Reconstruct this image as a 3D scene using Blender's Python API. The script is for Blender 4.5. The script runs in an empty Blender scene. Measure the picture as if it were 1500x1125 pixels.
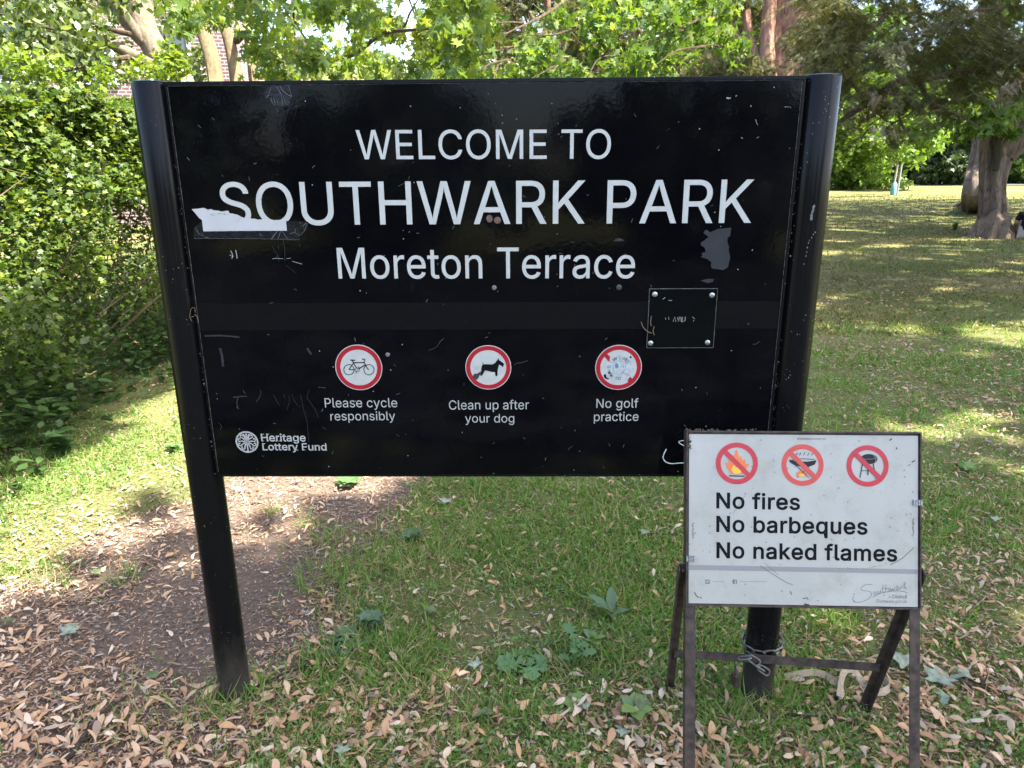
import bpy, bmesh, math, random
import numpy as np
from mathutils import Vector, Matrix

random.seed(7)
RNG = np.random.default_rng(11)
SC = bpy.context.scene
COL = SC.collection
rad = math.radians

# ------------------------------------------------------------------ camera, sky, sun, exposure
CAM_H = 1.5913
PITCH, ROLL, FPX = rad(16.456), rad(-0.4356), 1060.0
cam_data = bpy.data.cameras.new("camera")
cam_data.sensor_fit = 'HORIZONTAL'
cam_data.sensor_width = 36.0
cam_data.lens = 36.0 * FPX / 1500.0
cam_data.clip_start = 0.05
cam_data.clip_end = 2000.0
cam = bpy.data.objects.new("camera", cam_data)
COL.objects.link(cam)
SC.camera = cam
_f = Vector((0, math.cos(PITCH), -math.sin(PITCH)))
_u0 = Vector((0, math.sin(PITCH), math.cos(PITCH)))
_x0 = Vector((1, 0, 0))
_r = _x0 * math.cos(ROLL) + _u0 * math.sin(ROLL)
_u = -_x0 * math.sin(ROLL) + _u0 * math.cos(ROLL)
cam.matrix_world = Matrix(((_r.x, _u.x, -_f.x, 0), (_r.y, _u.y, -_f.y, 0), (_r.z, _u.z, -_f.z, CAM_H), (0, 0, 0, 1)))

SUN_EL = rad(60.0)
SUN_H = Vector((0.93, -0.37, 0)).normalized()
SUN = np.array([SUN_H.x * math.cos(SUN_EL), SUN_H.y * math.cos(SUN_EL), math.sin(SUN_EL)])
world = bpy.data.worlds.new("World")
SC.world = world
world.use_nodes = True
wn = world.node_tree
sky = wn.nodes.new('ShaderNodeTexSky')
sky.sky_type = 'NISHITA'
sky.sun_disc = False
sky.sun_elevation = SUN_EL
sky.sun_rotation = math.atan2(SUN_H.x, SUN_H.y)
sky.air_density = 0.75
sky.dust_density = 2.5
sky.ozone_density = 0.2
bg = wn.nodes['Background']
bg.inputs['Strength'].default_value = 0.15
wn.links.new(sky.outputs[0], bg.inputs['Color'])
sun_data = bpy.data.lights.new("sun", 'SUN')
sun_data.energy = 5.0
sun_data.angle = rad(0.5)
sun_data.color = (1.0, 0.94, 0.84)
sun_ob = bpy.data.objects.new("sun", sun_data)
COL.objects.link(sun_ob)
sun_ob.rotation_euler = Vector(-SUN).to_track_quat('-Z', 'Y').to_euler()
SC.view_settings.view_transform = 'Standard'
SC.view_settings.look = 'None'
SC.view_settings.exposure = 2.55
SC.view_settings.gamma = 1.0
SC.cycles.max_bounces = 8
SC.cycles.diffuse_bounces = 4
SC.cycles.transmission_bounces = 4
SC.cycles.transparent_max_bounces = 8
SC.cycles.sample_clamp_indirect = 6.0

# ------------------------------------------------------------------ measuring helpers
_RI, _UP, _FW = np.array(_r), np.array(_u), np.array(_f)
CAMP = np.array([0, 0, CAM_H])

def ray(px, py):
    return (px - 750.0) / FPX * _RI - (py - 562.5) / FPX * _UP + _FW

def at(px, py, d):
    """world point seen at photo pixel (px, py), d metres deep"""
    return CAMP + d * ray(px, py)

def ground_at(px, py, z=0.0):
    v = ray(px, py)
    return CAMP + v * ((z - CAM_H) / v[2])

class Plane:
    def __init__(s, o, e, v, n):
        s.o, s.e, s.v, s.n = [np.array(q, float) for q in (o, e, v, n)]
    def uv(s, px, py):
        d = ray(px, py)
        t = ((s.o - CAMP) @ s.n) / (d @ s.n)
        q = CAMP + t * d - s.o
        return np.array([q @ s.e, q @ s.v])
    def uvs(s, pts, z=(0, 0), k=1.0):
        """crop-pixel list -> plane coordinates; z = crop origin, k = crop zoom"""
        return [tuple(s.uv(z[0] + a / k, z[1] + b / k)) for a, b in pts]
    def mat(s, off=0.0):
        o = s.o + s.n * off
        return Matrix(((s.e[0], s.v[0], s.n[0], o[0]), (s.e[1], s.v[1], s.n[1], o[1]), (s.e[2], s.v[2], s.n[2], o[2]), (0, 0, 0, 1)))

# ------------------------------------------------------------------ value noise shared by masks
def _hash(ix, iy, seed):
    h = (ix.astype(np.int64) * 374761393 + iy.astype(np.int64) * 668265263 + seed * 2147483647) & 0xFFFFFFFF
    h = ((h ^ (h >> 13)) * 1274126177) & 0xFFFFFFFF
    return ((h ^ (h >> 16)) & 0xFFFF) / 65535.0

def vnoise(x, y, seed=0):
    x = np.asarray(x, float); y = np.asarray(y, float)
    ix, iy = np.floor(x), np.floor(y)
    fx, fy = x - ix, y - iy
    fx = fx * fx * (3 - 2 * fx); fy = fy * fy * (3 - 2 * fy)
    a, b = _hash(ix, iy, seed), _hash(ix + 1, iy, seed)
    c, d = _hash(ix, iy + 1, seed), _hash(ix + 1, iy + 1, seed)
    return (a * (1 - fx) + b * fx) * (1 - fy) + (c * (1 - fx) + d * fx) * fy

def fbm(x, y, seed=0, o=3):
    r, a, t = 0, 0.5, 0
    for k in range(o):
        r = r + a * vnoise(np.asarray(x) * 2 ** k, np.asarray(y) * 2 ** k, seed + k); t += a; a *= 0.5
    return r / t

def smooth(a, b, x):
    t = np.clip((x - a) / (b - a), 0, 1)
    return t * t * (3 - 2 * t)

# ------------------------------------------------------------------ materials
def new_mat(name):
    m = bpy.data.materials.new(name)
    m.use_nodes = True
    nt = m.node_tree
    return m, nt, nt.nodes['Principled BSDF'], nt.nodes['Material Output']

def ramp(nt, stops, src):
    r = nt.nodes.new('ShaderNodeValToRGB')
    el = r.color_ramp.elements
    while len(el) < len(stops):
        el.new(0.5)
    for e, (p, c) in zip(el, stops):
        e.position = p
        e.color = (c[0], c[1], c[2], 1)
    nt.links.new(src, r.inputs[0])
    return r.outputs[0]

def coords(nt, scale=(1, 1, 1), space='Object'):
    tc = nt.nodes.new('ShaderNodeTexCoord')
    mp = nt.nodes.new('ShaderNodeMapping')
    mp.inputs['Scale'].default_value = scale
    nt.links.new(tc.outputs[space], mp.inputs[0])
    return mp.outputs[0]

def noise(nt, vec, scale, detail=4, rough=0.55):
    n = nt.nodes.new('ShaderNodeTexNoise')
    n.inputs['Scale'].default_value = scale
    n.inputs['Detail'].default_value = detail
    n.inputs['Roughness'].default_value = rough
    if vec is not None:
        nt.links.new(vec, n.inputs['Vector'])
    return n.outputs['Fac']

def mixc(nt, fac, a, b, mode='MIX'):
    m = nt.nodes.new('ShaderNodeMix')
    m.data_type = 'RGBA'
    m.blend_type = mode
    for sock, val in ((m.inputs[0], fac), (m.inputs[6], a), (m.inputs[7], b)):
        if hasattr(val, 'is_linked'):
            nt.links.new(val, sock)
        elif isinstance(val, (int, float)):
            sock.default_value = val
        else:
            sock.default_value = (val[0], val[1], val[2], 1)
    return m.outputs[2]

def bump(nt, b, height, strength=0.3, dist=0.01):
    n = nt.nodes.new('ShaderNodeBump')
    n.inputs['Strength'].default_value = strength
    n.inputs['Distance'].default_value = dist
    nt.links.new(height, n.inputs['Height'])
    nt.links.new(n.outputs[0], b.inputs['Normal'])

def plain(name, col, rough=0.5, spec=0.5, metal=0.0, var=0.0, vscale=20.0, bmp=0.0, dark=None):
    m, nt, b, o = new_mat(name)
    b.inputs['Roughness'].default_value = rough
    b.inputs['Specular IOR Level'].default_value = spec
    b.inputs['Metallic'].default_value = metal
    if var > 0:
        n = noise(nt, coords(nt), vscale, 5, 0.6)
        d = dark if dark else tuple(c * (1 - var) for c in col)
        nt.links.new(ramp(nt, [(0.35, d), (0.65, col)], n), b.inputs['Base Color'])
        if bmp:
            bump(nt, b, n, bmp, 0.004)
    else:
        b.inputs['Base Color'].default_value = (*col, 1)
    return m

def leaf_mat(name, cols, trans=0.35, rough=0.45, spec=0.35, tint=(1.25, 1.3, 0.55)):
    """leaves: a colour of its own for every leaf, some light passing through"""
    m, nt, b, o = new_mat(name)
    g = nt.nodes.new('ShaderNodeNewGeometry')
    n = len(cols)
    c = ramp(nt, [((i + 0.5) / n, k) for i, k in enumerate(cols)], g.outputs['Random Per Island'])
    nt.links.new(c, b.inputs['Base Color'])
    b.inputs['Roughness'].default_value = rough
    b.inputs['Specular IOR Level'].default_value = spec
    t = nt.nodes.new('ShaderNodeBsdfTranslucent')
    nt.links.new(mixc(nt, 1.0, c, tint, 'MULTIPLY'), t.inputs['Color'])
    mx = nt.nodes.new('ShaderNodeMixShader')
    mx.inputs[0].default_value = trans
    nt.links.new(b.outputs[0], mx.inputs[1])
    nt.links.new(t.outputs[0], mx.inputs[2])
    nt.links.new(mx.outputs[0], o.inputs['Surface'])
    return m

def bark_mat(name, light, dark, sc=6.0, stretch=0.18, strength=0.9, moss=None):
    m, nt, b, o = new_mat(name)
    v = coords(nt, (1, 1, stretch))
    n1 = noise(nt, v, sc * 2.5, 6, 0.65)
    n2 = noise(nt, coords(nt), sc * 0.35, 3)
    c = ramp(nt, [(0.34, dark), (0.6, light)], n1)
    c = mixc(nt, ramp(nt, [(0.42, (0, 0, 0)), (0.62, (0.6, 0.6, 0.6))], n2), c, moss or tuple(k * 0.6 for k in light))
    nt.links.new(c, b.inputs['Base Color'])
    b.inputs['Roughness'].default_value = 0.9
    b.inputs['Specular IOR Level'].default_value = 0.2
    bump(nt, b, n1, strength, 0.03)
    return m

# ------------------------------------------------------------------ object helpers
def tag(o, label=None, cat=None, group=None, kind=None):
    if label: o['label'] = label
    if cat: o['category'] = cat
    if group: o['group'] = group
    if kind: o['kind'] = kind
    return o

def empty(name, loc, label, cat, group=None):
    o = bpy.data.objects.new(name, None)
    COL.objects.link(o)
    o.location = Vector([float(c) for c in loc])
    o.empty_display_size = 0.1
    bpy.context.view_layer.update()
    return tag(o, label, cat, group)

def link(name, me, mat=None, parent=None):
    """links a mesh given in world coordinates; under a parent it keeps its place"""
    o = bpy.data.objects.new(name, me)
    COL.objects.link(o)
    if mat is not None and not len(me.materials):
        me.materials.append(mat)
    if parent is not None:
        o.parent = parent
        r = parent
        M = Matrix.Identity(4)
        while r is not None:
            M = r.matrix_basis @ M if r.parent is None else r.matrix_parent_inverse @ r.matrix_basis @ M
            r = r.parent
        o.matrix_parent_inverse = M.inverted()
    return o

class MB:
    def __init__(s):
        s.v, s.f = [], []
    def add(s, verts, faces):
        n = len(s.v)
        s.v += [tuple(float(c) for c in q) for q in verts]
        s.f += [tuple(i + n for i in q) for q in faces]
        return s
    def box(s, c, d, R=None):
        c = Vector([float(k) for k in c]); R = R or Matrix.Identity(3)
        q = [c + R @ Vector((x * d[0] / 2, y * d[1] / 2, z * d[2] / 2)) for x in (-1, 1) for y in (-1, 1) for z in (-1, 1)]
        return s.add(q, [(0, 1, 3, 2), (4, 6, 7, 5), (0, 4, 5, 1), (2, 3, 7, 6), (0, 2, 6, 4), (1, 5, 7, 3)])
    def bar(s, a, b, w, t, up):
        """rectangular bar from a to b: w along side = dir x up, t along up"""
        a, b = Vector([float(k) for k in a]), Vector([float(k) for k in b])
        d = (b - a); L = d.length; d.normalize()
        up = Vector([float(k) for k in up]); up = (up - d * up.dot(d)).normalized()
        sd = d.cross(up)
        R = Matrix((sd, up, d)).transposed()
        return s.box((a + b) / 2, (w, t, L), R)
    def tube(s, pts, radii, n=10, caps=True, lobes=None):
        pts = [Vector([float(k) for k in p]) for p in pts]
        m = len(pts)
        if isinstance(radii, (int, float)):
            radii = [radii] * m
        t0 = (pts[1] - pts[0]).normalized()
        ref = Vector((0, 0, 1)) if abs(t0.z) < 0.9 else Vector((1, 0, 0))
        nx = t0.cross(ref).normalized()
        V, F = [], []
        for i, p in enumerate(pts):
            t = (pts[min(i + 1, m - 1)] - pts[max(i - 1, 0)]).normalized()
            nx = (nx - t * nx.dot(t)).normalized()
            ny = t.cross(nx)
            for k in range(n):
                a = 2 * math.pi * k / n
                r = radii[i] * (lobes(i / (m - 1), a) if lobes else 1.0)
                V.append(p + nx * (r * math.cos(a)) + ny * (r * math.sin(a)))
        for i in range(m - 1):
            for k in range(n):
                F.append((i * n + k, i * n + (k + 1) % n, (i + 1) * n + (k + 1) % n, (i + 1) * n + k))
        if caps:
            F.append(tuple(range(n - 1, -1, -1)))
            F.append(tuple((m - 1) * n + k for k in range(n)))
        return s.add(V, F)
    def build(s, name, mat, parent=None, smooth=False, bevel=0.0):
        me = bpy.data.meshes.new(name)
        me.from_pydata(s.v, [], s.f)
        if bevel:
            bm = bmesh.new(); bm.from_mesh(me)
            bmesh.ops.bevel(bm, geom=[e for e in bm.edges if len(e.link_faces) == 2 and e.calc_face_angle() > 0.6], offset=bevel, segments=2, affect='EDGES', profile=0.6)
            bm.to_mesh(me); bm.free()
        if smooth:
            me.shade_smooth()
            me.set_sharp_from_angle(angle=rad(45))
        me.update()
        return link(name, me, mat, parent)

def spline(pts, n=8):
    """Catmull-Rom through points"""
    P = [np.array(p, float) for p in pts]
    P = [2 * P[0] - P[1]] + P + [2 * P[-1] - P[-2]]
    out = []
    for i in range(1, len(P) - 2):
        for k in range(n):
            t = k / n
            out.append(0.5 * ((2 * P[i]) + (P[i + 1] - P[i - 1]) * t + (2 * P[i - 1] - 5 * P[i] + 4 * P[i + 1] - P[i + 2]) * t * t + (3 * P[i] - P[i - 1] - 3 * P[i + 1] + P[i + 2]) * t ** 3))
    out.append(P[-2])
    return out

def lerp_list(vals, n):
    return list(np.interp(np.linspace(0, 1, n), np.linspace(0, 1, len(vals)), vals))

# --- many leaves as one mesh (a crown, a hedge, a lawn)
def fan(outline, centre=(0, 0.4), fold=0.0, droop=0.0):
    """flat outline -> triangle fan; fold lifts the halves, droop bends the tip down"""
    pts = [centre] + list(outline)
    V = np.array([[x, y, fold * abs(x) - droop * y * y] for x, y in pts], float)
    n = len(outline)
    F = np.array([[0, 1 + i, 1 + (i + 1) % n] for i in range(n)])
    return V, F

def mirror(half):
    return half + [(-x, y) for x, y in reversed(half) if abs(x) > 1e-6]

MAPLE = fan(mirror([(0, 0.06), (0.17, 0.0), (0.40, -0.04), (0.30, 0.14), (0.62, 0.40), (0.36, 0.40), (0.20, 0.46), (0.27, 0.74), (0, 1.0)]), (0, 0.36), 0.10, 0.18)
MAPLE_SMALL = fan(mirror([(0, 0.05), (0.34, 0.0), (0.24, 0.18), (0.52, 0.50), (0.18, 0.52), (0, 1.0)]), (0, 0.38), 0.12, 0.15)
SILVERM = fan(mirror([(0, 0.06), (0.20, 0.02), (0.36, -0.06), (0.17, 0.20), (0.34, 0.28), (0.60, 0.42), (0.30, 0.42), (0.13, 0.46), (0.22, 0.66), (0.26, 0.80), (0.12, 0.78), (0, 1.0)]), (0, 0.34), 0.12, 0.25)
OVAL = fan(mirror([(0, 0), (0.26, 0.3), (0.24, 0.62), (0, 1.0)]), (0, 0.45), 0.14, 0.12)
LOBED = fan(mirror([(0, 0), (0.30, 0.16), (0.22, 0.34), (0.44, 0.62), (0.16, 0.66), (0, 1.0)]), (0, 0.4), 0.14, 0.12)
DIAMOND = fan([(0, 0), (0.36, 0.45), (0, 1.0), (-0.36, 0.45)], (0, 0.5), 0.16, 0.1)

def frond(n=8, w=0.34):
    V, F = [], []
    for i in range(n):
        y = 0.08 + 0.9 * i / n
        l = w * (1 - 0.75 * i / n)
        for sg in (-1, 1):
            k = len(V)
            V += [(0, y - 0.035, -0.15 * y * y), (sg * l, y + 0.5 * l, -0.15 * y * y - 0.25 * l), (0, y + 0.05, -0.15 * y * y)]
            F.append((k, k + 1, k + 2))
    return np.array(V, float), np.array(F)
FROND = frond()

def frames(d, nrm):
    """rotation matrices whose columns are side, blade direction d, normal"""
    d = d / np.linalg.norm(d, axis=1, keepdims=True)
    s = np.cross(d, nrm); s /= np.linalg.norm(s, axis=1, keepdims=True) + 1e-9
    n = np.cross(s, d)
    return np.stack([s, d, n], 2)

def rand_dirs(n, mean=(0, 0, 0), w=1.0):
    d = RNG.normal(size=(n, 3)); d /= np.linalg.norm(d, axis=1, keepdims=True)
    return d * w + np.array(mean)

def leaf_frames(n, down=0.6, flat=0.8):
    return frames(rand_dirs(n, (0, 0, -down)), rand_dirs(n, (0, 0, flat)))

def scatter_data(tpl, P, R, S):
    V, F = tpl
    S = np.asarray(S, float)
    if S.ndim == 1:
        S = S[:, None].repeat(3, 1)
    out = np.einsum('nij,nkj->nki', R, V[None] * S[:, None, :]) + P[:, None, :]
    faces = F[None] + (np.arange(len(P)) * len(V))[:, None, None]
    return out.reshape(-1, 3), faces.reshape(-1, 3)

def mesh_np(name, parts):
    vs, fs, off = [], [], 0
    for v, f in parts:
        vs.append(v); fs.append(f + off); off += len(v)
    v = np.concatenate(vs).astype(np.float32); f = np.concatenate(fs).astype(np.int32)
    me = bpy.data.meshes.new(name)
    me.vertices.add(len(v)); me.vertices.foreach_set('co', v.ravel())
    me.loops.add(f.size); me.loops.foreach_set('vertex_index', f.ravel())
    me.polygons.add(len(f)); me.polygons.foreach_set('loop_start', np.arange(len(f), dtype=np.int32) * 3)
    me.update(calc_edges=True)
    return me

def scatter(name, mat, parent, *sets):
    return link(name, mesh_np(name, [scatter_data(*s) for s in sets]), mat, parent)

def clumps(centres, radii, per, squash=0.8):
    """points in soft balls round the centres"""
    out = []
    for c, r, k in zip(centres, radii, per):
        d = RNG.normal(size=(int(k), 3)); d /= np.linalg.norm(d, axis=1, keepdims=True)
        q = d * (RNG.random((int(k), 1)) ** 0.45) * r
        q[:, 2] *= squash
        out.append(np.array(c) + q)
    return np.concatenate(out)

def px_sprays(n, x, y, d, length, per, edge=None, down=.35):
    """flat drooping conifer sprays seen in a stretch of the photograph: positions, directions, normals"""
    P, D, N = [], [], []
    while len(P) < n:
        px, py = RNG.uniform(*x), RNG.uniform(*y)
        if edge is not None and not edge(px, py):
            continue
        p0 = at(px, py, RNG.uniform(*d))
        a = RNG.uniform(0, 2 * math.pi)
        dr = np.array([math.cos(a), math.sin(a), -down * RNG.uniform(.4, 1.6)]); dr /= np.linalg.norm(dr)
        sd = np.cross(dr, [0, 0, 1.0]); sd /= np.linalg.norm(sd)
        up = np.cross(sd, dr)
        L = RNG.uniform(*length)
        t = RNG.random(per); sg = RNG.choice([-1, 1], per)
        w = (1 - t) * L * .30 * RNG.random(per)
        P.append(p0 + dr * (t * L)[:, None] + sd * (sg * w)[:, None] - up * (.25 * L * t * t)[:, None] + RNG.normal(0, .012, (per, 3)))
        D.append(dr * .8 + sd * (sg * RNG.uniform(.3, 1.0, per))[:, None] + RNG.normal(0, .15, (per, 3)) - np.array([0, 0, .2]))
        N.append(up + RNG.normal(0, .25, (per, 3)))
    return np.concatenate(P), np.concatenate(D), np.concatenate(N)

def px_clumps(n, x, y, d, r, per, edge=None):
    """clump centres seen between photo columns x, rows y, depths d"""
    C, Rr = [], []
    while len(C) < n:
        px, py = RNG.uniform(*x), RNG.uniform(*y)
        if edge is not None and not edge(px, py):
            continue
        C.append(at(px, py, RNG.uniform(*d))); Rr.append(RNG.uniform(*r))
    return clumps(C, Rr, [per] * n)

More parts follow.
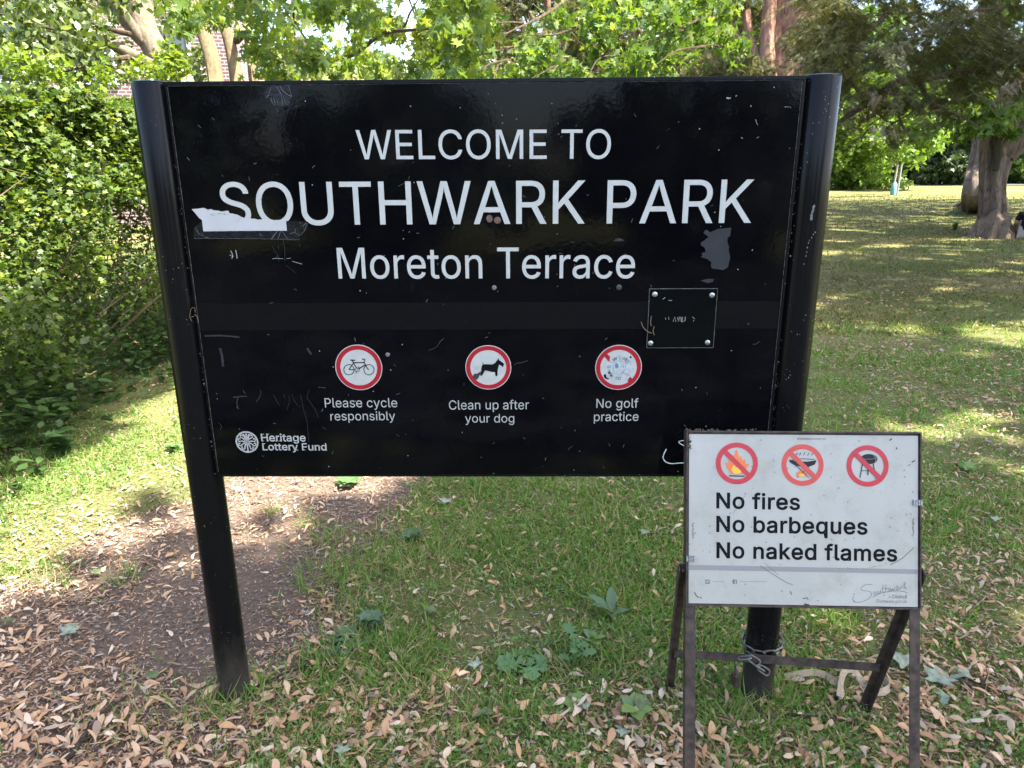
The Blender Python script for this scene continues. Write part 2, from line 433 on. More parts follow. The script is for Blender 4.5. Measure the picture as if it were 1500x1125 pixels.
# letter outlines, in thousandths of the type size: advance width, then closed outlines
GLYPHS = {
 '.': [188, '107,-3 95,-4 83,-3 73,1 63,9 55,18 51,29 50,41 51,53 55,64 63,73 73,81 83,85 95,87 107,85 118,81 128,73 135,64 140,53 141,41 140,29 135,18 128,9 118,1'],
 'A': [480, '85,0 16,0 201,509 276,509 463,0 395,0 344,142 135,142', '324,199 287,302 264,372 239,456 213,371 191,302 155,199'],
 'C': [510, '293,-6 267,-7 225,-3 186,7 150,25 119,49 92,79 70,115 53,157 44,203 40,254 44,305 53,352 70,393 92,429 119,459 150,484 186,501 225,512 267,516 340,504 362,496 383,485 402,471 419,456 435,438 448,418 459,397 467,373 473,348 408,348 389,395 357,428 315,449 267,456 237,453 209,445 184,432 161,414 141,391 125,364 113,332 106,295 103,254 106,213 113,177 125,145 141,117 161,94 184,76 210,63 237,56 267,53 315,60 357,81 389,114 408,160 473,160 467,135 459,112 448,91 435,71 420,53 402,38 383,24 363,13 341,5 317,-2'],
 'D': [502, '268,3 219,0 60,0 60,509 225,509 273,505 315,495 353,478 385,455 412,426 433,391 449,351 458,306 462,255 458,205 449,159 433,119 411,83 384,54 351,31 312,14', '125,57 215,57 254,60 288,68 318,81 343,99 363,122 379,149 390,181 397,216 399,255 397,294 390,329 379,361 364,388 344,410 320,428 291,441 258,449 221,452 125,452'],
 'E': [419, '375,0 60,0 60,509 372,509 372,452 125,452 125,286 355,286 355,229 125,229 125,57 375,57'],
 'F': [410, '125,0 60,0 60,509 369,509 369,452 125,452 125,278 346,278 346,221 125,221'],
 'H': [517, '125,0 60,0 60,509 125,509 125,289 392,289 392,509 457,509 457,0 392,0 392,232 125,232'],
 'I': [185, '125,0 60,0 60,509 125,509'],
 'K': [467, '198,245 125,167 125,0 60,0 60,509 125,509 125,334 124,242 139,261 174,303 212,344 364,509 448,509 243,289 449,0 372,0'],
 'L': [393, '361,0 60,0 60,509 125,509 125,57 361,57'],
 'M': [620, '60,0 60,509 160,509 281,150 309,66 339,158 462,509 560,509 560,0 496,0 496,428 348,0 279,0 124,436 124,0'],
 'N': [523, '125,0 60,0 60,509 136,509 343,183 363,151 388,107 403,76 401,108 399,157 399,509 463,509 463,0 387,0 202,290 177,331 148,381 120,431 122,384 124,328 125,291'],
 'O': [533, '309,-3 267,-7 225,-3 186,7 150,25 119,49 92,79 70,115 53,157 44,203 40,254 44,305 53,352 70,393 92,429 119,459 150,484 186,501 225,512 267,516 309,512 348,501 384,484 415,459 442,429 464,393 480,352 490,305 493,254 490,203 480,157 464,115 442,79 415,49 384,25 348,7', '237,55 267,53 296,55 324,63 349,76 372,94 392,116 408,144 420,176 428,213 430,254 428,295 420,332 408,365 392,392 372,415 349,433 324,446 296,453 267,456 237,453 210,445 184,433 161,415 142,392 125,364 113,332 106,295 103,254 106,213 113,176 125,144 142,117 161,94 184,76 210,63'],
 'P': [445, '125,0 60,0 60,509 235,509 272,506 305,499 332,487 356,471 375,452 390,430 400,404 407,377 409,348 407,318 400,291 390,265 375,243 356,223 332,207 305,195 272,188 235,186 125,186', '125,242 233,242 257,244 279,248 297,256 312,266 324,279 333,294 339,310 343,328 344,348 343,367 339,385 333,402 324,416 312,428 297,439 279,446 257,451 232,452 125,452'],
 'R': [449, '125,0 60,0 60,509 236,509 273,506 305,500 333,489 356,473 376,455 390,433 401,408 407,381 409,352 407,323 401,296 390,271 376,250 356,232 333,217 314,209 428,0 353,0 246,199 236,198 125,198', '125,255 234,255 258,256 280,260 298,267 313,276 325,287 334,300 340,316 344,333 345,352 344,371 340,389 334,405 325,419 313,430 298,440 279,446 258,451 233,452 125,452'],
 'S': [447, '261,-7 224,-9 188,-7 156,-1 128,9 102,23 81,40 64,60 51,83 42,109 38,137 104,137 108,118 114,102 123,88 136,76 150,66 166,59 224,49 246,50 267,54 286,60 303,69 317,79 329,92 338,106 344,122 346,139 344,154 340,168 332,179 296,205 245,222 184,239 145,253 112,269 86,289 67,313 56,341 52,372 54,400 62,425 75,448 92,468 113,484 138,498 165,508 195,514 227,516 259,514 289,508 316,498 340,484 360,468 377,449 390,427 398,403 401,378 337,378 332,402 320,421 302,437 280,449 254,456 225,459 204,457 185,454 167,448 152,440 139,430 129,418 121,405 117,391 115,376 117,359 122,345 131,334 169,308 212,293 264,279 312,264 359,238 395,198 402,180 407,161 408,139 406,112 399,87 386,64 370,43 349,25 323,11 294,0'],
 'T': [449, '193,452 32,452 32,509 417,509 417,452 257,452 257,0 193,0'],
 'U': [517, '297,-6 259,-8 220,-6 186,2 154,15 126,33 103,55 85,80 71,108 63,140 60,173 60,509 124,509 124,178 126,155 132,133 141,113 153,95 169,80 187,68 208,59 232,53 259,52 285,53 309,59 331,68 349,80 364,95 377,113 385,133 391,155 393,178 393,509 457,509 457,173 454,140 446,108 433,80 414,55 391,33 363,15 332,2'],
 'W': [686, '230,0 155,0 16,509 82,509 163,196 187,94 193,61 200,94 211,145 224,196 306,509 380,509 462,196 486,94 492,62 499,94 510,145 523,196 603,509 670,509 530,0 455,0 368,323 351,391 343,437 335,395 318,323'],
 'Y': [472, '268,0 203,0 203,208 16,509 91,509 192,344 222,292 237,260 251,293 280,344 381,509 455,509 268,208'],
 'a': [389, '215,1 160,-9 137,-7 115,-3 94,5 76,15 60,29 48,45 38,63 32,84 30,108 32,128 36,146 43,161 53,174 64,184 78,193 125,211 178,220 234,227 265,235 271,240 274,246 276,255 276,257 267,297 240,322 196,331 149,322 118,301 100,274 41,291 51,313 64,331 79,346 95,358 114,368 133,375 194,384 239,379 286,360 300,350 312,336 322,320 330,301 335,278 337,251 337,0 277,0 277,52 272,52 252,25', '130,52 170,45 192,47 211,51 228,59 242,68 254,80 263,93 270,108 274,122 276,138 276,190 259,182 231,176 200,171 175,168 134,159 103,139 97,130 93,118 92,105 102,72'],
 'b': [424, '260,-6 229,-8 208,-7 189,-3 172,4 138,31 118,59 112,59 112,0 53,0 53,509 114,509 114,319 118,319 137,346 171,373 188,379 207,383 229,384 259,382 287,374 313,361 335,342 354,320 370,293 381,261 388,227 390,189 388,151 381,116 370,84 355,57 336,34 313,16 288,3', '198,49 220,47 242,49 262,55 279,66 294,80 306,97 316,117 323,139 327,163 328,189 327,215 323,239 316,261 307,281 295,298 280,311 262,322 243,328 220,330 198,328 178,322 161,312 147,299 134,282 125,263 118,241 114,216 113,189 114,162 118,138 125,115 135,95 147,78 162,65 179,55'],
 'c': [396, '261,-1 207,-8 174,-5 144,3 117,16 93,35 72,58 56,85 44,116 37,150 34,187 37,225 44,260 56,291 72,318 93,341 117,360 144,374 174,382 207,384 260,377 305,356 340,322 362,277 303,262 290,289 270,311 242,325 207,330 184,328 163,321 145,310 130,296 118,278 108,258 102,236 98,212 96,187 98,163 102,139 108,117 118,97 130,80 145,66 163,55 184,49 207,46 243,52 271,66 292,89 304,117 363,102 341,56 306,21'],
 'd': [424, '217,-7 195,-8 165,-6 137,3 111,16 89,34 70,57 55,84 43,116 36,151 34,189 36,227 43,261 55,293 70,320 89,342 112,361 137,374 165,382 196,384 218,383 237,379 253,373 287,346 306,319 311,319 311,509 372,509 372,0 313,0 313,59 307,59 287,31 252,4 236,-3', '182,49 205,47 226,49 246,55 263,65 278,78 290,95 299,115 306,138 310,162 312,189 310,216 306,241 300,263 290,282 278,299 263,312 246,322 227,328 205,330 182,328 162,322 145,311 130,298 118,281 108,261 102,239 98,215 96,189 98,163 102,139 109,117 118,97 130,80 145,66 162,55'],
 'e': [404, '237,-7 212,-8 177,-5 145,3 117,16 92,35 72,58 56,85 44,116 37,150 34,187 36,224 44,258 55,290 71,317 91,340 115,359 142,373 172,382 205,384 266,374 285,366 303,355 319,341 334,324 347,305 357,282 365,256 370,227 371,194 371,169 97,169 98,151 102,127 110,106 121,88 135,73 151,61 169,53 190,48 212,46 254,53 285,73 306,105 365,91 358,72 348,55 335,39 320,26 302,14 283,4 261,-3', '96,221 308,221 308,226 304,248 298,269 288,286 277,301 263,314 246,323 227,328 205,330 183,328 164,323 146,313 131,301 119,286 109,270 102,251 97,231'],
 'f': [254, '6,379 81,379 81,432 82,452 87,470 96,486 107,499 120,510 135,519 187,530 222,527 243,521 227,468 215,472 195,474 178,472 164,468 154,460 147,449 143,435 142,419 142,379 228,379 228,327 142,327 142,0 81,0 81,327 6,327'],
 'g': [425, '237,-149 207,-151 180,-149 156,-146 134,-140 82,-110 51,-69 101,-41 122,-66 154,-88 207,-97 236,-95 261,-87 282,-75 298,-58 308,-34 311,-6 311,68 306,68 287,41 252,16 236,10 217,6 195,5 165,7 138,14 113,27 90,43 71,65 55,90 43,120 36,154 34,191 36,229 43,263 55,293 71,320 90,342 112,361 138,374 166,382 196,384 218,383 237,379 253,373 288,346 308,319 313,319 313,379 372,379 372,-9 370,-40 363,-67 350,-90 334,-109 314,-124 291,-136 265,-144', '183,61 205,59 227,61 246,66 264,75 278,87 290,103 300,121 307,142 311,166 312,193 311,219 307,242 300,264 291,283 279,299 264,312 247,322 227,328 205,330 182,328 163,322 145,312 130,298 118,282 109,262 102,241 98,218 96,193 98,167 102,144 109,123 118,104 131,88 145,76 163,66'],
 'h': [410, '115,248 114,227 114,0 53,0 53,509 114,509 114,314 116,319 132,344 152,362 175,374 200,382 227,384 252,383 275,377 295,369 313,356 328,340 341,321 350,298 355,271 357,240 357,0 296,0 296,235 293,263 286,286 273,304 256,318 235,326 210,329 192,328 176,324 161,317 147,308 136,297 126,283 119,266'],
 'i': [167, '114,0 53,0 53,379 114,379', '95,444 84,443 73,444 63,448 54,455 47,463 43,472 41,483 43,494 47,504 54,512 63,518 73,522 84,524 95,522 105,518 114,512 121,504 125,494 126,483 125,472 121,463 114,455 105,448'],
 'k': [381, '154,178 114,141 114,0 53,0 53,509 114,509 114,212 121,212 284,379 360,379 201,216 372,0 294,0'],
 'l': [189, '162,-1 139,-2 112,0 91,8 74,20 62,37 55,59 53,84 53,509 114,509 114,99 120,62 126,57 135,53 146,52 160,53 170,54 181,3'],
 'm': [610, '114,0 53,0 53,379 112,379 112,308 114,314 122,331 132,346 172,376 219,386 245,383 268,375 287,361 303,342 314,320 317,309 318,312 326,329 337,343 381,375 437,386 458,385 478,380 497,372 514,361 529,346 541,328 550,307 555,283 557,255 557,0 496,0 496,254 493,279 485,298 473,313 456,323 438,329 419,330 402,329 387,326 374,320 345,290 335,247 335,0 274,0 274,260 272,280 265,297 253,311 238,322 220,328 199,330 158,320 145,312 135,302 126,289 119,274 115,257 114,238'],
 'n': [410, '115,248 114,227 114,0 53,0 53,379 112,379 112,310 116,319 132,344 152,362 175,374 200,382 227,384 252,383 275,377 295,369 313,356 328,340 341,321 350,298 355,271 357,240 357,0 296,0 296,235 293,263 286,286 273,304 256,318 235,326 210,329 192,328 176,324 161,317 147,308 136,297 126,283 119,266'],
 'o': [415, '241,-5 207,-8 174,-5 144,3 117,16 93,35 72,58 56,85 44,116 37,150 34,187 37,225 44,260 56,291 72,318 93,341 117,360 144,374 174,382 207,384 241,382 271,374 299,360 323,341 343,318 359,291 371,260 379,225 381,187 379,150 371,116 359,85 343,58 323,35 299,16 271,3', '184,49 207,46 231,49 252,55 270,66 285,80 298,97 307,117 314,139 318,163 319,187 318,212 314,236 307,258 298,278 285,296 270,310 252,321 231,328 207,330 184,328 163,321 145,310 130,296 118,278 108,258 102,236 98,212 96,187 98,163 102,139 108,117 118,97 130,80 145,66 163,55'],
 'p': [424, '114,-143 53,-143 53,379 112,379 112,319 118,319 137,346 171,373 188,379 207,383 229,384 259,382 287,374 313,361 335,342 354,320 370,293 381,261 388,227 390,189 388,151 381,116 370,84 355,57 336,34 313,16 288,3 260,-6 229,-8 208,-7 189,-3 173,4 138,31 118,59 114,59', '198,49 220,47 242,49 262,55 279,66 294,80 306,97 316,117 323,139 327,163 328,189 327,215 323,239 316,261 307,281 295,298 280,311 262,322 243,328 220,330 198,328 178,322 161,312 147,299 134,282 125,263 118,241 114,216 113,189 114,162 118,138 125,115 135,95 147,78 162,65 179,55'],
 'q': [424, '372,379 372,-143 311,-143 311,59 306,59 287,31 252,4 236,-3 217,-7 195,-8 165,-6 137,3 111,16 89,34 70,57 55,84 43,116 36,151 34,189 36,227 43,261 55,293 70,320 89,342 112,361 137,374 165,382 196,384 218,383 237,379 253,373 287,346 307,319 313,319 313,379', '182,49 205,47 226,49 246,55 263,65 278,78 290,95 299,115 306,138 310,162 312,189 310,216 306,241 300,263 290,282 278,299 263,312 246,322 227,328 205,330 182,328 162,322 145,311 130,298 118,281 108,261 102,239 98,215 96,189 98,163 102,139 109,117 118,97 130,80 145,66 162,55'],
 'r': [259, '114,0 53,0 53,379 112,379 112,321 115,321 124,339 137,354 152,367 171,377 191,383 213,385 229,384 243,384 243,322 230,324 207,326 190,324 174,321 159,315 146,306 135,296 126,284 119,269 115,254 114,237'],
 's': [365, '210,-7 182,-8 157,-7 133,-3 112,3 93,12 76,24 62,38 50,54 41,73 36,94 94,107 101,87 111,72 124,60 141,52 160,47 181,45 206,47 227,53 244,62 258,74 265,88 268,103 266,115 262,126 254,136 243,144 229,150 212,155 149,170 118,180 92,192 72,208 58,227 50,249 47,274 49,295 55,314 65,332 79,347 95,360 115,370 137,378 161,383 187,384 212,383 234,379 254,372 271,363 286,352 299,339 324,290 268,277 262,291 254,304 243,316 228,325 210,331 187,333 166,331 147,326 131,317 119,305 111,292 109,277 110,264 115,253 124,243 172,223 229,209 261,200 287,187 306,171 320,153 328,131 331,107 329,85 323,65 312,47 298,31 281,18 260,6 236,-2'],
 't': [227, '6,379 65,379 65,471 126,471 126,379 204,379 204,327 126,327 126,98 127,83 130,70 136,61 144,55 156,51 170,50 185,51 202,54 213,2 192,-3 168,-4 138,-1 113,7 92,21 77,41 68,64 65,93 65,327 6,327'],
 'u': [410, '209,-3 182,-5 158,-3 135,2 115,11 97,23 82,39 69,59 60,82 54,109 53,139 53,379 114,379 114,144 116,117 124,94 137,75 154,61 175,53 200,50 218,51 234,55 249,62 263,71 274,83 283,97 290,113 295,132 296,153 296,379 357,379 357,0 298,0 298,70 294,60 277,35 257,17 234,5'],
 'v': [389, '226,0 163,0 17,379 84,379 165,155 187,87 195,59 203,87 224,155 305,379 371,379'],
 'w': [567, '199,0 138,0 23,379 87,379 133,214 154,137 170,64 186,135 206,214 252,379 316,379 362,214 382,136 397,66 413,135 434,214 480,379 545,379 429,0 368,0 319,172 305,225 291,280 284,309 277,280 263,225 248,172'],
 'y': [389, '65,-143 47,-139 61,-86 71,-87 104,-89 130,-74 151,-36 163,-1 17,379 84,379 165,155 187,87 195,60 202,87 224,155 305,379 371,379 204,-58 177,-107 139,-136 91,-145'],
}

# ------------------------------------------------------------------ chosen sun patches; unseen crowns are shaped to leave them open (ground coordinates)
def _dist_poly(x, y, poly):
    """signed distance to a polygon, positive inside"""
    x = np.asarray(x, float); y = np.asarray(y, float)
    ins = np.zeros(x.shape, bool); dm = np.full(x.shape, 1e9)
    n = len(poly)
    for i in range(n):
        (x0, y0), (x1, y1) = poly[i], poly[(i + 1) % n]
        c = ((y0 > y) != (y1 > y)) & (x < (x1 - x0) * (y - y0) / (y1 - y0 + 1e-12) + x0)
        ins ^= c
        dx, dy = x1 - x0, y1 - y0
        t = np.clip(((x - x0) * dx + (y - y0) * dy) / (dx * dx + dy * dy), 0, 1)
        dm = np.minimum(dm, np.hypot(x - x0 - t * dx, y - y0 - t * dy))
    return np.where(ins, dm, -dm)

DIRT_POLY = [tuple(ground_at(px, py)[:2]) for px, py in [(-320, 900), (0, 838), (150, 762), (270, 712), (400, 672), (560, 655), (650, 668), (640, 715), (560, 775), (440, 880), (405, 990), (350, 1060), (300, 1200), (-400, 1300)]]
LIT_POLY = [tuple(ground_at(px, py)[:2]) for px, py in [(-60, 735), (60, 668), (160, 610), (250, 545), (330, 520), (480, 540), (560, 640), (620, 700), (600, 735), (470, 750), (330, 745), (255, 700), (150, 765), (0, 845), (-80, 870)]]

DAPPLE_POLY = [tuple(ground_at(px, py)[:2]) for px, py in [(120, 770), (280, 690), (650, 682), (650, 725), (500, 760), (400, 800), (300, 800), (240, 880), (170, 905), (130, 850), (0, 905), (-60, 880)]]
BARE_POLY = [tuple(ground_at(px, py)[:2]) for px, py in [(470, 800), (450, 880), (385, 930), (310, 1000), (180, 985), (90, 940), (150, 890), (260, 850), (360, 810)]]

def dirt_amount(x, y):
    d = _dist_poly(x, y, DIRT_POLY) + (fbm(np.asarray(x) * 2.2, np.asarray(y) * 2.2, 5) - 0.5) * 0.7
    return smooth(-0.12, 0.12, d)

def sunlit(x, y):
    """True where sun is wanted; the shading crowns get their gaps from this"""
    x = np.asarray(x, float); y = np.asarray(y, float)
    d = _dist_poly(x, y, LIT_POLY) + (fbm(x * 3.0, y * 3.0, 21) - 0.5) * 0.35
    lit = (d > 0)
    lit |= x < -4.1 + 0.7 * (fbm(x * 2, y * 2, 8) - 0.5)
    lit |= (y > 7) & (x < 1.5 + 2 * fbm(x * .3, y * .3, 4)) & (x > -30)
    lit |= (_dist_poly(x, y, DAPPLE_POLY) + (fbm(x * 3.2, y * 3.2, 65) - .5) * 1.1 > -.10) & (fbm(x * 6, y * 6, 66, 2) > .36)
    far = fbm(x * 1.5, y * 2.3, 33, 3)
    lit |= (y > 4.0) & (x > 0.9) & (far > 0.618 - .05 * smooth(12, 40, y))
    lit |= (y > 2.0) & (y < 4.5) & (x > 1.2) & (fbm(x * 2.6, y * 2.6, 52) > 0.655)
    lit |= (y > 39) & (fbm(x * .25, y * .25, 71) > 0.42)
    lit |= (y > 2.0) & (y < 4.2) & (x > -.3) & (x < 1.4) & (fbm(x * 3.6, y * 4.5, 85) > .66)
    return lit

def shade_points(n, xr, yr, hr, size):
    """crown points at height hr, set sunward of ground meant to be shaded"""
    out = []
    got = 0
    while got < n:
        k = n * 2
        x, y = RNG.uniform(*xr, k), RNG.uniform(*yr, k)
        z = RNG.uniform(*hr, k)
        ok = ~sunlit(x, y)
        g = np.stack([x, y, np.zeros(k)], 1)[ok]
        p = g + SUN[None] * (z[ok] / SUN[2])[:, None]
        out.append(p); got += len(p)
    return np.concatenate(out)[:n]

# ------------------------------------------------------------------ flat print: lettering and marks
def _curve_mesh(loops, offset=0.0, extr=0.00015):
    cu = bpy.data.curves.new('print', 'CURVE')
    cu.dimensions = '2D'; cu.fill_mode = 'BOTH'; cu.extrude = extr; cu.offset = offset
    for lp in loops:
        s = cu.splines.new('POLY'); s.points.add(len(lp) - 1); s.use_cyclic_u = True
        for p, q in zip(s.points, lp):
            p.co = (q[0], q[1], 0, 1)
    o = bpy.data.objects.new('print', cu)
    COL.objects.link(o)
    dg = bpy.context.evaluated_depsgraph_get()
    me = bpy.data.meshes.new_from_object(o.evaluated_get(dg))
    bpy.data.objects.remove(o); bpy.data.curves.remove(cu)
    me.materials.clear()
    return me

def flat(name, plane, loops, off, mat, parent, offset=0.0, extr=0.00015):
    me = _curve_mesh(loops, offset, extr)
    me.transform(plane.mat(off))
    return link(name, me, mat, parent)

def circle(c, r, n=48, r2=None):
    return [(c[0] + r * math.cos(2 * math.pi * k / n), c[1] + (r2 or r) * math.sin(2 * math.pi * k / n)) for k in range(n)]

def stroke(pts, w, taper=1.0):
    """outline of a line of width w"""
    P = [np.array(p, float) for p in pts]
    L, Rr = [], []
    for i, p in enumerate(P):
        t = P[min(i + 1, len(P) - 1)] - P[max(i - 1, 0)]
        t = t / (np.linalg.norm(t) + 1e-12)
        nn = np.array([-t[1], t[0]])
        ww = w / 2 * (1 + (taper - 1) * i / max(1, len(P) - 1))
        L.append(tuple(p + nn * ww)); Rr.append(tuple(p - nn * ww))
    return L + Rr[::-1]

def strokes_mesh(name, plane, lines, off, mat, parent):
    """many strokes as one mesh of thin strips"""
    mb = MB()
    M = plane.mat(off)
    for pts, w in lines:
        o = stroke(pts, w); n = len(pts)
        V = [M @ Vector((q[0], q[1], 0)) for q in o]
        mb.add(V, [(i, i + 1, 2 * n - 2 - i, 2 * n - 1 - i) for i in range(n - 1)])
    return mb.build(name, mat, parent)

def parse(s):
    return [tuple(int(c) for c in q.split(',')) for q in s.split(' ')]

def layout(text, track=0):
    """list of glyphs, each a list of outlines in type units"""
    glyphs, x = [], 0
    for ch in text:
        if ch == ' ':
            x += 195 + track; continue
        g = GLYPHS[ch]
        glyphs.append([[(a + x, b) for a, b in parse(q)] for q in g[1:]])
        x += g[0] + track
    return glyphs

def text_loops(plane, text, left, right, top_px, top_units=509, track=0):
    """text between two baseline points measured in the photograph, as tall as top_px above the left one"""
    a, b = plane.uv(*left), plane.uv(*right)
    h = plane.uv(left[0], top_px)[1] - a[1]
    glyphs = layout(text, track)
    xs = [p[0] for g in glyphs for lp in g for p in lp]
    x0, x1 = min(xs), max(xs)
    sx = (b[0] - a[0]) / (x1 - x0); sy = h / top_units
    sl = (b[1] - a[1]) / (b[0] - a[0])
    return [[[(a[0] + (p[0] - x0) * sx, a[1] + p[1] * sy + sl * (p[0] - x0) * sx) for p in lp] for lp in g] for g in glyphs]

def _area(lp):
    return 0.5 * sum(lp[i - 1][0] * lp[i][1] - lp[i][0] * lp[i - 1][1] for i in range(len(lp)))

def _inside(p, lp):
    c = False
    for i in range(len(lp)):
        (x0, y0), (x1, y1) = lp[i - 1], lp[i]
        if (y0 > p[1]) != (y1 > p[1]) and p[0] < (x1 - x0) * (p[1] - y0) / (y1 - y0) + x0:
            c = not c
    return c

def _grow(lp, d):
    """outline moved outwards by d (clockwise outlines grow, holes shrink)"""
    P = [np.array(p, float) for p in lp]; n = len(P); out = []
    for i in range(n):
        a, b = P[i] - P[i - 1], P[(i + 1) % n] - P[i]
        a = a / (np.linalg.norm(a) + 1e-12); b = b / (np.linalg.norm(b) + 1e-12)
        na, nb = np.array([-a[1], a[0]]), np.array([-b[1], b[0]])
        m = (na + nb) / max(0.45, 1 + na @ nb)
        out.append(tuple(P[i] + m * d))
    return out

def lettering(plane, text, left, right, top_px, off, mat, parent, top_units=509, bold=0.0, track=0, name='lettering', label=None):
    """one line of printed letters as one thin mesh"""
    levels = {}
    for glyph in text_loops(plane, text, left, right, top_px, top_units, track):
        if bold:
            glyph = [_grow(lp, bold) for lp in glyph]
        outer = [lp for lp in glyph if _area(lp) < 0]
        for k, o in enumerate(outer):
            levels.setdefault(k, []).append(o)
        for h in glyph:
            if _area(h) >= 0:
                k = next((k for k, o in enumerate(outer) if _inside(h[0], o)), 0)
                levels[k].append(h)
    bm = bmesh.new()
    for k, loops in levels.items():
        # filled at a hundred times its size, where small letters still fill cleanly
        me = _curve_mesh([[(x * 100, y * 100) for x, y in lp] for lp in loops], 0.0, 0.015)
        me.transform(plane.mat(off + k * 0.00007) @ Matrix.Scale(0.01, 4))
        bm.from_mesh(me)
        bpy.data.meshes.remove(me)
    me = bpy.data.meshes.new(name)
    bm.to_mesh(me); bm.free()
    o = link(name, me, mat, parent)
    if label:
        o['label'] = label
    return o

# ------------------------------------------------------------------ the park sign
YAW = rad(-1.03743)
SE = np.array([math.cos(YAW), math.sin(YAW), 0.0])
SN = np.array([math.sin(YAW), -math.cos(YAW), 0.0])          # towards the viewer
SA = np.array([-0.53857 * 1.65, 1.1735 * 1.65, 0.0])         # foot of one post
POST_R = 0.0475
POST_TOP = 1.8082
W_SIGN = 1.65
FACE = 0.034
SP = Plane(SA + SN * FACE, SE, (0, 0, 1), SN)

def mat_panel():
    m, nt, b, o = new_mat("black_sign_panel")
    v = coords(nt)
    # white specks and scuffs of dirt on black vinyl
    vo = nt.nodes.new('ShaderNodeTexVoronoi'); vo.inputs['Scale'].default_value = 58
    nt.links.new(v, vo.inputs['Vector'])
    sp = nt.nodes.new('ShaderNodeMath'); sp.operation = 'LESS_THAN'; sp.inputs[1].default_value = 0.085
    nt.links.new(vo.outputs['Distance'], sp.inputs[0])
    gate = nt.nodes.new('ShaderNodeSeparateColor'); nt.links.new(vo.outputs['Color'], gate.inputs[0])
    g2 = nt.nodes.new('ShaderNodeMath'); g2.operation = 'GREATER_THAN'; g2.inputs[1].default_value = 0.87
    nt.links.new(gate.outputs[0], g2.inputs[0])
    mu = nt.nodes.new('ShaderNodeMath'); mu.operation = 'MULTIPLY'
    nt.links.new(sp.outputs[0], mu.inputs[0]); nt.links.new(g2.outputs[0], mu.inputs[1])
    mu2 = nt.nodes.new('ShaderNodeMath'); mu2.operation = 'MULTIPLY'
    nt.links.new(mu.outputs[0], mu2.inputs[0]); nt.links.new(gate.outputs[1], mu2.inputs[1])
    film = ramp(nt, [(0.45, (0.0022, 0.0022, 0.003)), (0.75, (0.0055, 0.0055, 0.006))], noise(nt, v, 3.0, 6, 0.7))
    sc = noise(nt, coords(nt, (2.2, 2.2, 0.5)), 9, 8, 0.75)
    film = mixc(nt, ramp(nt, [(0.66, (0, 0, 0)), (0.80, (0.45, 0.45, 0.45))], sc), film, (0.035, 0.035, 0.036))
    nt.links.new(mixc(nt, mu2.outputs[0], film, (0.42, 0.40, 0.36)), b.inputs['Base Color'])
    nt.links.new(ramp(nt, [(0.35, (0.04, 0.04, 0.04)), (0.7, (0.10, 0.10, 0.10))], noise(nt, v, 5, 5)), b.inputs['Roughness'])
    b.inputs['Specular IOR Level'].default_value = 0.115
    bump(nt, b, noise(nt, v, 75, 2), 0.05, 0.002)
    return m

def mat_black_paint(name, rough, dirt):
    m, nt, b, o = new_mat(name)
    v = coords(nt)
    n = noise(nt, coords(nt, (1, 1, 0.3)), 22, 8, 0.75)
    c = ramp(nt, [(0.60, (0.0055, 0.0055, 0.006)), (0.80, (0.022, 0.021, 0.02))], n)
    vo = nt.nodes.new('ShaderNodeTexVoronoi'); vo.inputs['Scale'].default_value = 75
    nt.links.new(v, vo.inputs['Vector'])
    n3 = noise(nt, v, 7, 4)
    lt = nt.nodes.new('ShaderNodeMath'); lt.operation = 'LESS_THAN'; lt.inputs[1].default_value = 0.10
    nt.links.new(vo.outputs['Distance'], lt.inputs[0])
    mu = nt.nodes.new('ShaderNodeMath'); mu.operation = 'MULTIPLY'
    nt.links.new(lt.outputs[0], mu.inputs[0]); nt.links.new(ramp(nt, [(0.5, (0, 0, 0)), (0.62, (0.7, 0.7, 0.7))], n3), mu.inputs[1])
    c = mixc(nt, mu.outputs[0], c, (0.30, 0.27, 0.22))
    if dirt:   # soil splashed on the foot of the post
        sx = nt.nodes.new('ShaderNodeSeparateXYZ'); nt.links.new(v, sx.inputs[0])
        ad = nt.nodes.new('ShaderNodeMath'); ad.operation = 'MULTIPLY_ADD'; ad.inputs[1].default_value = 0.35
        nt.links.new(n, ad.inputs[0]); nt.links.new(sx.outputs[2], ad.inputs[2])
        c = mixc(nt, ramp(nt, [(0.19, (0.85, 0.85, 0.85)), (0.40, (0, 0, 0))], ad.outputs[0]), c, (0.06, 0.052, 0.042))
    nt.links.new(c, b.inputs['Base Color'])
    b.inputs['Roughness'].default_value = rough
    b.inputs['Specular IOR Level'].default_value = 0.15
    bump(nt, b, n, 0.05, 0.002)
    return m

M_PANEL = mat_panel()
M_POST = mat_black_paint("black_post_paint", 0.22, True)
M_TRIM = mat_black_paint("black_trim_paint", 0.25, False)
M_WHITE = plain("white_vinyl", (0.50, 0.495, 0.45), 0.4, 0.4, var=0.10, vscale=40)
M_WHITE2 = plain("greyed_white_vinyl", (0.41, 0.405, 0.375), 0.4, 0.4, var=0.10, vscale=60)
M_RED = plain("red_vinyl", (0.40, 0.012, 0.022), 0.35, 0.4, var=0.12, vscale=60)
M_INK = plain("black_vinyl", (0.006, 0.006, 0.007), 0.4, 0.10)
M_GREY = plain("peeled_grey", (0.036, 0.038, 0.041), 0.6, 0.2, var=0.2, vscale=30)
M_SCUFF = plain("pale_scuff", (0.17, 0.165, 0.155), 0.8, 0.2, var=0.4, vscale=90)
M_BAND = plain("worn_black_vinyl", (0.0055, 0.0055, 0.006), 0.36, 0.09, var=0.3, vscale=80)
M_SCREW = plain("zinc", (0.55, 0.56, 0.57), 0.38, 0.5, 0.9, var=0.25, vscale=80)
M_TAPE = plain("clear_tape", (0.010, 0.010, 0.012), 0.14, 0.32, var=0.4, vscale=70, bmp=0.5)
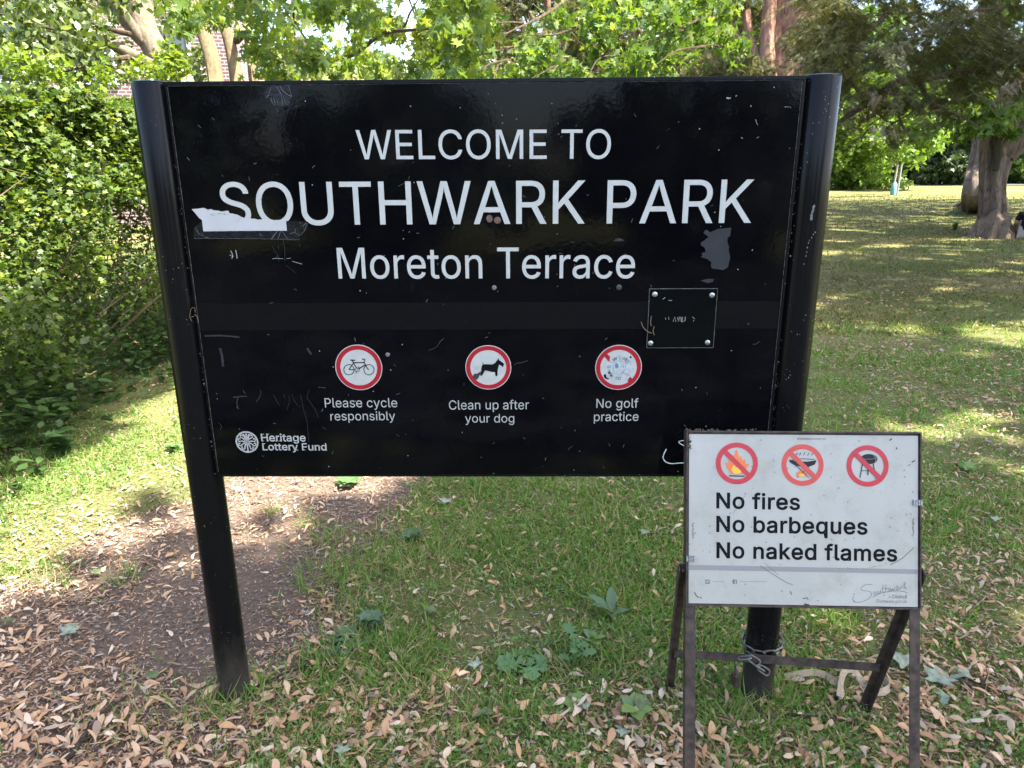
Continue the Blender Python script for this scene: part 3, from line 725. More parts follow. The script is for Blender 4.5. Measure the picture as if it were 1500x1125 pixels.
M_PAPER = plain("white_paper", (0.50, 0.49, 0.475), 0.75, 0.2, var=0.07, vscale=25)
M_RUST = plain("rust_spot", (0.17, 0.11, 0.085), 0.8, 0.2, var=0.35, vscale=60)

sign = empty("park_sign", SA + SE * W_SIGN / 2, "large black park welcome board with white lettering between two round black posts", "park sign")
tl, tr, bl = SP.uv(240.5, 118), SP.uv(1181, 112.5), SP.uv(319, 696)
PU0, PU1, PV1, PV0 = bl[0] * .5 + tl[0] * .5, tr[0], (tl[1] + tr[1]) / 2, bl[1]
PU1 = W_SIGN - PU0 - 0.0 if abs(W_SIGN - PU0 - PU1) < 0.03 else PU1

def sq(u0, u1, v0, v1):
    return [(u0, v0), (u1, v0), (u1, v1), (u0, v1)]

def slab(plane, u0, u1, v0, v1, n0, n1, mb=None):
    mb = mb or MB()
    c = plane.o + plane.e * (u0 + u1) / 2 + plane.v * (v0 + v1) / 2 + plane.n * (n0 + n1) / 2
    R = Matrix((Vector(plane.e), Vector(plane.v), Vector(plane.n))).transposed()
    return mb.box(c, (u1 - u0, v1 - v0, abs(n1 - n0)), R)

slab(SP, PU0 + .004, PU1 - .004, PV0 + .002, PV1 - .009, -0.060, -0.0006).build("panel", M_PANEL, sign, bevel=0.0008)
# the thin raised border of the panel
mb = MB()
slab(SP, PU0, PU1, PV1 - .0088, PV1, -0.062, 0.0026, mb)
slab(SP, PU0, PU0 + .0038, PV0, PV1 - .0090, -0.062, 0.0022, mb)
slab(SP, PU1 - .0062, PU1, PV0, PV1 - .0090, -0.062, 0.0030, mb)
slab(SP, PU0 + .0040, PU1 - .0064, PV0 - .004, PV0 + .0018, -0.062, 0.0016, mb)
mb.build("border", M_TRIM, sign, bevel=0.0007)
for k in (0, 1):
    c = SA + SE * (W_SIGN * k)
    mb = MB()
    zs = [-0.15, 0.0, 0.3, 0.7, 1.1, 1.5, POST_TOP - .006, POST_TOP - .002, POST_TOP]
    mb.tube([c + np.array([0, 0, z]) for z in zs], [POST_R] * 7 + [POST_R - .0015, POST_R - .006], 48)
    mb.build("post", M_POST, sign, smooth=True)
    # bracket fins joining the panel to the post
    s = 1 if k == 0 else -1
    for z in (0.9, 1.28, 1.66):
        mb = MB()
        u0 = (POST_R - .002) if k == 0 else W_SIGN - POST_R + .002
        u1 = PU0 + .001 if k == 0 else PU1 - .001
        slab(SP, min(u0, u1), max(u0, u1), z - .03, z + .03, -0.040, -0.030, mb)
        mb.build("bracket", M_TRIM, sign)

O1, O2, O3, O4 = 0.0004, 0.0009, 0.0014, 0.0019
lettering(SP, "WELCOME TO", (523.6, 233.2), (894.2, 232.4), 190.6, O1, M_WHITE, sign, bold=0.0002)
lettering(SP, "SOUTHWARK PARK", (326.0, 329.8), (1099.5, 326.2), 267.4, O1, M_WHITE, sign, bold=0.0004)
lettering(SP, "Moreton Terrace", (496.3, 407.8), (929.2, 407.3), 363.2, O1, M_WHITE, sign, bold=0.0004)
lettering(SP, "Please cycle", (476.2, 596.6), (582.2, 596.4), 583.3, O1, M_WHITE2, sign)
lettering(SP, "responsibly", (484.4, 615.8), (579.2, 615.4), 602.6, O1, M_WHITE2, sign, 528)
lettering(SP, "Clean up after", (657.8, 599.9), (774.8, 599.4), 586.5, O1, M_WHITE2, sign)
lettering(SP, "your dog", (681.4, 618.9), (753.4, 618.7), 606.1, O1, M_WHITE2, sign, 528)
lettering(SP, "No golf", (873.4, 597.4), (934.8, 597.0), 584.2, O1, M_WHITE2, sign)
lettering(SP, "practice", (869.9, 616.8), (935.1, 616.4), 603.6, O1, M_WHITE2, sign, 520)
# worn strip across the board
a = SP.uv(292, 444.6); b = SP.uv(297, 484.2)
flat("vinyl_strip", SP, [sq(PU0 + .0055, PU1 - .009, b[1], a[1])], O1 - .0002, M_BAND, sign)

def roundel(plane, c, r_out, r_red, r_in, parent, label, m_red=M_RED, m_face=M_WHITE, border=True):
    """disc with a white edge and a red ring"""
    if border:
        disc = flat("roundel", plane, [circle(c, r_out, 64)], O1, m_face, parent)
        flat("ring", plane, [circle(c, r_red, 64), circle(c, r_in, 64)], O2, m_red, disc)
    else:
        disc = flat("roundel", plane, [circle(c, r_out, 64), circle(c, r_in, 64)], O1, m_red, parent)
    disc['label'] = label
    return disc

def uvr(plane, cx, cy, rx):
    c = plane.uv(cx, cy)
    return c, plane.uv(cx + rx, cy)[0] - c[0]

# bicycle
c, r = uvr(SP, 525.6, 538.3, 34.4)
d = roundel(SP, c, r, r * .965, r * .785, sign, "red ringed white disc with a black bicycle")
K = (460, 490), 8.0375
B = lambda pts: SP.uvs(pts, *K)
cw = 1.45 * r / 276.0                                          # crop pixel in metres
L = [(B([(x, y) for x, y in circle((412, 413), 60, 30)] + [(472, 413)]), 6 * cw), (B([(x, y) for x, y in circle((648, 413), 60, 30)] + [(708, 413)]), 6 * cw),
     (B(circle((510, 416), 24, 20) + [(534, 416)]), 4 * cw),
     (B([(412, 413), (486, 413)]), 7 * cw), (B([(412, 413), (468, 330)]), 7 * cw), (B([(452, 308), (502, 396)]), 8 * cw), (B([(462, 330), (594, 330)]), 9 * cw),
     (B([(530, 402), (610, 352)]), 9 * cw), (B([(590, 318), (612, 372), (644, 416)]), 7 * cw), (B([(566, 288), (602, 290), (600, 306), (588, 318)]), 8 * cw),
     (B([(428, 300), (484, 302)]), 10 * cw), (B([(528, 380), (516, 404), (498, 444)]), 4 * cw), (B([(484, 452), (506, 452)]), 4 * cw), (B([(518, 380), (538, 380)]), 4 * cw)]
strokes_mesh("bicycle_symbol", SP, L, O2 + .0002, M_INK, d)
# dog
c, r = uvr(SP, 715.3, 538.3, 33.6)
d = roundel(SP, c, r, r * .965, r * .785, sign, "red ringed white disc with a black dog and its mess")
K = (650, 490), 8.036
dog = [(455, 322), (461, 325), (468, 348), (574, 350), (604, 334), (630, 300), (645, 276), (652, 300), (690, 325), (710, 345), (697, 386), (684, 370), (650, 352), (645, 380), (634, 420), (634, 478), (622, 490), (608, 482), (604, 440), (570, 440), (520, 428), (488, 420), (470, 450), (450, 485), (428, 482), (446, 440), (440, 410), (448, 370), (460, 350)]
flat("dog_symbol", SP, [SP.uvs(dog, *K)], O2 + .0002, M_INK, d)
M_MESS = plain("brown_grey_print", (0.05, 0.042, 0.04), 0.5, 0.3)
flat("mess_symbol", SP, [SP.uvs([(342, 490), (360, 460), (395, 458), (440, 430), (455, 440), (420, 480), (408, 512), (385, 532), (355, 520)], *K)], O2 + .0001, M_MESS, d)
strokes_mesh("smell_lines", SP, [(SP.uvs(q, *K), .0004) for q in ([(360, 380), (366, 400), (358, 420)], [(376, 370), (384, 392), (374, 414)], [(396, 378), (390, 400), (404, 422)], [(412, 374), (432, 384)])], O2 + .0001, M_GREY, d)
# golf, half hidden by a worn sticker
c, r = uvr(SP, 906.0, 538.3, 34.2)
d = roundel(SP, c, r, r * .965, r * .785, sign, "red ringed white disc whose bar is hidden by a worn round sticker")
K = (850, 490), 8.036
bar1 = [(262, 232), (300, 212), (352, 262), (340, 318), (330, 312)]
bar2 = [(610, 518), (640, 540), (590, 570), (555, 548), (572, 510), (584, 496)]
flat("bar", SP, [SP.uvs(bar1, *K), SP.uvs(bar2, *K)], O2 + .0002, M_RED, d)
stk = flat("sticker", SP, [circle(SP.uv(850 + 462 / 8.036, 490 + 395 / 8.036), r * .60, 40)], O2 + .0001, plain("worn_white_sticker", (0.50, 0.53, 0.52), .5, .3, var=.25, vscale=90), d)
flat("golf_symbol", SP, [SP.uvs([(288, 462), (300, 468), (312, 505), (345, 518), (310, 524), (282, 505), (276, 478)], *K), SP.uvs([(578, 262), (596, 250), (606, 268), (590, 280)], *K)], O3, M_INK, d)
shield = [(385, 335), (420, 320), (460, 304), (500, 320), (535, 335), (532, 410), (500, 455), (455, 478), (405, 455), (388, 410), (385, 335)]
strokes_mesh("crest_outline", SP, [(SP.uvs(shield, *K), .0005)], O3, M_GREY, stk)
M_BLUE = plain("blue_print", (0.10, 0.22, 0.30), .5, .3)
flat("crest_mark", SP, [SP.uvs([(410, 345), (425, 335), (445, 345), (450, 375), (430, 400), (408, 385)], *K)], O3, M_BLUE, stk)
strokes_mesh("crest_lines", SP, [(SP.uvs(q, *K), w) for q, w in (([(480, 340), (500, 350), (510, 390)], .0008), ([(440, 420), (480, 415)], .0007), ([(470, 380), (500, 372)], .0006), ([(420, 430), (450, 460)], .0006), ([(500, 420), (512, 436)], .0007))], O3, M_GREY, stk)
strokes_mesh("bar_remnant", SP, [(SP.uvs([(478, 446), (505, 455), (540, 460), (572, 490)], *K), .0012), (SP.uvs([(335, 290), (350, 312), (366, 326)], *K), .0010)], O3, M_RED, stk)
def arc_word(word, a0, a1, rr, size, flip):
    """small letters round a circle"""
    lo = []
    cc = SP.uv(850 + 462 / 8.036, 490 + 395 / 8.036)
    for i, ch in enumerate(word):
        if ch == ' ':
            continue
        a = rad(a0 + (a1 - a0) * i / max(1, len(word) - 1))
        g = [parse(q) for q in GLYPHS[ch][1:]]
        w = GLYPHS[ch][0]
        k = size / 509
        up = np.array([math.cos(a), math.sin(a)]) * (-1 if flip else 1)
        rt = np.array([up[1], -up[0]])
        o = cc + np.array([math.cos(a), math.sin(a)]) * rr
        for lp in g:
            lo.append([tuple(o + rt * ((x - w / 2) * k) + up * ((y - 250) * k)) for x, y in lp])
    return lo
flat("sticker_lettering", SP, arc_word("NO", 196, 172, r * .46, r * .13, False) + arc_word("MY LINES", 122, 40, r * .46, r * .13, False) + arc_word("WE DO", 215, 272, r * .46, r * .13, True), O3, M_MESS, stk)
# heritage emblem and its name
c, r = uvr(SP, 361.9, 647.4, 16.7)
emb = flat("emblem", SP, [circle(c, r, 56), circle(c, r * .86, 56)], O1, M_WHITE2, sign)
emb['label'] = "white round emblem of curling rays beside serif lettering"
L = []
for k in range(10):
    a = rad(90 + 36 * k)
    ux, uy = np.array([math.cos(a), math.sin(a)]), np.array([-math.sin(a), math.cos(a)])
    if k == 0:
        for q in (-.22, 0, .22):
            L.append(([c + uy * (q * .5 * r), c + ux * (.45 * r) + uy * (q * .7 * r), c + ux * ((.80 if q == 0 else .74) * r) + uy * (q * 1.15 * r)], r * .15))
        continue
    s = 1 if k < 5 else -1
    if k == 5:
        L.append(([c, c + ux * (.9 * r)], r * .13)); continue
    L.append(([c, c + ux * (.40 * r) + uy * (.04 * s * r), c + ux * (.68 * r) + uy * (.17 * s * r), c + ux * (.80 * r) + uy * (.02 * s * r), c + ux * (.72 * r) - uy * (.13 * s * r), c + ux * (.60 * r) - uy * (.06 * s * r)], r * .115))
strokes_mesh("emblem_rays", SP, [([tuple(p) for p in q], w) for q, w in L], O1 + .0001, M_WHITE2, emb)
lettering(SP, "Heritage", (383.3, 646.2), (447.9, 646.4), 635.6, O1, M_WHITE2, sign, bold=0.0005)
lettering(SP, "Lottery Fund", (385.2, 659.3), (478.5, 659.6), 649.2, O1, M_WHITE2, sign, bold=0.0005)
srf = []
def foot(px, py, w=3.0, h=.75):
    q = SP.uv(px, py); ww = abs(SP.uv(px + w, py)[0] - q[0]); hh = abs(SP.uv(px, py - h)[1] - q[1])
    srf.append(sq(q[0] - ww / 2, q[0] + ww / 2, q[1] - hh / 2, q[1] + hh / 2))
for px, py in [(385.3, 645.8), (392.8, 645.8), (385.3, 636), (392.8, 636), (404.5, 645.8), (409.8, 645.8), (387, 659), (435.5, 659), (446, 650.2), (387.2, 649.8), (446, 659), (462.5, 659), (467.5, 659), (476.5, 659), (424, 659)]:
    foot(px, py)
mb = MB()
for q in srf:
    M = SP.mat(O1 + .0003)
    mb.add([M @ Vector((x, y, 0)) for x, y in q], [(0, 1, 2, 3)])
mb.build("serifs", M_WHITE2, sign)
# clear plate on four screws
tlp, trp, blp, brp = [SP.uv(*q) for q in ((952.4, 422.5), (1051.0, 423.4), (946.6, 508.6), (1043.2, 508.6))]
u0, u1, v0, v1 = (tlp[0] + blp[0]) / 2, (trp[0] + brp[0]) / 2, (blp[1] + brp[1]) / 2, (tlp[1] + trp[1]) / 2
M_PLATE = plain("black_plate", (0.003, 0.004, 0.004), 0.12, 0.14, var=0.3, vscale=30)
M_EDGE = plain("dusty_plate_edge", (0.14, 0.14, 0.125), 0.6, 0.3, var=0.5, vscale=60)
pl = slab(SP, u0, u1, v0, v1, 0.0, 0.004).build("plate", M_PLATE, sign)
pl['label'] = "small square black plate held by four screws"
mb = MB()
e = .0011
slab(SP, u0 - e, u1 + e, v1, v1 + e, 0, .0044, mb); slab(SP, u0 - e, u1 + e, v0 - e, v0, 0, .0044, mb)
slab(SP, u0 - e, u0, v0, v1, 0, .0042, mb); slab(SP, u1, u1 + e, v0, v1, 0, .0042, mb)
mb.build("plate_edge", M_EDGE, pl)
for px, py in [(958.6, 430.7), (1042.2, 431.8), (952.4, 502.1), (1035.7, 501.1)]:
    q = SP.uv(px, py); p = SP.o + SP.e * q[0] + SP.v * q[1]
    MB().tube([p + SP.n * t for t in (.004, .0062, .0074, .0078)], [.0068, .0068, .005, .0022], 14).build("screw", M_SCREW, pl, smooth=True)
K = (620, 400), 3.333
strokes_mesh("plate_remnant", SP, [(SP.uvs(q, *K), w) for q, w in (([(1218, 236), (1226, 212), (1232, 236)], .001), ([(1240, 214), (1244, 236), (1250, 212)], .0012), ([(1256, 212), (1258, 236)], .0014), ([(1264, 214), (1262, 236), (1276, 232), (1278, 212)], .0012), ([(1180, 216), (1184, 226)], .0009), ([(1196, 212), (1198, 226)], .0008), ([(1312, 212), (1324, 222)], .001), ([(1316, 234), (1320, 228)], .001), ([(1168, 126), (1180, 118)], .0012), ([(1196, 132), (1214, 132)], .001))], .0046, M_WHITE2, pl)
# peeled patch, stains and scuffs
K = (700, 250), 3.571
flat("peeled_patch", SP, [SP.uvs([(1185, 316), (1196, 308), (1214, 322), (1240, 312), (1256, 305), (1325, 298), (1320, 340), (1306, 352), (1304, 372), (1314, 400), (1312, 418), (1320, 452), (1308, 505), (1282, 520), (1250, 514), (1225, 512), (1218, 496), (1222, 480), (1200, 462), (1180, 456), (1165, 452), (1176, 440), (1168, 432), (1192, 424), (1186, 402), (1168, 392), (1165, 378), (1188, 362), (1206, 346), (1180, 326)], *K)], O1, M_GREY, sign)
for q in ([(1165, 575), (1200, 566), (1235, 566), (1228, 582), (1200, 588)], [(708, 368), (725, 355), (745, 352), (768, 366), (740, 370)]):
    flat("scuff", SP, [SP.uvs(q, *K)], O1, M_GREY, sign)
K = (480, 170), 3.409
flat("rust_spot", SP, [circle(SP.uv(480 + 808 / 3.409, 170 + 512 / 3.409), .0082, 20, .0095)], O2, M_RUST, sign)
flat("rust_spot", SP, [circle(SP.uv(480 + 848 / 3.409, 170 + 520 / 3.409), .0092, 20, .0086)], O2 + .0003, M_RUST, sign)
for px, py, rr in [(906.8, 420.8, .0075), (724, 421.4, .0065), (568, 519.5, .0062)]:
    q = SP.uv(px, py); p = SP.o + SP.e * q[0] + SP.v * q[1]
    MB().tube([p + SP.n * t for t in (-.0004, .0012, .0022, .0024)], [rr, rr * .95, rr * .6, rr * .3], 16).build("bolt_head", plain("weathered_bolt", (.07, .065, .06) if rr > .007 else (.2, .17, .15), .6, .3, .3), sign, smooth=True)
rs = np.random.default_rng(3)
L = []
for k in range(90):       # scratches and bits of spider web and droppings
    q = np.array([rs.uniform(PU0 + .02, PU1 - .02), rs.uniform(PV0 + .02, PV1 - .03)]); a = rs.uniform(0, 6.28); l = rs.uniform(.003, .012) * (1 if rs.random() > .12 else 5)
    pts = [q]
    for j in range(4):
        a += rs.normal() * .35; pts.append(pts[-1] + l / 4 * np.array([math.cos(a), math.sin(a)]))
    L.append(([tuple(p) for p in pts], rs.uniform(.0004, .0013) if l < .013 else .00045))
strokes_mesh("scratches", SP, L, O1 + .0002, M_SCUFF, sign)
L = []
for z, k, pts, w in (((270, 420), 3.333, [(435, 525), (450, 555), (466, 580)], .002), ((270, 420), 3.333, [(485, 525), (492, 545)], .002), ((270, 420), 3.333, [(525, 525), (540, 560), (552, 578)], .002), ((270, 420), 3.333, [(512, 530), (512, 565), (502, 600)], .002), ((270, 420), 3.333, [(568, 525), (580, 590), (598, 650), (606, 720), (608, 760)], .0022), ((270, 420), 3.333, [(610, 500), (598, 540), (640, 600), (656, 640)], .0022), ((270, 420), 3.333, [(238, 540), (270, 536), (305, 535)], .006), ((270, 420), 3.333, [(262, 540), (256, 570), (266, 598)], .006), ((270, 420), 3.333, [(175, 300), (185, 340), (190, 390)], .012), ((270, 420), 3.333, [(100, 240), (180, 238), (270, 246)], .008), ((270, 420), 3.333, [(600, 300), (620, 330)], .012), ((270, 420), 3.333, [(655, 490), (690, 494)], .006),
                     ((260, 280), 7.5, [(1040, 600), (1070, 660), (1110, 710), (1115, 770)], .002), ((260, 280), 7.5, [(1105, 590), (1112, 640)], .002), ((260, 280), 7.5, [(1160, 530), (1180, 640), (1180, 770)], .0022), ((260, 280), 7.5, [(1190, 810), (1240, 850), (1300, 900)], .0012)):
    L.append((SP.uvs(pts, z, k), w * .55))
strokes_mesh("glue_runs", SP, L, O1 + .0001, plain("dull_glue", (.028, .028, .032), .6, .3, var=.4, vscale=50), sign)
K = (260, 280), 7.5
L = [(SP.uvs(q, *K), w) for q, w in (([(585, 655), (605, 690), (600, 740)], .0016), ([(640, 645), (650, 690), (655, 740)], .0018), ([(600, 700), (612, 720)], .0022), ([(575, 700), (590, 712)], .0009), ([(1045, 742), (1100, 738), (1160, 742)], .0008), ([(1200, 742), (1245, 735)], .0009), ([(1260, 770), (1330, 790), (1370, 800)], .0009))]
strokes_mesh("paper_flecks", SP, L, O1 + .0003, M_WHITE2, sign)
# crumpled tape at the upper edge
K = (180, 90), 5
flat("tape_scrap", SP, [SP.uvs([(1025, 240), (1060, 195), (1095, 178), (1222, 176), (1240, 258), (1215, 330), (1150, 326), (1090, 300), (1066, 262), (1048, 270)], *K)], O1, M_TAPE, sign)
L = [(SP.uvs(q, *K), w) for q, w in (([(1055, 268), (1085, 200)], .0012), ([(1090, 262), (1088, 290), (1110, 320)], .0008), ([(1105, 265), (1120, 320)], .0008), ([(1130, 190), (1160, 240), (1175, 320)], .0009), ([(1150, 180), (1170, 210), (1200, 240), (1240, 256)], .0011), ([(1215, 180), (1225, 215), (1238, 256)], .0008), ([(1175, 255), (1200, 320)], .0008), ([(1130, 280), (1140, 322)], .0008))]
strokes_mesh("tape_creases", SP, L, O2, M_SCUFF, sign)
# scale of pale marks on the right post and panel corner
K = (1080, 100), 3.75
L = [(SP.uvs(q, *K), w) for q, w in (([(100, 280), (106, 300), (112, 312)], .0012), ([(20, 380), (30, 386)], .001), ([(106, 384), (118, 376)], .001), ([(258, 212), (290, 212), (294, 220)], .001))]
K = (1060, 90), 7.5
L += [(SP.uvs([(30, 400), (52, 405), (78, 402)], *K), .0035), (SP.uvs([(130, 385), (146, 370)], *K), .002)]
strokes_mesh("pale_marks", SP, L, O1 + .0003, plain("pale_mark", (.33, .32, .29), .8, .2, var=.4, vscale=120), sign)

# dust caught along the edges of the panel and in the gaps beside the posts
M_DUST = plain("edge_dust", (.17, .16, .135), .9, .1, var=.55, vscale=70, dark=(.03, .03, .028))
mb = MB()
slab(SP, PU1 - .0078, PU1 - .0066, PV0 + .01, PV1 - .012, -.0004, .0007, mb)
slab(SP, PU0 + .0042, PU0 + .0050, PV0 + .01, PV1 - .012, -.0004, .0006, mb)
slab(SP, PU0 + .006, PU1 - .008, PV1 - .0102, PV1 - .0094, -.0004, .0009, mb)
for k in range(110):
    left = rs.random() < .55
    u = (PU0 - rs.uniform(-.001, .006)) if left else (PU1 + rs.uniform(-.001, .008))
    v = PV0 + (PV1 - PV0) * min(1, abs(rs.choice([.05, .12, .22, .3, .62, .75]) + rs.normal() * .05))
    p = SP.o + SP.e * u + SP.v * v + SP.n * rs.uniform(-.004, .003)
    mb.box(p, rs.uniform(.0006, .0024, 3) * (1 if rs.random() > .1 else 2.0), Matrix.Rotation(rs.uniform(0, 3), 3, 'Y') @ Matrix.Rotation(rs.uniform(0, 3), 3, 'X'))
for k in range(26):
    p = SP.o + SP.e * rs.uniform(PU0, PU1) + SP.v * (PV1 + .0008) + SP.n * rs.uniform(-.05, .003)
    mb.box(p, rs.uniform(.0015, .006, 3) * [1, 1, .5], Matrix.Rotation(rs.uniform(0, 3), 3, 'Z'))
mb.build("edge_dust", M_DUST, sign)
mb = MB()
K = (220, 400), 3.75
for q in ([(232, 262), (220, 236), (228, 196), (246, 190), (250, 215)], [(246, 225), (262, 240), (268, 275)], [(228, 240), (244, 236)]):
    mb.tube([SP.o + SP.e * SP.uv(K[0][0] + a / K[1], K[0][1] + b / K[1])[0] + SP.v * SP.uv(K[0][0] + a / K[1], K[0][1] + b / K[1])[1] + SP.n * .003 for a, b in spline(q, 4)], .0006, 6)
K = (620, 400), 3.333
for q in ([(1062, 236), (1072, 262), (1092, 282), (1114, 292)], [(1112, 208), (1108, 240), (1112, 256)], [(1126, 258), (1120, 280), (1126, 300)]):
    mb.tube([SP.o + SP.e * SP.uv(K[0][0] + a / K[1], K[0][1] + b / K[1])[0] + SP.v * SP.uv(K[0][0] + a / K[1], K[0][1] + b / K[1])[1] + SP.n * .006 for a, b in spline(q, 4)], .0009, 6)
mb.build("dead_tendrils", plain("dry_tendril", (.26, .19, .12), .8, .2, var=.3, vscale=80), sign, smooth=True)
K = (1080, 100), 3.75
mb = MB()
def post_mark(pts, w):
    """scraped paint on the round of the right post"""
    for px, py in pts:
        c0 = SA + SE * W_SIGN
        d = ray(px, py); o2 = (CAMP - c0)[:2]; d2 = d[:2]
        A_, B_, C_ = d2 @ d2, o2 @ d2, o2 @ o2 - (POST_R + .0004) ** 2
        disc = B_ * B_ - A_ * C_
        if disc <= 0: continue
        p = CAMP + d * ((-B_ - math.sqrt(disc)) / A_)
        n = np.array([p[0] - c0[0], p[1] - c0[1], 0]); n /= np.linalg.norm(n)
        t = np.array([-n[1], n[0], 0])
        a_ = [rs.uniform(.6, 1.2) * w for _ in range(6)]
        mb.add([p + t * (math.cos(j * 1.047) * a_[j]) + np.array([0, 0, 1]) * (math.sin(j * 1.047) * a_[j] * 1.5) for j in range(6)], [tuple(range(6))])
P2 = lambda pts: [(1080 + a / 3.75, 100 + b / 3.75) for a, b in pts]
post_mark(P2([(420, 760), (416, 775), (412, 790), (408, 808), (406, 826)]), .0034)
post_mark(P2([(428, 900), (418, 912), (408, 930), (396, 945), (390, 960), (386, 985), (382, 1010), (378, 1030)]), .0016)
post_mark(P2([(484, 155), (482, 172), (500, 196), (490, 236), (383, 466), (384, 516), (366, 1075)]), .0013)
post_mark([(1080 + a / 3.75, 380 + b / 3.75) for a, b in ((376, 306), (298, 396), (330, 412), (290, 636), (282, 650), (268, 660))], .0016)
mb.build("paint_scrape", plain("bare_grey_metal", (.20, .20, .20), .6, .3, var=.4, vscale=90), sign)

# torn paper notice under tape
K = (260, 280), 7.5
paper = empty("torn_notice", SP.o + SP.e * SP.uv(360, 330)[0] + SP.v * SP.uv(360, 330)[1], "torn white paper scrap taped over the bottom of the first letters of the board", "paper notice")
flat("tape", SP, [SP.uvs([(178, 402), (270, 330), (1300, 328), (1440, 335), (1430, 420), (1350, 480), (1345, 545), (900, 528), (182, 520)], *K)], O2, M_TAPE, paper)
flat("paper", SP, [SP.uvs([(160, 198), (225, 192), (290, 182), (330, 200), (372, 196), (400, 210), (450, 214), (490, 225), (510, 220), (560, 213), (575, 243), (610, 248), (650, 255), (680, 268), (700, 280), (745, 298), (850, 302), (880, 312), (940, 310), (985, 325), (1035, 318), (1110, 316), (1192, 310), (1204, 434), (700, 436), (287, 441), (270, 314), (245, 300)], *K)], O3, M_PAPER, paper)
Bk = lambda q: SP.uvs(q, *K)
L = [(Bk(q), .0007) for q in ([(336, 222), (336, 204), (352, 198), (362, 206)], [(372, 250), (376, 268)], [(364, 258), (380, 252)], [(388, 262), (392, 248), (408, 246), (412, 262), (400, 270), (388, 262)],
      [(448, 262), (448, 244)], [(448, 250), (462, 242), (470, 250), (470, 260)], [(470, 250), (486, 242), (494, 252), (494, 260)], [(508, 252), (530, 248), (526, 240), (512, 242), (508, 254), (520, 262), (534, 258)], [(548, 244), (546, 258), (562, 262)])]
strokes_mesh("handwriting", SP, L, O3 + .0003, M_MESS, paper)
L = [(Bk(q), w) for q, w in (([(1030, 528), (1105, 430)], .0013), ([(1104, 528), (1136, 440)], .0010), ([(1214, 528), (1150, 438)], .0010), ([(200, 400), (240, 470), (290, 490)], .0009), ([(300, 505), (345, 508)], .0014), ([(905, 465), (930, 490)], .0012), ([(1230, 470), (1290, 450), (1300, 412)], .0009), ([(1290, 450), (1345, 490)], .0009), ([(1380, 385), (1410, 350)], .0011), ([(1345, 340), (1360, 352)], .0014), ([(1425, 350), (1395, 440), (1350, 486)], .0007), ([(182, 520), (700, 520), (1345, 530)], .0005), ([(640, 300), (655, 350), (700, 290)], .0005))]
strokes_mesh("tape_creases", SP, L, O3 + .0003, M_SCUFF, paper)

# ------------------------------------------------------------------ the folding A-frame sign
KA = 0.97
FO = CAMP + KA * (np.array([0.46171, 1.80709, 0.92477]) - CAMP)
FYAW, FT, FW, FH = rad(-2.467), 0.29360, 0.61 * KA, 0.46381 * KA
FE = np.array([math.cos(FYAW), math.sin(FYAW), 0])
fn = np.array([math.sin(FYAW), -math.cos(FYAW), 0])
FV = np.array([0, 0, 1]) * math.cos(FT) - fn * math.sin(FT)
FN = np.cross(FE, FV)
FP = Plane(FO, FE, FV, FN)
FL = FO[2] / math.cos(FT)
M_IRON = plain("rusty_dark_steel", (0.088, 0.062, 0.048), 0.62, 0.35, 0.1, var=0.55, vscale=38, bmp=0.25, dark=(0.030, 0.022, 0.018))

def mat_white_board():
    m, nt, b, o = new_mat("white_metal_board")
    v = coords(nt)
    base = ramp(nt, [(0.35, (0.37, 0.365, 0.315)), (0.7, (0.43, 0.42, 0.368))], noise(nt, v, 5, 5))
    st = noise(nt, v, 13, 7, 0.75)
    base = mixc(nt, ramp(nt, [(0.50, (0, 0, 0)), (0.80, (0.6, 0.6, 0.6))], st), base, (0.26, 0.225, 0.16))
    for sc, thr, gt, col in ((150, 0.20, 0.30, (0.33, 0.33, 0.30)), (55, 0.13, 0.55, (0.12, 0.11, 0.10))):
        vo = nt.nodes.new('ShaderNodeTexVoronoi'); vo.inputs['Scale'].default_value = sc
        nt.links.new(v, vo.inputs['Vector'])
        lt = nt.nodes.new('ShaderNodeMath'); lt.operation = 'LESS_THAN'; lt.inputs[1].default_value = thr
        nt.links.new(vo.outputs['Distance'], lt.inputs[0])
        sep = nt.nodes.new('ShaderNodeSeparateColor'); nt.links.new(vo.outputs['Color'], sep.inputs[0])
        g = nt.nodes.new('ShaderNodeMath'); g.operation = 'GREATER_THAN'; g.inputs[1].default_value = gt
        nt.links.new(sep.outputs[0], g.inputs[0])
        mu = nt.nodes.new('ShaderNodeMath'); mu.operation = 'MULTIPLY'
        nt.links.new(lt.outputs[0], mu.inputs[0]); nt.links.new(g.outputs[0], mu.inputs[1])
        m2 = nt.nodes.new('ShaderNodeMath'); m2.operation = 'MULTIPLY'; m2.inputs[1].default_value = 0.6
        nt.links.new(mu.outputs[0], m2.inputs[0])
        base = mixc(nt, m2.outputs[0], base, col)
    nt.links.new(base, b.inputs['Base Color'])
    b.inputs['Roughness'].default_value = 0.32
    b.inputs['Specular IOR Level'].default_value = 0.45
    return m
M_BOARD = mat_white_board()

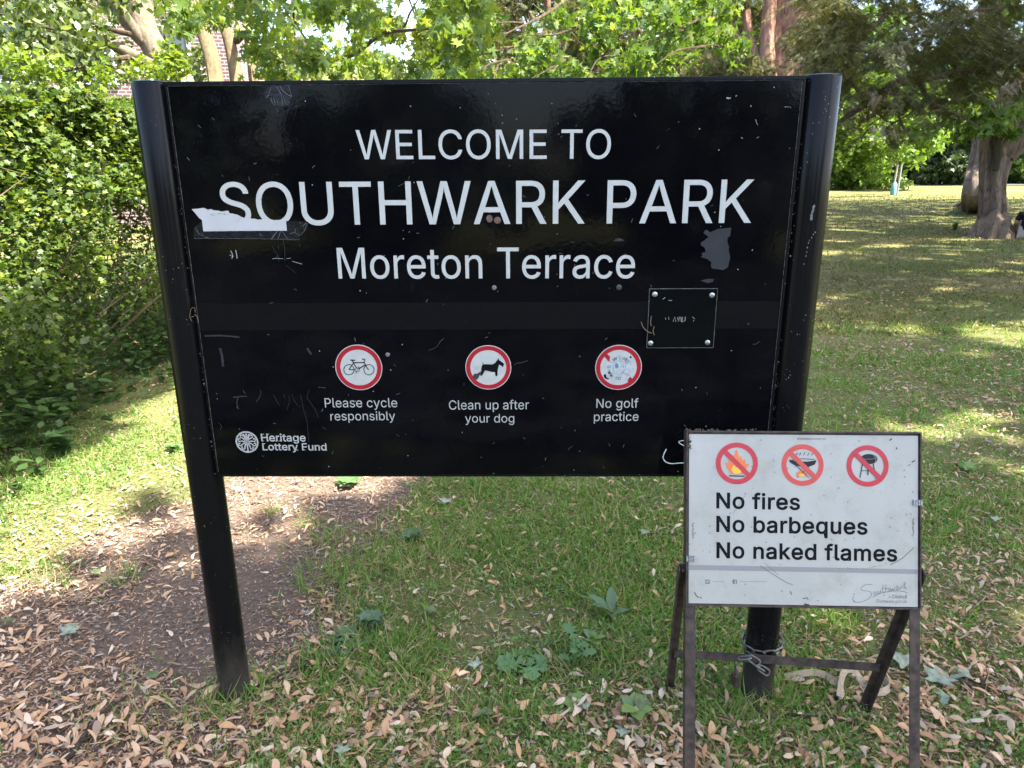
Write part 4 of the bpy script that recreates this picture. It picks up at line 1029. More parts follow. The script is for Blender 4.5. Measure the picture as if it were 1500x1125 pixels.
aframe = empty("folding_sign", FO + FE * FW / 2 - np.array([0, 0, FO[2]]) , "white fire ban notice on a rusty folding steel A-frame chained to the post", "folding sign")
AW = 0.026
leg_b = -FL - 0.02
def angle_leg(u_out, s, v0, v1, name):
    """angle iron: a front plate and a flange going back from its outer edge"""
    mb = MB()
    slab(FP, min(u_out, u_out + s * AW), max(u_out, u_out + s * AW), v0, v1, -0.006, -0.003, mb)
    slab(FP, min(u_out, u_out + s * .003), max(u_out, u_out + s * .003), v0, v1, -0.032, -0.0062, mb)
    return mb.build(name, M_IRON, aframe, bevel=0.0008)
angle_leg(0.0, 1, leg_b, 0.0, "leg"); angle_leg(FW, -1, leg_b, 0.0, "leg")
mb = MB()
slab(FP, AW, FW - AW, -AW, -0.0002, -0.0065, -0.0034, mb)
slab(FP, AW, FW - AW, -FH - .002, -FH + AW - .002, -0.0065, -0.0034, mb)
# raised rim round the board
RIM = 0.0042
slab(FP, RIM, FW - RIM, -RIM, 0.0004, -0.0028, 0.0045, mb)
slab(FP, RIM, FW - RIM, -FH, -FH + RIM, -0.0028, 0.0040, mb)
slab(FP, 0, RIM - .0002, -FH, 0.0002, -0.0028, 0.0042, mb)
slab(FP, FW - RIM + .0002, FW, -FH, 0.0002, -0.0028, 0.0042, mb)
mb.build("frame", M_IRON, aframe, bevel=0.0008)
slab(FP, .0075, FW - .0075, -FH + .0062, -.0088, -0.0026, 0.0).build("board", M_BOARD, aframe)
M_ALI = plain("dull_strap", (.42, .42, .40), .45, .5, .7, var=.5, vscale=150)
for px, py, s in ((1344, 736, 1), (1012, 818, -1)):
    q = FP.uv(px, py)
    mb = MB()
    for j in range(4):
        slab(FP, q[0] - .012 + j * .006, q[0] - .0075 + j * .006, q[1] - .007, q[1] + .007, .0, .0055, mb)
    mb.build("clip", M_ALI, aframe)
# rear frame
HL = FP.o + FP.e * -.004 + FP.v * FP.uv(1003, 838)[1] - FP.n * .020
HR = FP.o + FP.e * (FW - .006) + FP.v * FP.uv(1335, 846)[1] - FP.n * .020
RL, RR = ground_at(981, 1005), ground_at(1262, 1034)
RL[2] = -.02; RR[2] = -.02
for h, ft in ((HL, RL), (HR, RR)):
    d = (ft - h) / np.linalg.norm(ft - h)
    mb = MB()
    mb.bar(h - d * .03, ft, .024, .003, np.cross(d, FE))
    sd = FE if ft is RR else -FE
    nb = np.cross(FE, d)
    off = (FE * .0125) if ft is RR else (-FE * .0125)
    mb.bar(h - d * .03 + off + nb * -.012, ft + off + nb * -.012, .003, .022, nb)
    mb.build("rear_leg", M_IRON, aframe, bevel=0.0006)
def on_line(a, b, z):
    t = (a[2] - z) / (a[2] - b[2]); return a + (b - a) * t
ZB = 0.208
BA, BB = on_line(HL, RL, ZB), on_line(HR, RR, ZB)
fwd = np.array([0, -1, 0.0])
MB().bar(BA + fwd * .006, BB + fwd * .006, .004, .024, (0, 0.25, 1)).build("crossbar", M_IRON, aframe, bevel=0.0006)
for px, py in ((1002, 838), (1334, 846)):
    q = FP.uv(px, py)
    u = -.002 if px < 1100 else FW + .002
    p = FP.o + FP.e * u + FP.v * q[1] - FP.n * .018
    MB().tube([p - FP.e * .006, p + FP.e * .006], .0075, 12).build("hinge_bolt", M_IRON, aframe, smooth=True)

# its print
M_RED2 = plain("faded_red_print", (0.48, 0.035, 0.045), .35, .4, var=.15, vscale=60)
M_RED3 = plain("faded_orange_red_print", (0.55, 0.075, 0.055), .35, .4, var=.15, vscale=60)
M_TXT = plain("black_print", (0.008, 0.008, 0.009), .45, .08, var=.3, vscale=50)
M_TGREY = plain("grey_print", (0.17, 0.165, 0.16), .5, .3, var=.2, vscale=80)
M_LGREY = plain("light_grey_print", (0.25, 0.24, 0.225), .5, .3)
M_FLAME = plain("orange_print", (0.68, 0.17, 0.04), .4, .4)
M_YEL = plain("yellow_print", (0.72, 0.42, 0.05), .4, .4)
for t, l, rgt, top in (("No fires", (1050, 744), (1171, 746.5), 722), ("No barbeques", (1050, 778.6), (1270, 782.5), 756.2), ("No naked flames", (1050.2, 816.8), (1313.4, 822), 794.8)):
    lettering(FP, t, l, rgt, top, O1, M_TXT, aframe, bold=0.0013, track=18)
a = [FP.uv(*q) for q in ((1008.5, 827.3), (1008.5, 834.6), (1344.5, 840.6), (1344.5, 834.0))]
flat("grey_line", FP, [[tuple(q) for q in a]], O1, M_LGREY, aframe)
K = (980, 610), 3.75
def ban(cx, cy, red, label):
    c, r = uvr(FP, 980 + cx / 3.75, 610 + cy / 3.75, 31)
    d = roundel(FP, c, r, 0, r * .76, aframe, label, m_red=red, border=False)
    s = .70710678
    for_bar = [(c + r * .80 * np.array([-s, s])), (c + r * .80 * np.array([s, -s]))]
    n = np.array([s, s]) * r * .115
    flat("bar", FP, [[tuple(for_bar[0] - n), tuple(for_bar[1] - n), tuple(for_bar[1] + n), tuple(for_bar[0] + n)]], O3, red, d)
    return d
G = lambda pts: FP.uvs(pts, (1030, 640), 10.0)
d = ban(372, 258, M_RED2, "red barred circle over an orange bonfire")
flat("flame_symbol", FP, [G([(320, 372), (362, 386), (376, 350), (372, 300), (392, 240), (440, 275), (462, 262), (485, 178), (510, 240), (524, 320), (552, 274), (575, 360), (612, 325), (620, 405), (672, 390), (640, 455), (600, 530), (540, 548), (430, 545), (385, 510), (350, 445)])], O2, M_FLAME, d)
flat("flame_core", FP, [G([(410, 480), (425, 440), (440, 420), (452, 408), (470, 440), (520, 455), (560, 500), (540, 540), (450, 542)])], O2 + .0004, M_YEL, d)
flat("ground_line", FP, [G([(378, 562), (605, 568), (605, 582), (378, 576)])], O2, M_INK, d)
G2 = lambda pts: FP.uvs(pts, (980, 610), 3.75)
d = ban(733, 267, M_RED3, "red barred circle over a smoking grill")
M_DGREY = plain("dark_grey_print", (.028, .03, .03), .45, .1)
flat("grill_symbol", FP, [G2([(658, 236), (700, 246), (760, 248), (810, 240), (800, 264), (770, 276), (735, 278), (690, 268), (664, 252)])], O2, M_DGREY, d)
strokes_mesh("smoke_lines", FP, [(G2(q), .0016) for q in ([(698, 214), (704, 200)], [(716, 214), (724, 198)], [(738, 214), (746, 196)], [(760, 216), (768, 200)], [(782, 214), (790, 202)], [(672, 240), (730, 232), (800, 236)], [(690, 262), (768, 336)], [(768, 274), (704, 336)])], O2 + .0003, M_DGREY, d)
flat("flame_symbol", FP, [G2([(698, 318), (704, 304), (712, 306), (720, 292), (727, 282), (732, 300), (740, 294), (744, 308), (758, 308), (750, 330), (708, 332)])], O2, M_FLAME, d)
flat("flame_core", FP, [G2([(710, 330), (716, 318), (728, 312), (740, 320), (746, 330)])], O2 + .0004, M_YEL, d)
d = ban(1090, 272, M_RED2, "red barred circle over a kettle barbecue")
G3 = lambda pts: FP.uvs(pts, (1200, 640), 9.375)
flat("barbecue_symbol", FP, [G3(circle((680, 304), 118, 36, 70))], O2, M_DGREY, d)
strokes_mesh("barbecue_rim", FP, [(G3([(570, 298), (640, 306), (720, 302), (796, 286)]), .0009), (G3([(745, 250), (772, 285), (776, 330), (768, 352)]), .0012)], O2 + .0004, M_LGREY, d)
strokes_mesh("barbecue_legs", FP, [(G3([(594, 368), (556, 562)]), .0024), (G3([(738, 368), (780, 562)]), .0024), (G3([(666, 375), (668, 526)]), .0026), (G3([(580, 464), (740, 464)]), .0016)], O2, M_DGREY, d)
# council script
G4 = lambda pts: FP.uvs(pts, (1000, 820), 4.1667)
scr = [[(1158, 152), (1120, 150), (1088, 172), (1100, 188), (1140, 192), (1152, 212), (1130, 240), (1085, 258), (1050, 258), (1038, 238), (1046, 218)],
       [(1176, 194), (1166, 200), (1168, 212), (1180, 206), (1178, 194)], [(1190, 190), (1190, 204), (1202, 202), (1206, 186), (1208, 202)], [(1222, 152), (1220, 196), (1228, 196)], [(1210, 176), (1236, 170)],
       [(1240, 150), (1238, 194)], [(1240, 182), (1250, 172), (1258, 176), (1258, 190)], [(1266, 170), (1270, 188), (1280, 176), (1286, 186), (1296, 166)], [(1316, 166), (1304, 172), (1306, 184), (1318, 176), (1318, 166), (1322, 184)],
       [(1330, 162), (1332, 182)], [(1332, 170), (1342, 160)], [(1352, 130), (1350, 180)], [(1366, 140), (1350, 156), (1368, 178)], [(1160, 228), (1210, 204), (1280, 190), (1340, 192), (1376, 204)]]
strokes_mesh("council_script", FP, [(G4(spl if len(spl) < 3 else [tuple(p) for p in spline(spl, 4)]), .0013) for spl in scr], O1 + .0002, M_TGREY, aframe)
lettering(FP, "Council", (1306.8, 876.2), (1328.8, 876.5), 871.0, O1, M_TGREY, aframe, bold=.0001)
lettering(FP, "southwark.gov.uk", (1282.8, 882.6), (1328.6, 883.0), 878.2, O1, M_LGREY, aframe, 528)
for cx, kind in ((152, 0), (318, 1)):
    q = [(cx - 13, 121), (cx + 13, 121), (cx + 13, 146), (cx - 13, 146)]
    ic = flat("social_icon", FP, [G4(q)], O1, M_TGREY, aframe)
    if kind == 0:
        flat("bird_symbol", FP, [G4([(cx - 8, 126), (cx - 1, 130), (cx + 3, 125), (cx + 9, 128), (cx + 5, 138), (cx - 8, 140)])], O2, M_BOARD, ic)
    else:
        flat("letter_symbol", FP, [G4([(cx, 146), (cx, 136), (cx - 4, 136), (cx - 4, 132), (cx, 132), (cx + 1, 126), (cx + 8, 125), (cx + 8, 129), (cx + 5, 130), (cx + 5, 132), (cx + 8, 132), (cx + 8, 136), (cx + 5, 136), (cx + 5, 146)])], O2, M_BOARD, ic)
L = [(G4([(x, 133 + (x > 300) * 8 * 0), (x + w, 133.5)]), .0014) for x, w in ((178, 12), (193, 26), (222, 34), (348, 60), (410, 40), (454, 62))]
strokes_mesh("faded_small_print", FP, L, O1, M_LGREY, aframe)
# black scuffs
L = []
for k in range(26):
    x = 955 + k * 11.5; y = 52 + (0 if k < 12 else -(k - 12) ** 1.6 * .55) + rs.normal() * 1.5
    if rs.random() > .25: L.append((G4([(x, y), (x + rs.uniform(3, 9), y + rs.normal() * 2)]), rs.uniform(.0006, .0014)))
Q = lambda pts: FP.uvs(pts, (980, 610), 3.75)
for k in range(30):
    x = 705 + k * 5.2; L.append((Q([(x, 120 + rs.normal() * 2), (x + rs.normal() * 2, 128 + rs.normal() * 2)]), rs.uniform(.0006, .0012)))
for k in range(24):
    L.append((Q([(130 + rs.normal() * 4, 575 + k * 4 + rs.normal() * 3), (134 + rs.normal() * 4, 580 + k * 4)]), rs.uniform(.0005, .0012)))
    L.append((Q([(1340 + rs.normal() * 4, 560 + k * 4), (1342 + rs.normal() * 4, 566 + k * 4)]), rs.uniform(.0005, .0014)))
L += [(Q(q), w) for q, w in (([(1210, 132), (1224, 122)], .003), ([(1248, 170), (1250, 180)], .003), ([(1332, 252), (1350, 242)], .003), ([(1312, 272), (1326, 262)], .0015), ([(735, 1000), (760, 996), (764, 1008)], .0022), ([(742, 1030), (770, 1036)], .004), ([(665, 960), (674, 978)], .002), ([(140, 965), (150, 985), (165, 995)], .002), ([(170, 990), (180, 1000)], .002), ([(500, 820), (560, 860), (640, 910), (680, 925)], .0010), ([(520, 800), (600, 870)], .0007), ([(350, 535), (420, 430)], .0007), ([(1215, 815), (1280, 780), (1345, 720)], .0013))]
strokes_mesh("scuffs", FP, L, O1 + .0003, M_MESS, aframe)
M_BIRD = plain("dried_dirt", (.13, .105, .075), .9, .1, var=.5, vscale=200)
mb = MB()
for k in range(70):
    if k % 3: p = FP.o + FP.e * rs.uniform(0, .17) + FP.v * rs.uniform(.001, .004) + FP.n * rs.uniform(-.004, .003)
    else: p = FP.o + FP.e * rs.uniform(0, .012) - FP.v * rs.uniform(0, .05) + FP.n * .004
    mb.box(p, rs.uniform(.001, .0045, 3), Matrix.Rotation(rs.uniform(0, 3), 3, 'Z') @ Matrix.Rotation(rs.uniform(0, 3), 3, 'X'))
mb.build("lichen_crumbs", M_BIRD, aframe)

# white cable tie loops behind the frame
q = lambda px, py, o: SP.o + SP.e * SP.uv(px, py)[0] + SP.v * SP.uv(px, py)[1] + SP.n * o
Z = (960, 600, 7.03)
zt = lambda pts, offs: [q(Z[0] + a / Z[2], Z[1] + b / Z[2], o) for (a, b), o in zip(pts, offs)]
mb = MB()
mb.tube(spline(zt([(112, 400), (85, 440), (72, 480), (95, 515), (150, 525), (225, 508), (300, 484)], [.004, .008, .012, .016, .022, .03, .045]), 6), .0014, 8)
mb.tube(spline(zt([(300, 268), (262, 280), (225, 306), (250, 322), (305, 334)], [.045, .03, .02, .028, .045]), 6), .0014, 8)
tag(mb.build("cable_tie", plain("white_plastic", (.6, .6, .56), .4, .5), None, smooth=True), "white loops of cable tie sticking out beside the notice frame, low on the black board", "cable tie")

# ------------------------------------------------------------------ ground: one sheet to the horizon
def axis(lo, hi, fine_lo, fine_hi, step, grow=1.13):
    a = list(np.arange(fine_lo, fine_hi + 1e-6, step))
    s = step
    while a[-1] < hi:
        s *= grow; a.append(a[-1] + s)
    s = step
    while a[0] > lo:
        s *= grow; a.insert(0, a[0] - s)
    return np.array(a)
gx, gy = axis(-900, 900, -4, 4, .05), axis(-900, 900, 0.5, 8, .05)
X, Y = np.meshgrid(gx, gy)
def ground_h(x, y):
    near = 1 - smooth(6, 12, np.hypot(x, y))
    h = (fbm(np.asarray(x) * 2.3, np.asarray(y) * 2.3, 3) - .5) * .035 * near
    # flat round the feet of posts and A-frame
    for cx, cy in ((SA[0], SA[1]), (SA[0] + W_SIGN * SE[0], SA[1] + W_SIGN * SE[1]), (.75, 1.7)):
        h = h * smooth(.12, .5, np.hypot(x - cx, y - cy))
    return h + .12 * smooth(10, 60, y) * (fbm(np.asarray(x) * .05, np.asarray(y) * .05, 9) - .5) * 4
Zg = ground_h(X, Y) - 0.004
nv, nh = X.shape
V = np.stack([X.ravel(), Y.ravel(), Zg.ravel()], 1)
idx = np.arange(nv * nh).reshape(nv, nh)
Q = np.stack([idx[:-1, :-1].ravel(), idx[:-1, 1:].ravel(), idx[1:, 1:].ravel(), idx[1:, :-1].ravel()], 1)
me = bpy.data.meshes.new("ground")
me.vertices.add(len(V)); me.vertices.foreach_set('co', V.astype(np.float32).ravel())
me.loops.add(Q.size); me.loops.foreach_set('vertex_index', Q.astype(np.int32).ravel())
me.polygons.add(len(Q)); me.polygons.foreach_set('loop_start', np.arange(len(Q), dtype=np.int32) * 4)
me.update(calc_edges=True)
me.shade_smooth()
at_d = me.attributes.new("bare_soil", 'FLOAT', 'POINT')
at_d.data.foreach_set('value', dirt_amount(X, Y).astype(np.float32).ravel())

m, nt, b, o = new_mat("lawn_and_soil")
v = coords(nt)
an = nt.nodes.new('ShaderNodeAttribute'); an.attribute_name = "bare_soil"
n_f = noise(nt, v, 55, 8, 0.7); n_m = noise(nt, v, 5, 6, 0.6); n_l = noise(nt, v, 0.45, 5, 0.6)
soil = ramp(nt, [(0.30, (0.046, 0.035, 0.027)), (0.50, (0.125, 0.094, 0.071)), (0.72, (0.22, 0.163, 0.122))], n_f)
soil = mixc(nt, ramp(nt, [(0.45, (0, 0, 0)), (0.65, (.6, .6, .6))], n_m), soil, (0.175, 0.118, 0.085))
grass = ramp(nt, [(0.30, (0.055, 0.062, 0.022)), (0.50, (0.12, 0.135, 0.042)), (0.70, (0.24, 0.21, 0.095))], n_f)
patch = ramp(nt, [(0.38, (0.078, 0.10, 0.026)), (0.52, (0.115, 0.110, 0.038)), (0.66, (0.22, 0.17, 0.080))], n_l)
gd = nt.nodes.new('ShaderNodeNewGeometry')
dd = nt.nodes.new('ShaderNodeVectorMath'); dd.operation = 'LENGTH'; nt.links.new(gd.outputs['Position'], dd.inputs[0])
dv = nt.nodes.new('ShaderNodeMath'); dv.operation = 'DIVIDE'; dv.inputs[1].default_value = 12; nt.links.new(dd.outputs['Value'], dv.inputs[0])
grass = mixc(nt, ramp(nt, [(0.3, (.15, .15, .15)), (1.0, (.75, .75, .75))], dv.outputs[0]), grass, patch)
c = mixc(nt, an.outputs['Fac'], grass, soil)
nt.links.new(c, b.inputs['Base Color'])
b.inputs['Roughness'].default_value = 0.95
b.inputs['Specular IOR Level'].default_value = 0.15
bump(nt, b, n_f, 0.9, 0.02)
tag(link("ground", me, m), "park ground of worn lawn and bare brown soil", "ground", kind='structure')

def wedge(n, y0, y1, k=.80, add=.15, power=1.0):
    """ground points spread over the view: dense near, thin far"""
    y = np.exp(RNG.uniform(math.log(y0), math.log(y1), n)) if power == 1 else RNG.uniform(y0 ** power, y1 ** power, n) ** (1 / power)
    x = RNG.uniform(-1, 1, n) * (k * y + add)
    return x, y

def clear_of_posts(x, y):
    return (np.hypot(x - SA[0], y - SA[1]) > .055) & (np.hypot(x - SA[0] - W_SIGN * SE[0], y - SA[1] - W_SIGN * SE[1]) > .055)

# grass blades
BLADE = (np.array([(-.5, 0, 0), (.5, 0, 0), (-.42, .45, -.04), (.42, .45, -.04), (-.25, .8, -.16), (.25, .8, -.16), (0, 1, -.32)], float), np.array([(0, 1, 2), (1, 3, 2), (2, 3, 4), (3, 5, 4), (4, 5, 6)]))
def lush(x, y):
    return smooth(.34, .64, .6 * fbm(x * 1.5, y * 1.5, 14, 3) + .4 * fbm(x * 6, y * 6, 15, 2))
def litter_amount(x, y):
    """how thick the fallen maple keys lie"""
    px_near = 1 - smooth(1.75, 2.15, y + .25 * fbm(x * 3, y * 3, 61) - .1)
    edge = np.exp(-(_dist_poly(x, y, DIRT_POLY) / .35) ** 2)
    right = smooth(.40, 1.1, x) * (1 - smooth(2.6, 6, y)) * .62
    bare = smooth(-.10, .12, _dist_poly(x, y, BARE_POLY) + .3 * (fbm(x * 5, y * 5, 99) - .5))
    return np.clip(.26 + .85 * px_near + .55 * edge + right + .45 * dirt_amount(x, y), 0, 1.2) * (.25 + 1.2 * fbm(x * 2.6, y * 2.6, 77) ** 1.3) * (1 - .88 * bare)
M_GRASS = leaf_mat("grass_blades", [(0.115, 0.235, 0.040), (0.15, 0.28, 0.055), (0.20, 0.33, 0.07), (0.085, 0.165, 0.03), (0.28, 0.32, 0.11), (0.40, 0.33, 0.17)], 0.42, 0.5, 0.25)
sets = []
x, y = wedge(210000, 1.25, 7.5)
den = (1 - dirt_amount(x, y)) * (.05 + .95 * lush(x, y)) * np.clip(1.15 - .75 * litter_amount(x, y), .12, 1)
ok = (RNG.random(len(x)) < den) & clear_of_posts(x, y)
x, y = x[ok], y[ok]; n = len(x)
hgt = RNG.uniform(.010, .040, n) * (.5 + .8 * lush(x, y)) * (1 + .10 * y)
S = np.stack([RNG.uniform(.0020, .0048, n) * (1 + .22 * y), hgt, hgt * 1.2], 1)
P = np.stack([x, y, ground_h(x, y) - .004], 1)
d = rand_dirs(n, (0, 0, .55)); d[:, 2] = np.abs(d[:, 2]) + .15
sets.append((BLADE, P, frames(d, rand_dirs(n)), S))
# longer tufts round the dirt edge and the post foot
tx, ty = [], []
for px, py, k, r in [(560, 830, 420, .16), (620, 800, 300, .16), (500, 850, 220, .10), (520, 1000, 420, .15), (560, 960, 260, .12), (700, 810, 300, .2), (480, 790, 60, .04), (1090, 1035, 90, .06), (1130, 1030, 70, .05), (1060, 1060, 100, .09), (860, 790, 200, .2), (900, 940, 150, .15), (650, 1030, 160, .16), (200, 1070, 110, .14), (320, 1040, 60, .06), (80, 850, 50, .05), (180, 850, 45, .04), (1260, 900, 160, .2), (1430, 800, 260, .3), (345, 1028, 90, .045), (375, 1008, 60, .03), (320, 1020, 40, .025), (1092, 1018, 60, .04), (1128, 1015, 60, .035), (450, 770, 40, .03), (400, 750, 30, .03)]:
    g = ground_at(px, py); tx += list(g[0] + RNG.normal(0, r, k)); ty += list(g[1] + RNG.normal(0, r, k))
x, y = np.array(tx), np.array(ty); ok = clear_of_posts(x, y); x, y = x[ok], y[ok]; n = len(x)
hgt = RNG.uniform(.05, .12, n)
d = rand_dirs(n, (0, 0, 1.1)); d[:, 2] = np.abs(d[:, 2]) + .1
sets.append((BLADE, np.stack([x, y, ground_h(x, y) - .004], 1), frames(d, rand_dirs(n)), np.stack([RNG.uniform(.0025, .0048, n), hgt, hgt * 1.7], 1)))
# lawn further off
x, y = wedge(120000, 7, 46, .86, .5, 1)
ok = (RNG.random(len(x)) < .35 + .65 * lush(x * .5, y * .5)) & ((x > -2.8) | (y < 8))
x, y = x[ok], y[ok]; n = len(x)
hgt = RNG.uniform(.02, .05, n) * (1 + .03 * y)
d = rand_dirs(n, (0, 0, .8)); d[:, 2] = np.abs(d[:, 2]) + .1
sets.append((BLADE, np.stack([x, y, ground_h(x, y) - .004], 1), frames(d, rand_dirs(n)), np.stack([RNG.uniform(.004, .008, n) * (1 + .12 * y), hgt, hgt], 1)))
far_set = sets.pop()
M_LAWN = leaf_mat("far_lawn_blades", [(0.075, 0.105, 0.022), (0.095, 0.122, 0.027), (0.135, 0.142, 0.038), (0.19, 0.155, 0.062), (0.27, 0.195, 0.095)], 0.35, .6, .15)
tag(scatter("lawn", M_LAWN, None, far_set), "olive green mown lawn reaching across the park", "lawn", kind='stuff')
tag(scatter("grass", M_GRASS, None, *sets), "short green lawn grass round the two signs", "grass", kind='stuff')
# small round leaves of lawn weeds
x, y = wedge(95000, 1.25, 6.5)
ok = (RNG.random(len(x)) < (1 - dirt_amount(x, y)) * (fbm(x * 3, y * 3, 91) > .38) * np.clip(1.1 - litter_amount(x, y), .1, 1)) & clear_of_posts(x, y)
x, y = x[ok], y[ok]; n = len(x)
M_WEED = leaf_mat("lawn_weed_leaves", [(0.12, 0.21, 0.05), (0.16, 0.26, 0.07), (0.20, 0.29, 0.08), (0.14, 0.22, 0.10)], 0.35)
d = rand_dirs(n, (0, 0, .25)); d[:, 2] = np.abs(d[:, 2])
sets = [(OVAL, np.stack([x, y, ground_h(x, y) + RNG.uniform(0, .022, n)], 1), frames(d, rand_dirs(n, (0, 0, 1.2))), RNG.uniform(.006, .018, n) * (1 + .05 * y))]
tag(scatter("clover_leaves", M_WEED, None, *sets), "low clover and small weed leaves mixed into the lawn", "clover", kind='stuff')

# ------------------------------------------------------------------ fallen maple keys, leaves, twigs
def samara(bend, w, twist):
    """one dry maple key: a seed with a curved papery wing"""
    n = 9
    V, F = [], []
    for i in range(n):
        t = i / (n - 1)
        a = bend * t
        cx, cy = t * math.cos(a * .5), t * math.sin(a * .5)
        ww = w * (.55 * math.exp(-((t - .06) / .07) ** 2) + math.sin(math.pi * min(1, max(0, t - .06) ** 1.25)) ** .8 * 1.05) + .01
        nx, ny = -math.sin(a), math.cos(a)
        lift = .10 * math.sin(t * 3 + twist)
        ww *= 1.12
        V += [(cx + nx * ww * .35, cy + ny * ww * .35, lift + twist * .05), (cx - nx * ww * .1, cy - ny * ww * .1, lift + (.10 * math.exp(-((t - .06) / .08) ** 2)) + .025), (cx - nx * ww * .65, cy - ny * ww * .65, lift - twist * .05)]
    for i in range(n - 1):
        for k in (0, 1):
            a = i * 3 + k
            F += [(a, a + 1, a + 4), (a, a + 4, a + 3)]
    return np.array(V, float), np.array(F)
KEYS = [samara(b_, w_, t_) for b_, w_, t_ in ((.5, .24, .3), (.9, .30, -.4), (-.6, .22, .8), (.2, .34, .1), (1.5, .24, -.9), (-1.1, .28, .5))]
M_KEY = leaf_mat("dry_maple_keys", [(0.54, 0.37, 0.23), (0.46, 0.27, 0.15), (0.62, 0.47, 0.33), (0.32, 0.18, 0.10), (0.56, 0.34, 0.20), (0.20, 0.12, 0.075), (0.66, 0.54, 0.40), (0.50, 0.30, 0.15)], 0.18, 0.65, 0.15, (1.1, .95, .8))
cand = []
x, y = wedge(38000, 1.28, 9.0, .80, .15)
ok = (RNG.random(len(x)) < litter_amount(x, y) * .52) & clear_of_posts(x, y)
x, y = x[ok], y[ok]
order = np.argsort(x * x * .4 + y * y)
x, y = x[order], y[order]
n = len(x)
size = RNG.uniform(.018, .046, n) * (1.28 - .28 * smooth(1.7, 2.4, y))
zz = ground_h(x, y) + RNG.uniform(.002, .016, n)
dirs = rand_dirs(n); dirs[:, 2] *= .3
nrm = rand_dirs(n, (0, 0, 1.5))
Rm = frames(np.cross(nrm, dirs), nrm)
Ps = np.stack([x, y, zz], 1)
inview = np.array([abs((p @ _RI) / ((p - CAMP) @ _FW)) < .72 and (562.5 - FPX * ((p - CAMP) @ _UP) / ((p - CAMP) @ _FW)) < 1130 for p in Ps[:2500]])
first = np.where(inview)[0][:300]
solo = np.zeros(n, bool); solo[first] = True
key_src = []
for k, (Vk, Fk) in enumerate(KEYS):
    me = mesh_np("maple_key", [(Vk, Fk)])
    me.materials.append(M_KEY)
    key_src.append(me)
# the nearest ones one by one
key_proto = []
M_KEYS = []
for i, cc in enumerate([(0.54, 0.37, 0.23), (0.46, 0.27, 0.14), (0.62, 0.47, 0.33), (0.36, 0.20, 0.11), (0.58, 0.37, 0.22)]):
    mk = plain("dry_maple_key", cc, .65, .15, var=.3, vscale=120)
    M_KEYS.append(mk)
for k in range(6):
    for mk in M_KEYS:
        me = mesh_np("maple_key", [KEYS[k]]); me.materials.append(mk); me.shade_smooth()
        o = bpy.data.objects.new("maple_key", me)
        tag(o, "dry tan winged maple key fallen on the ground in front", "maple key", "fallen maple keys")
        key_proto.append(o)
used = set()
for c, i in enumerate(first):
    k = c % len(key_proto)
    o = key_proto[k] if k not in used else key_proto[k].copy()
    used.add(k)
    COL.objects.link(o)
    M = Matrix([list(r) + [0] for r in Rm[i]] + [[0, 0, 0, 1]])
    o.matrix_world = Matrix.Translation(Vector(Ps[i])) @ M @ Matrix.Scale(size[i], 4)
rest = [(KEYS[k], Ps[~solo][k::6], Rm[~solo][k::6], size[~solo][k::6]) for k in range(6)]
tag(scatter("leaf_litter", M_KEY, None, *rest), "thick litter of dry tan maple keys over soil and grass", "leaf litter", kind='stuff')
# crumbs: broken wings, bud scales, grit
x, y = wedge(60000, 1.25, 6.0)
ok = (RNG.random(len(x)) < np.clip(.20 + .6 * dirt_amount(x, y) + .4 * litter_amount(x, y), 0, 1) * .8) & clear_of_posts(x, y)
x, y = x[ok], y[ok]; n = len(x)
d = rand_dirs(n); d[:, 2] *= .15
S = RNG.uniform(.004, .020, n)
sets = [(DIAMOND, np.stack([x, y, ground_h(x, y) + RNG.uniform(0, .006, n)], 1), frames(d, rand_dirs(n, (0, 0, 3))), np.stack([S * .5, S, S], 1))]
M_CRUMB = leaf_mat("dry_crumbs", [(0.44, 0.28, 0.17), (0.36, 0.22, 0.13), (0.50, 0.37, 0.26), (0.13, 0.08, 0.055), (0.27, 0.15, 0.09), (0.40, 0.25, 0.18), (0.36, 0.33, 0.28)], 0.1, .8, .1, (1, 1, 1))
x, y = wedge(70000, 1.25, 6.5)
ok = (RNG.random(len(x)) < np.clip(.08 + .9 * dirt_amount(x, y) * smooth(.3, .6, fbm(x * 2.2, y * 2.2, 123)) * (1 - .8 * smooth(-.1, .12, _dist_poly(x, y, BARE_POLY))) + .7 * litter_amount(x, y), 0, 1) * .85) & clear_of_posts(x, y)
x, y = x[ok], y[ok]; n = len(x)
d = rand_dirs(n); d[:, 2] *= .2
S = RNG.uniform(.010, .040, n)
sets.append((DIAMOND, np.stack([x, y, ground_h(x, y) + RNG.uniform(0, .009, n)], 1), frames(d, rand_dirs(n, (0, 0, 2))), np.stack([S * RNG.uniform(.14, .32, n), S, S], 1)))
x, y = wedge(40000, 3.5, 30.0, .8, .3)
ok = (RNG.random(len(x)) < .15 + .85 * smooth(.45, .62, fbm(x * .5, y * .5, 131))) & (x > .5)
x, y = x[ok], y[ok]; n = len(x)
d = rand_dirs(n); d[:, 2] *= .2
S = RNG.uniform(.02, .05, n) * (1 + .03 * y)
sets.append((DIAMOND, np.stack([x, y, ground_h(x, y) + RNG.uniform(.012, .03, n)], 1), frames(d, rand_dirs(n, (0, 0, 2))), np.stack([S * RNG.uniform(.3, .6, n), S, S], 1)))
tag(scatter("debris", M_CRUMB, None, *sets), "fine dry crumbs of broken seed wings and grit on the soil", "debris", kind='stuff')

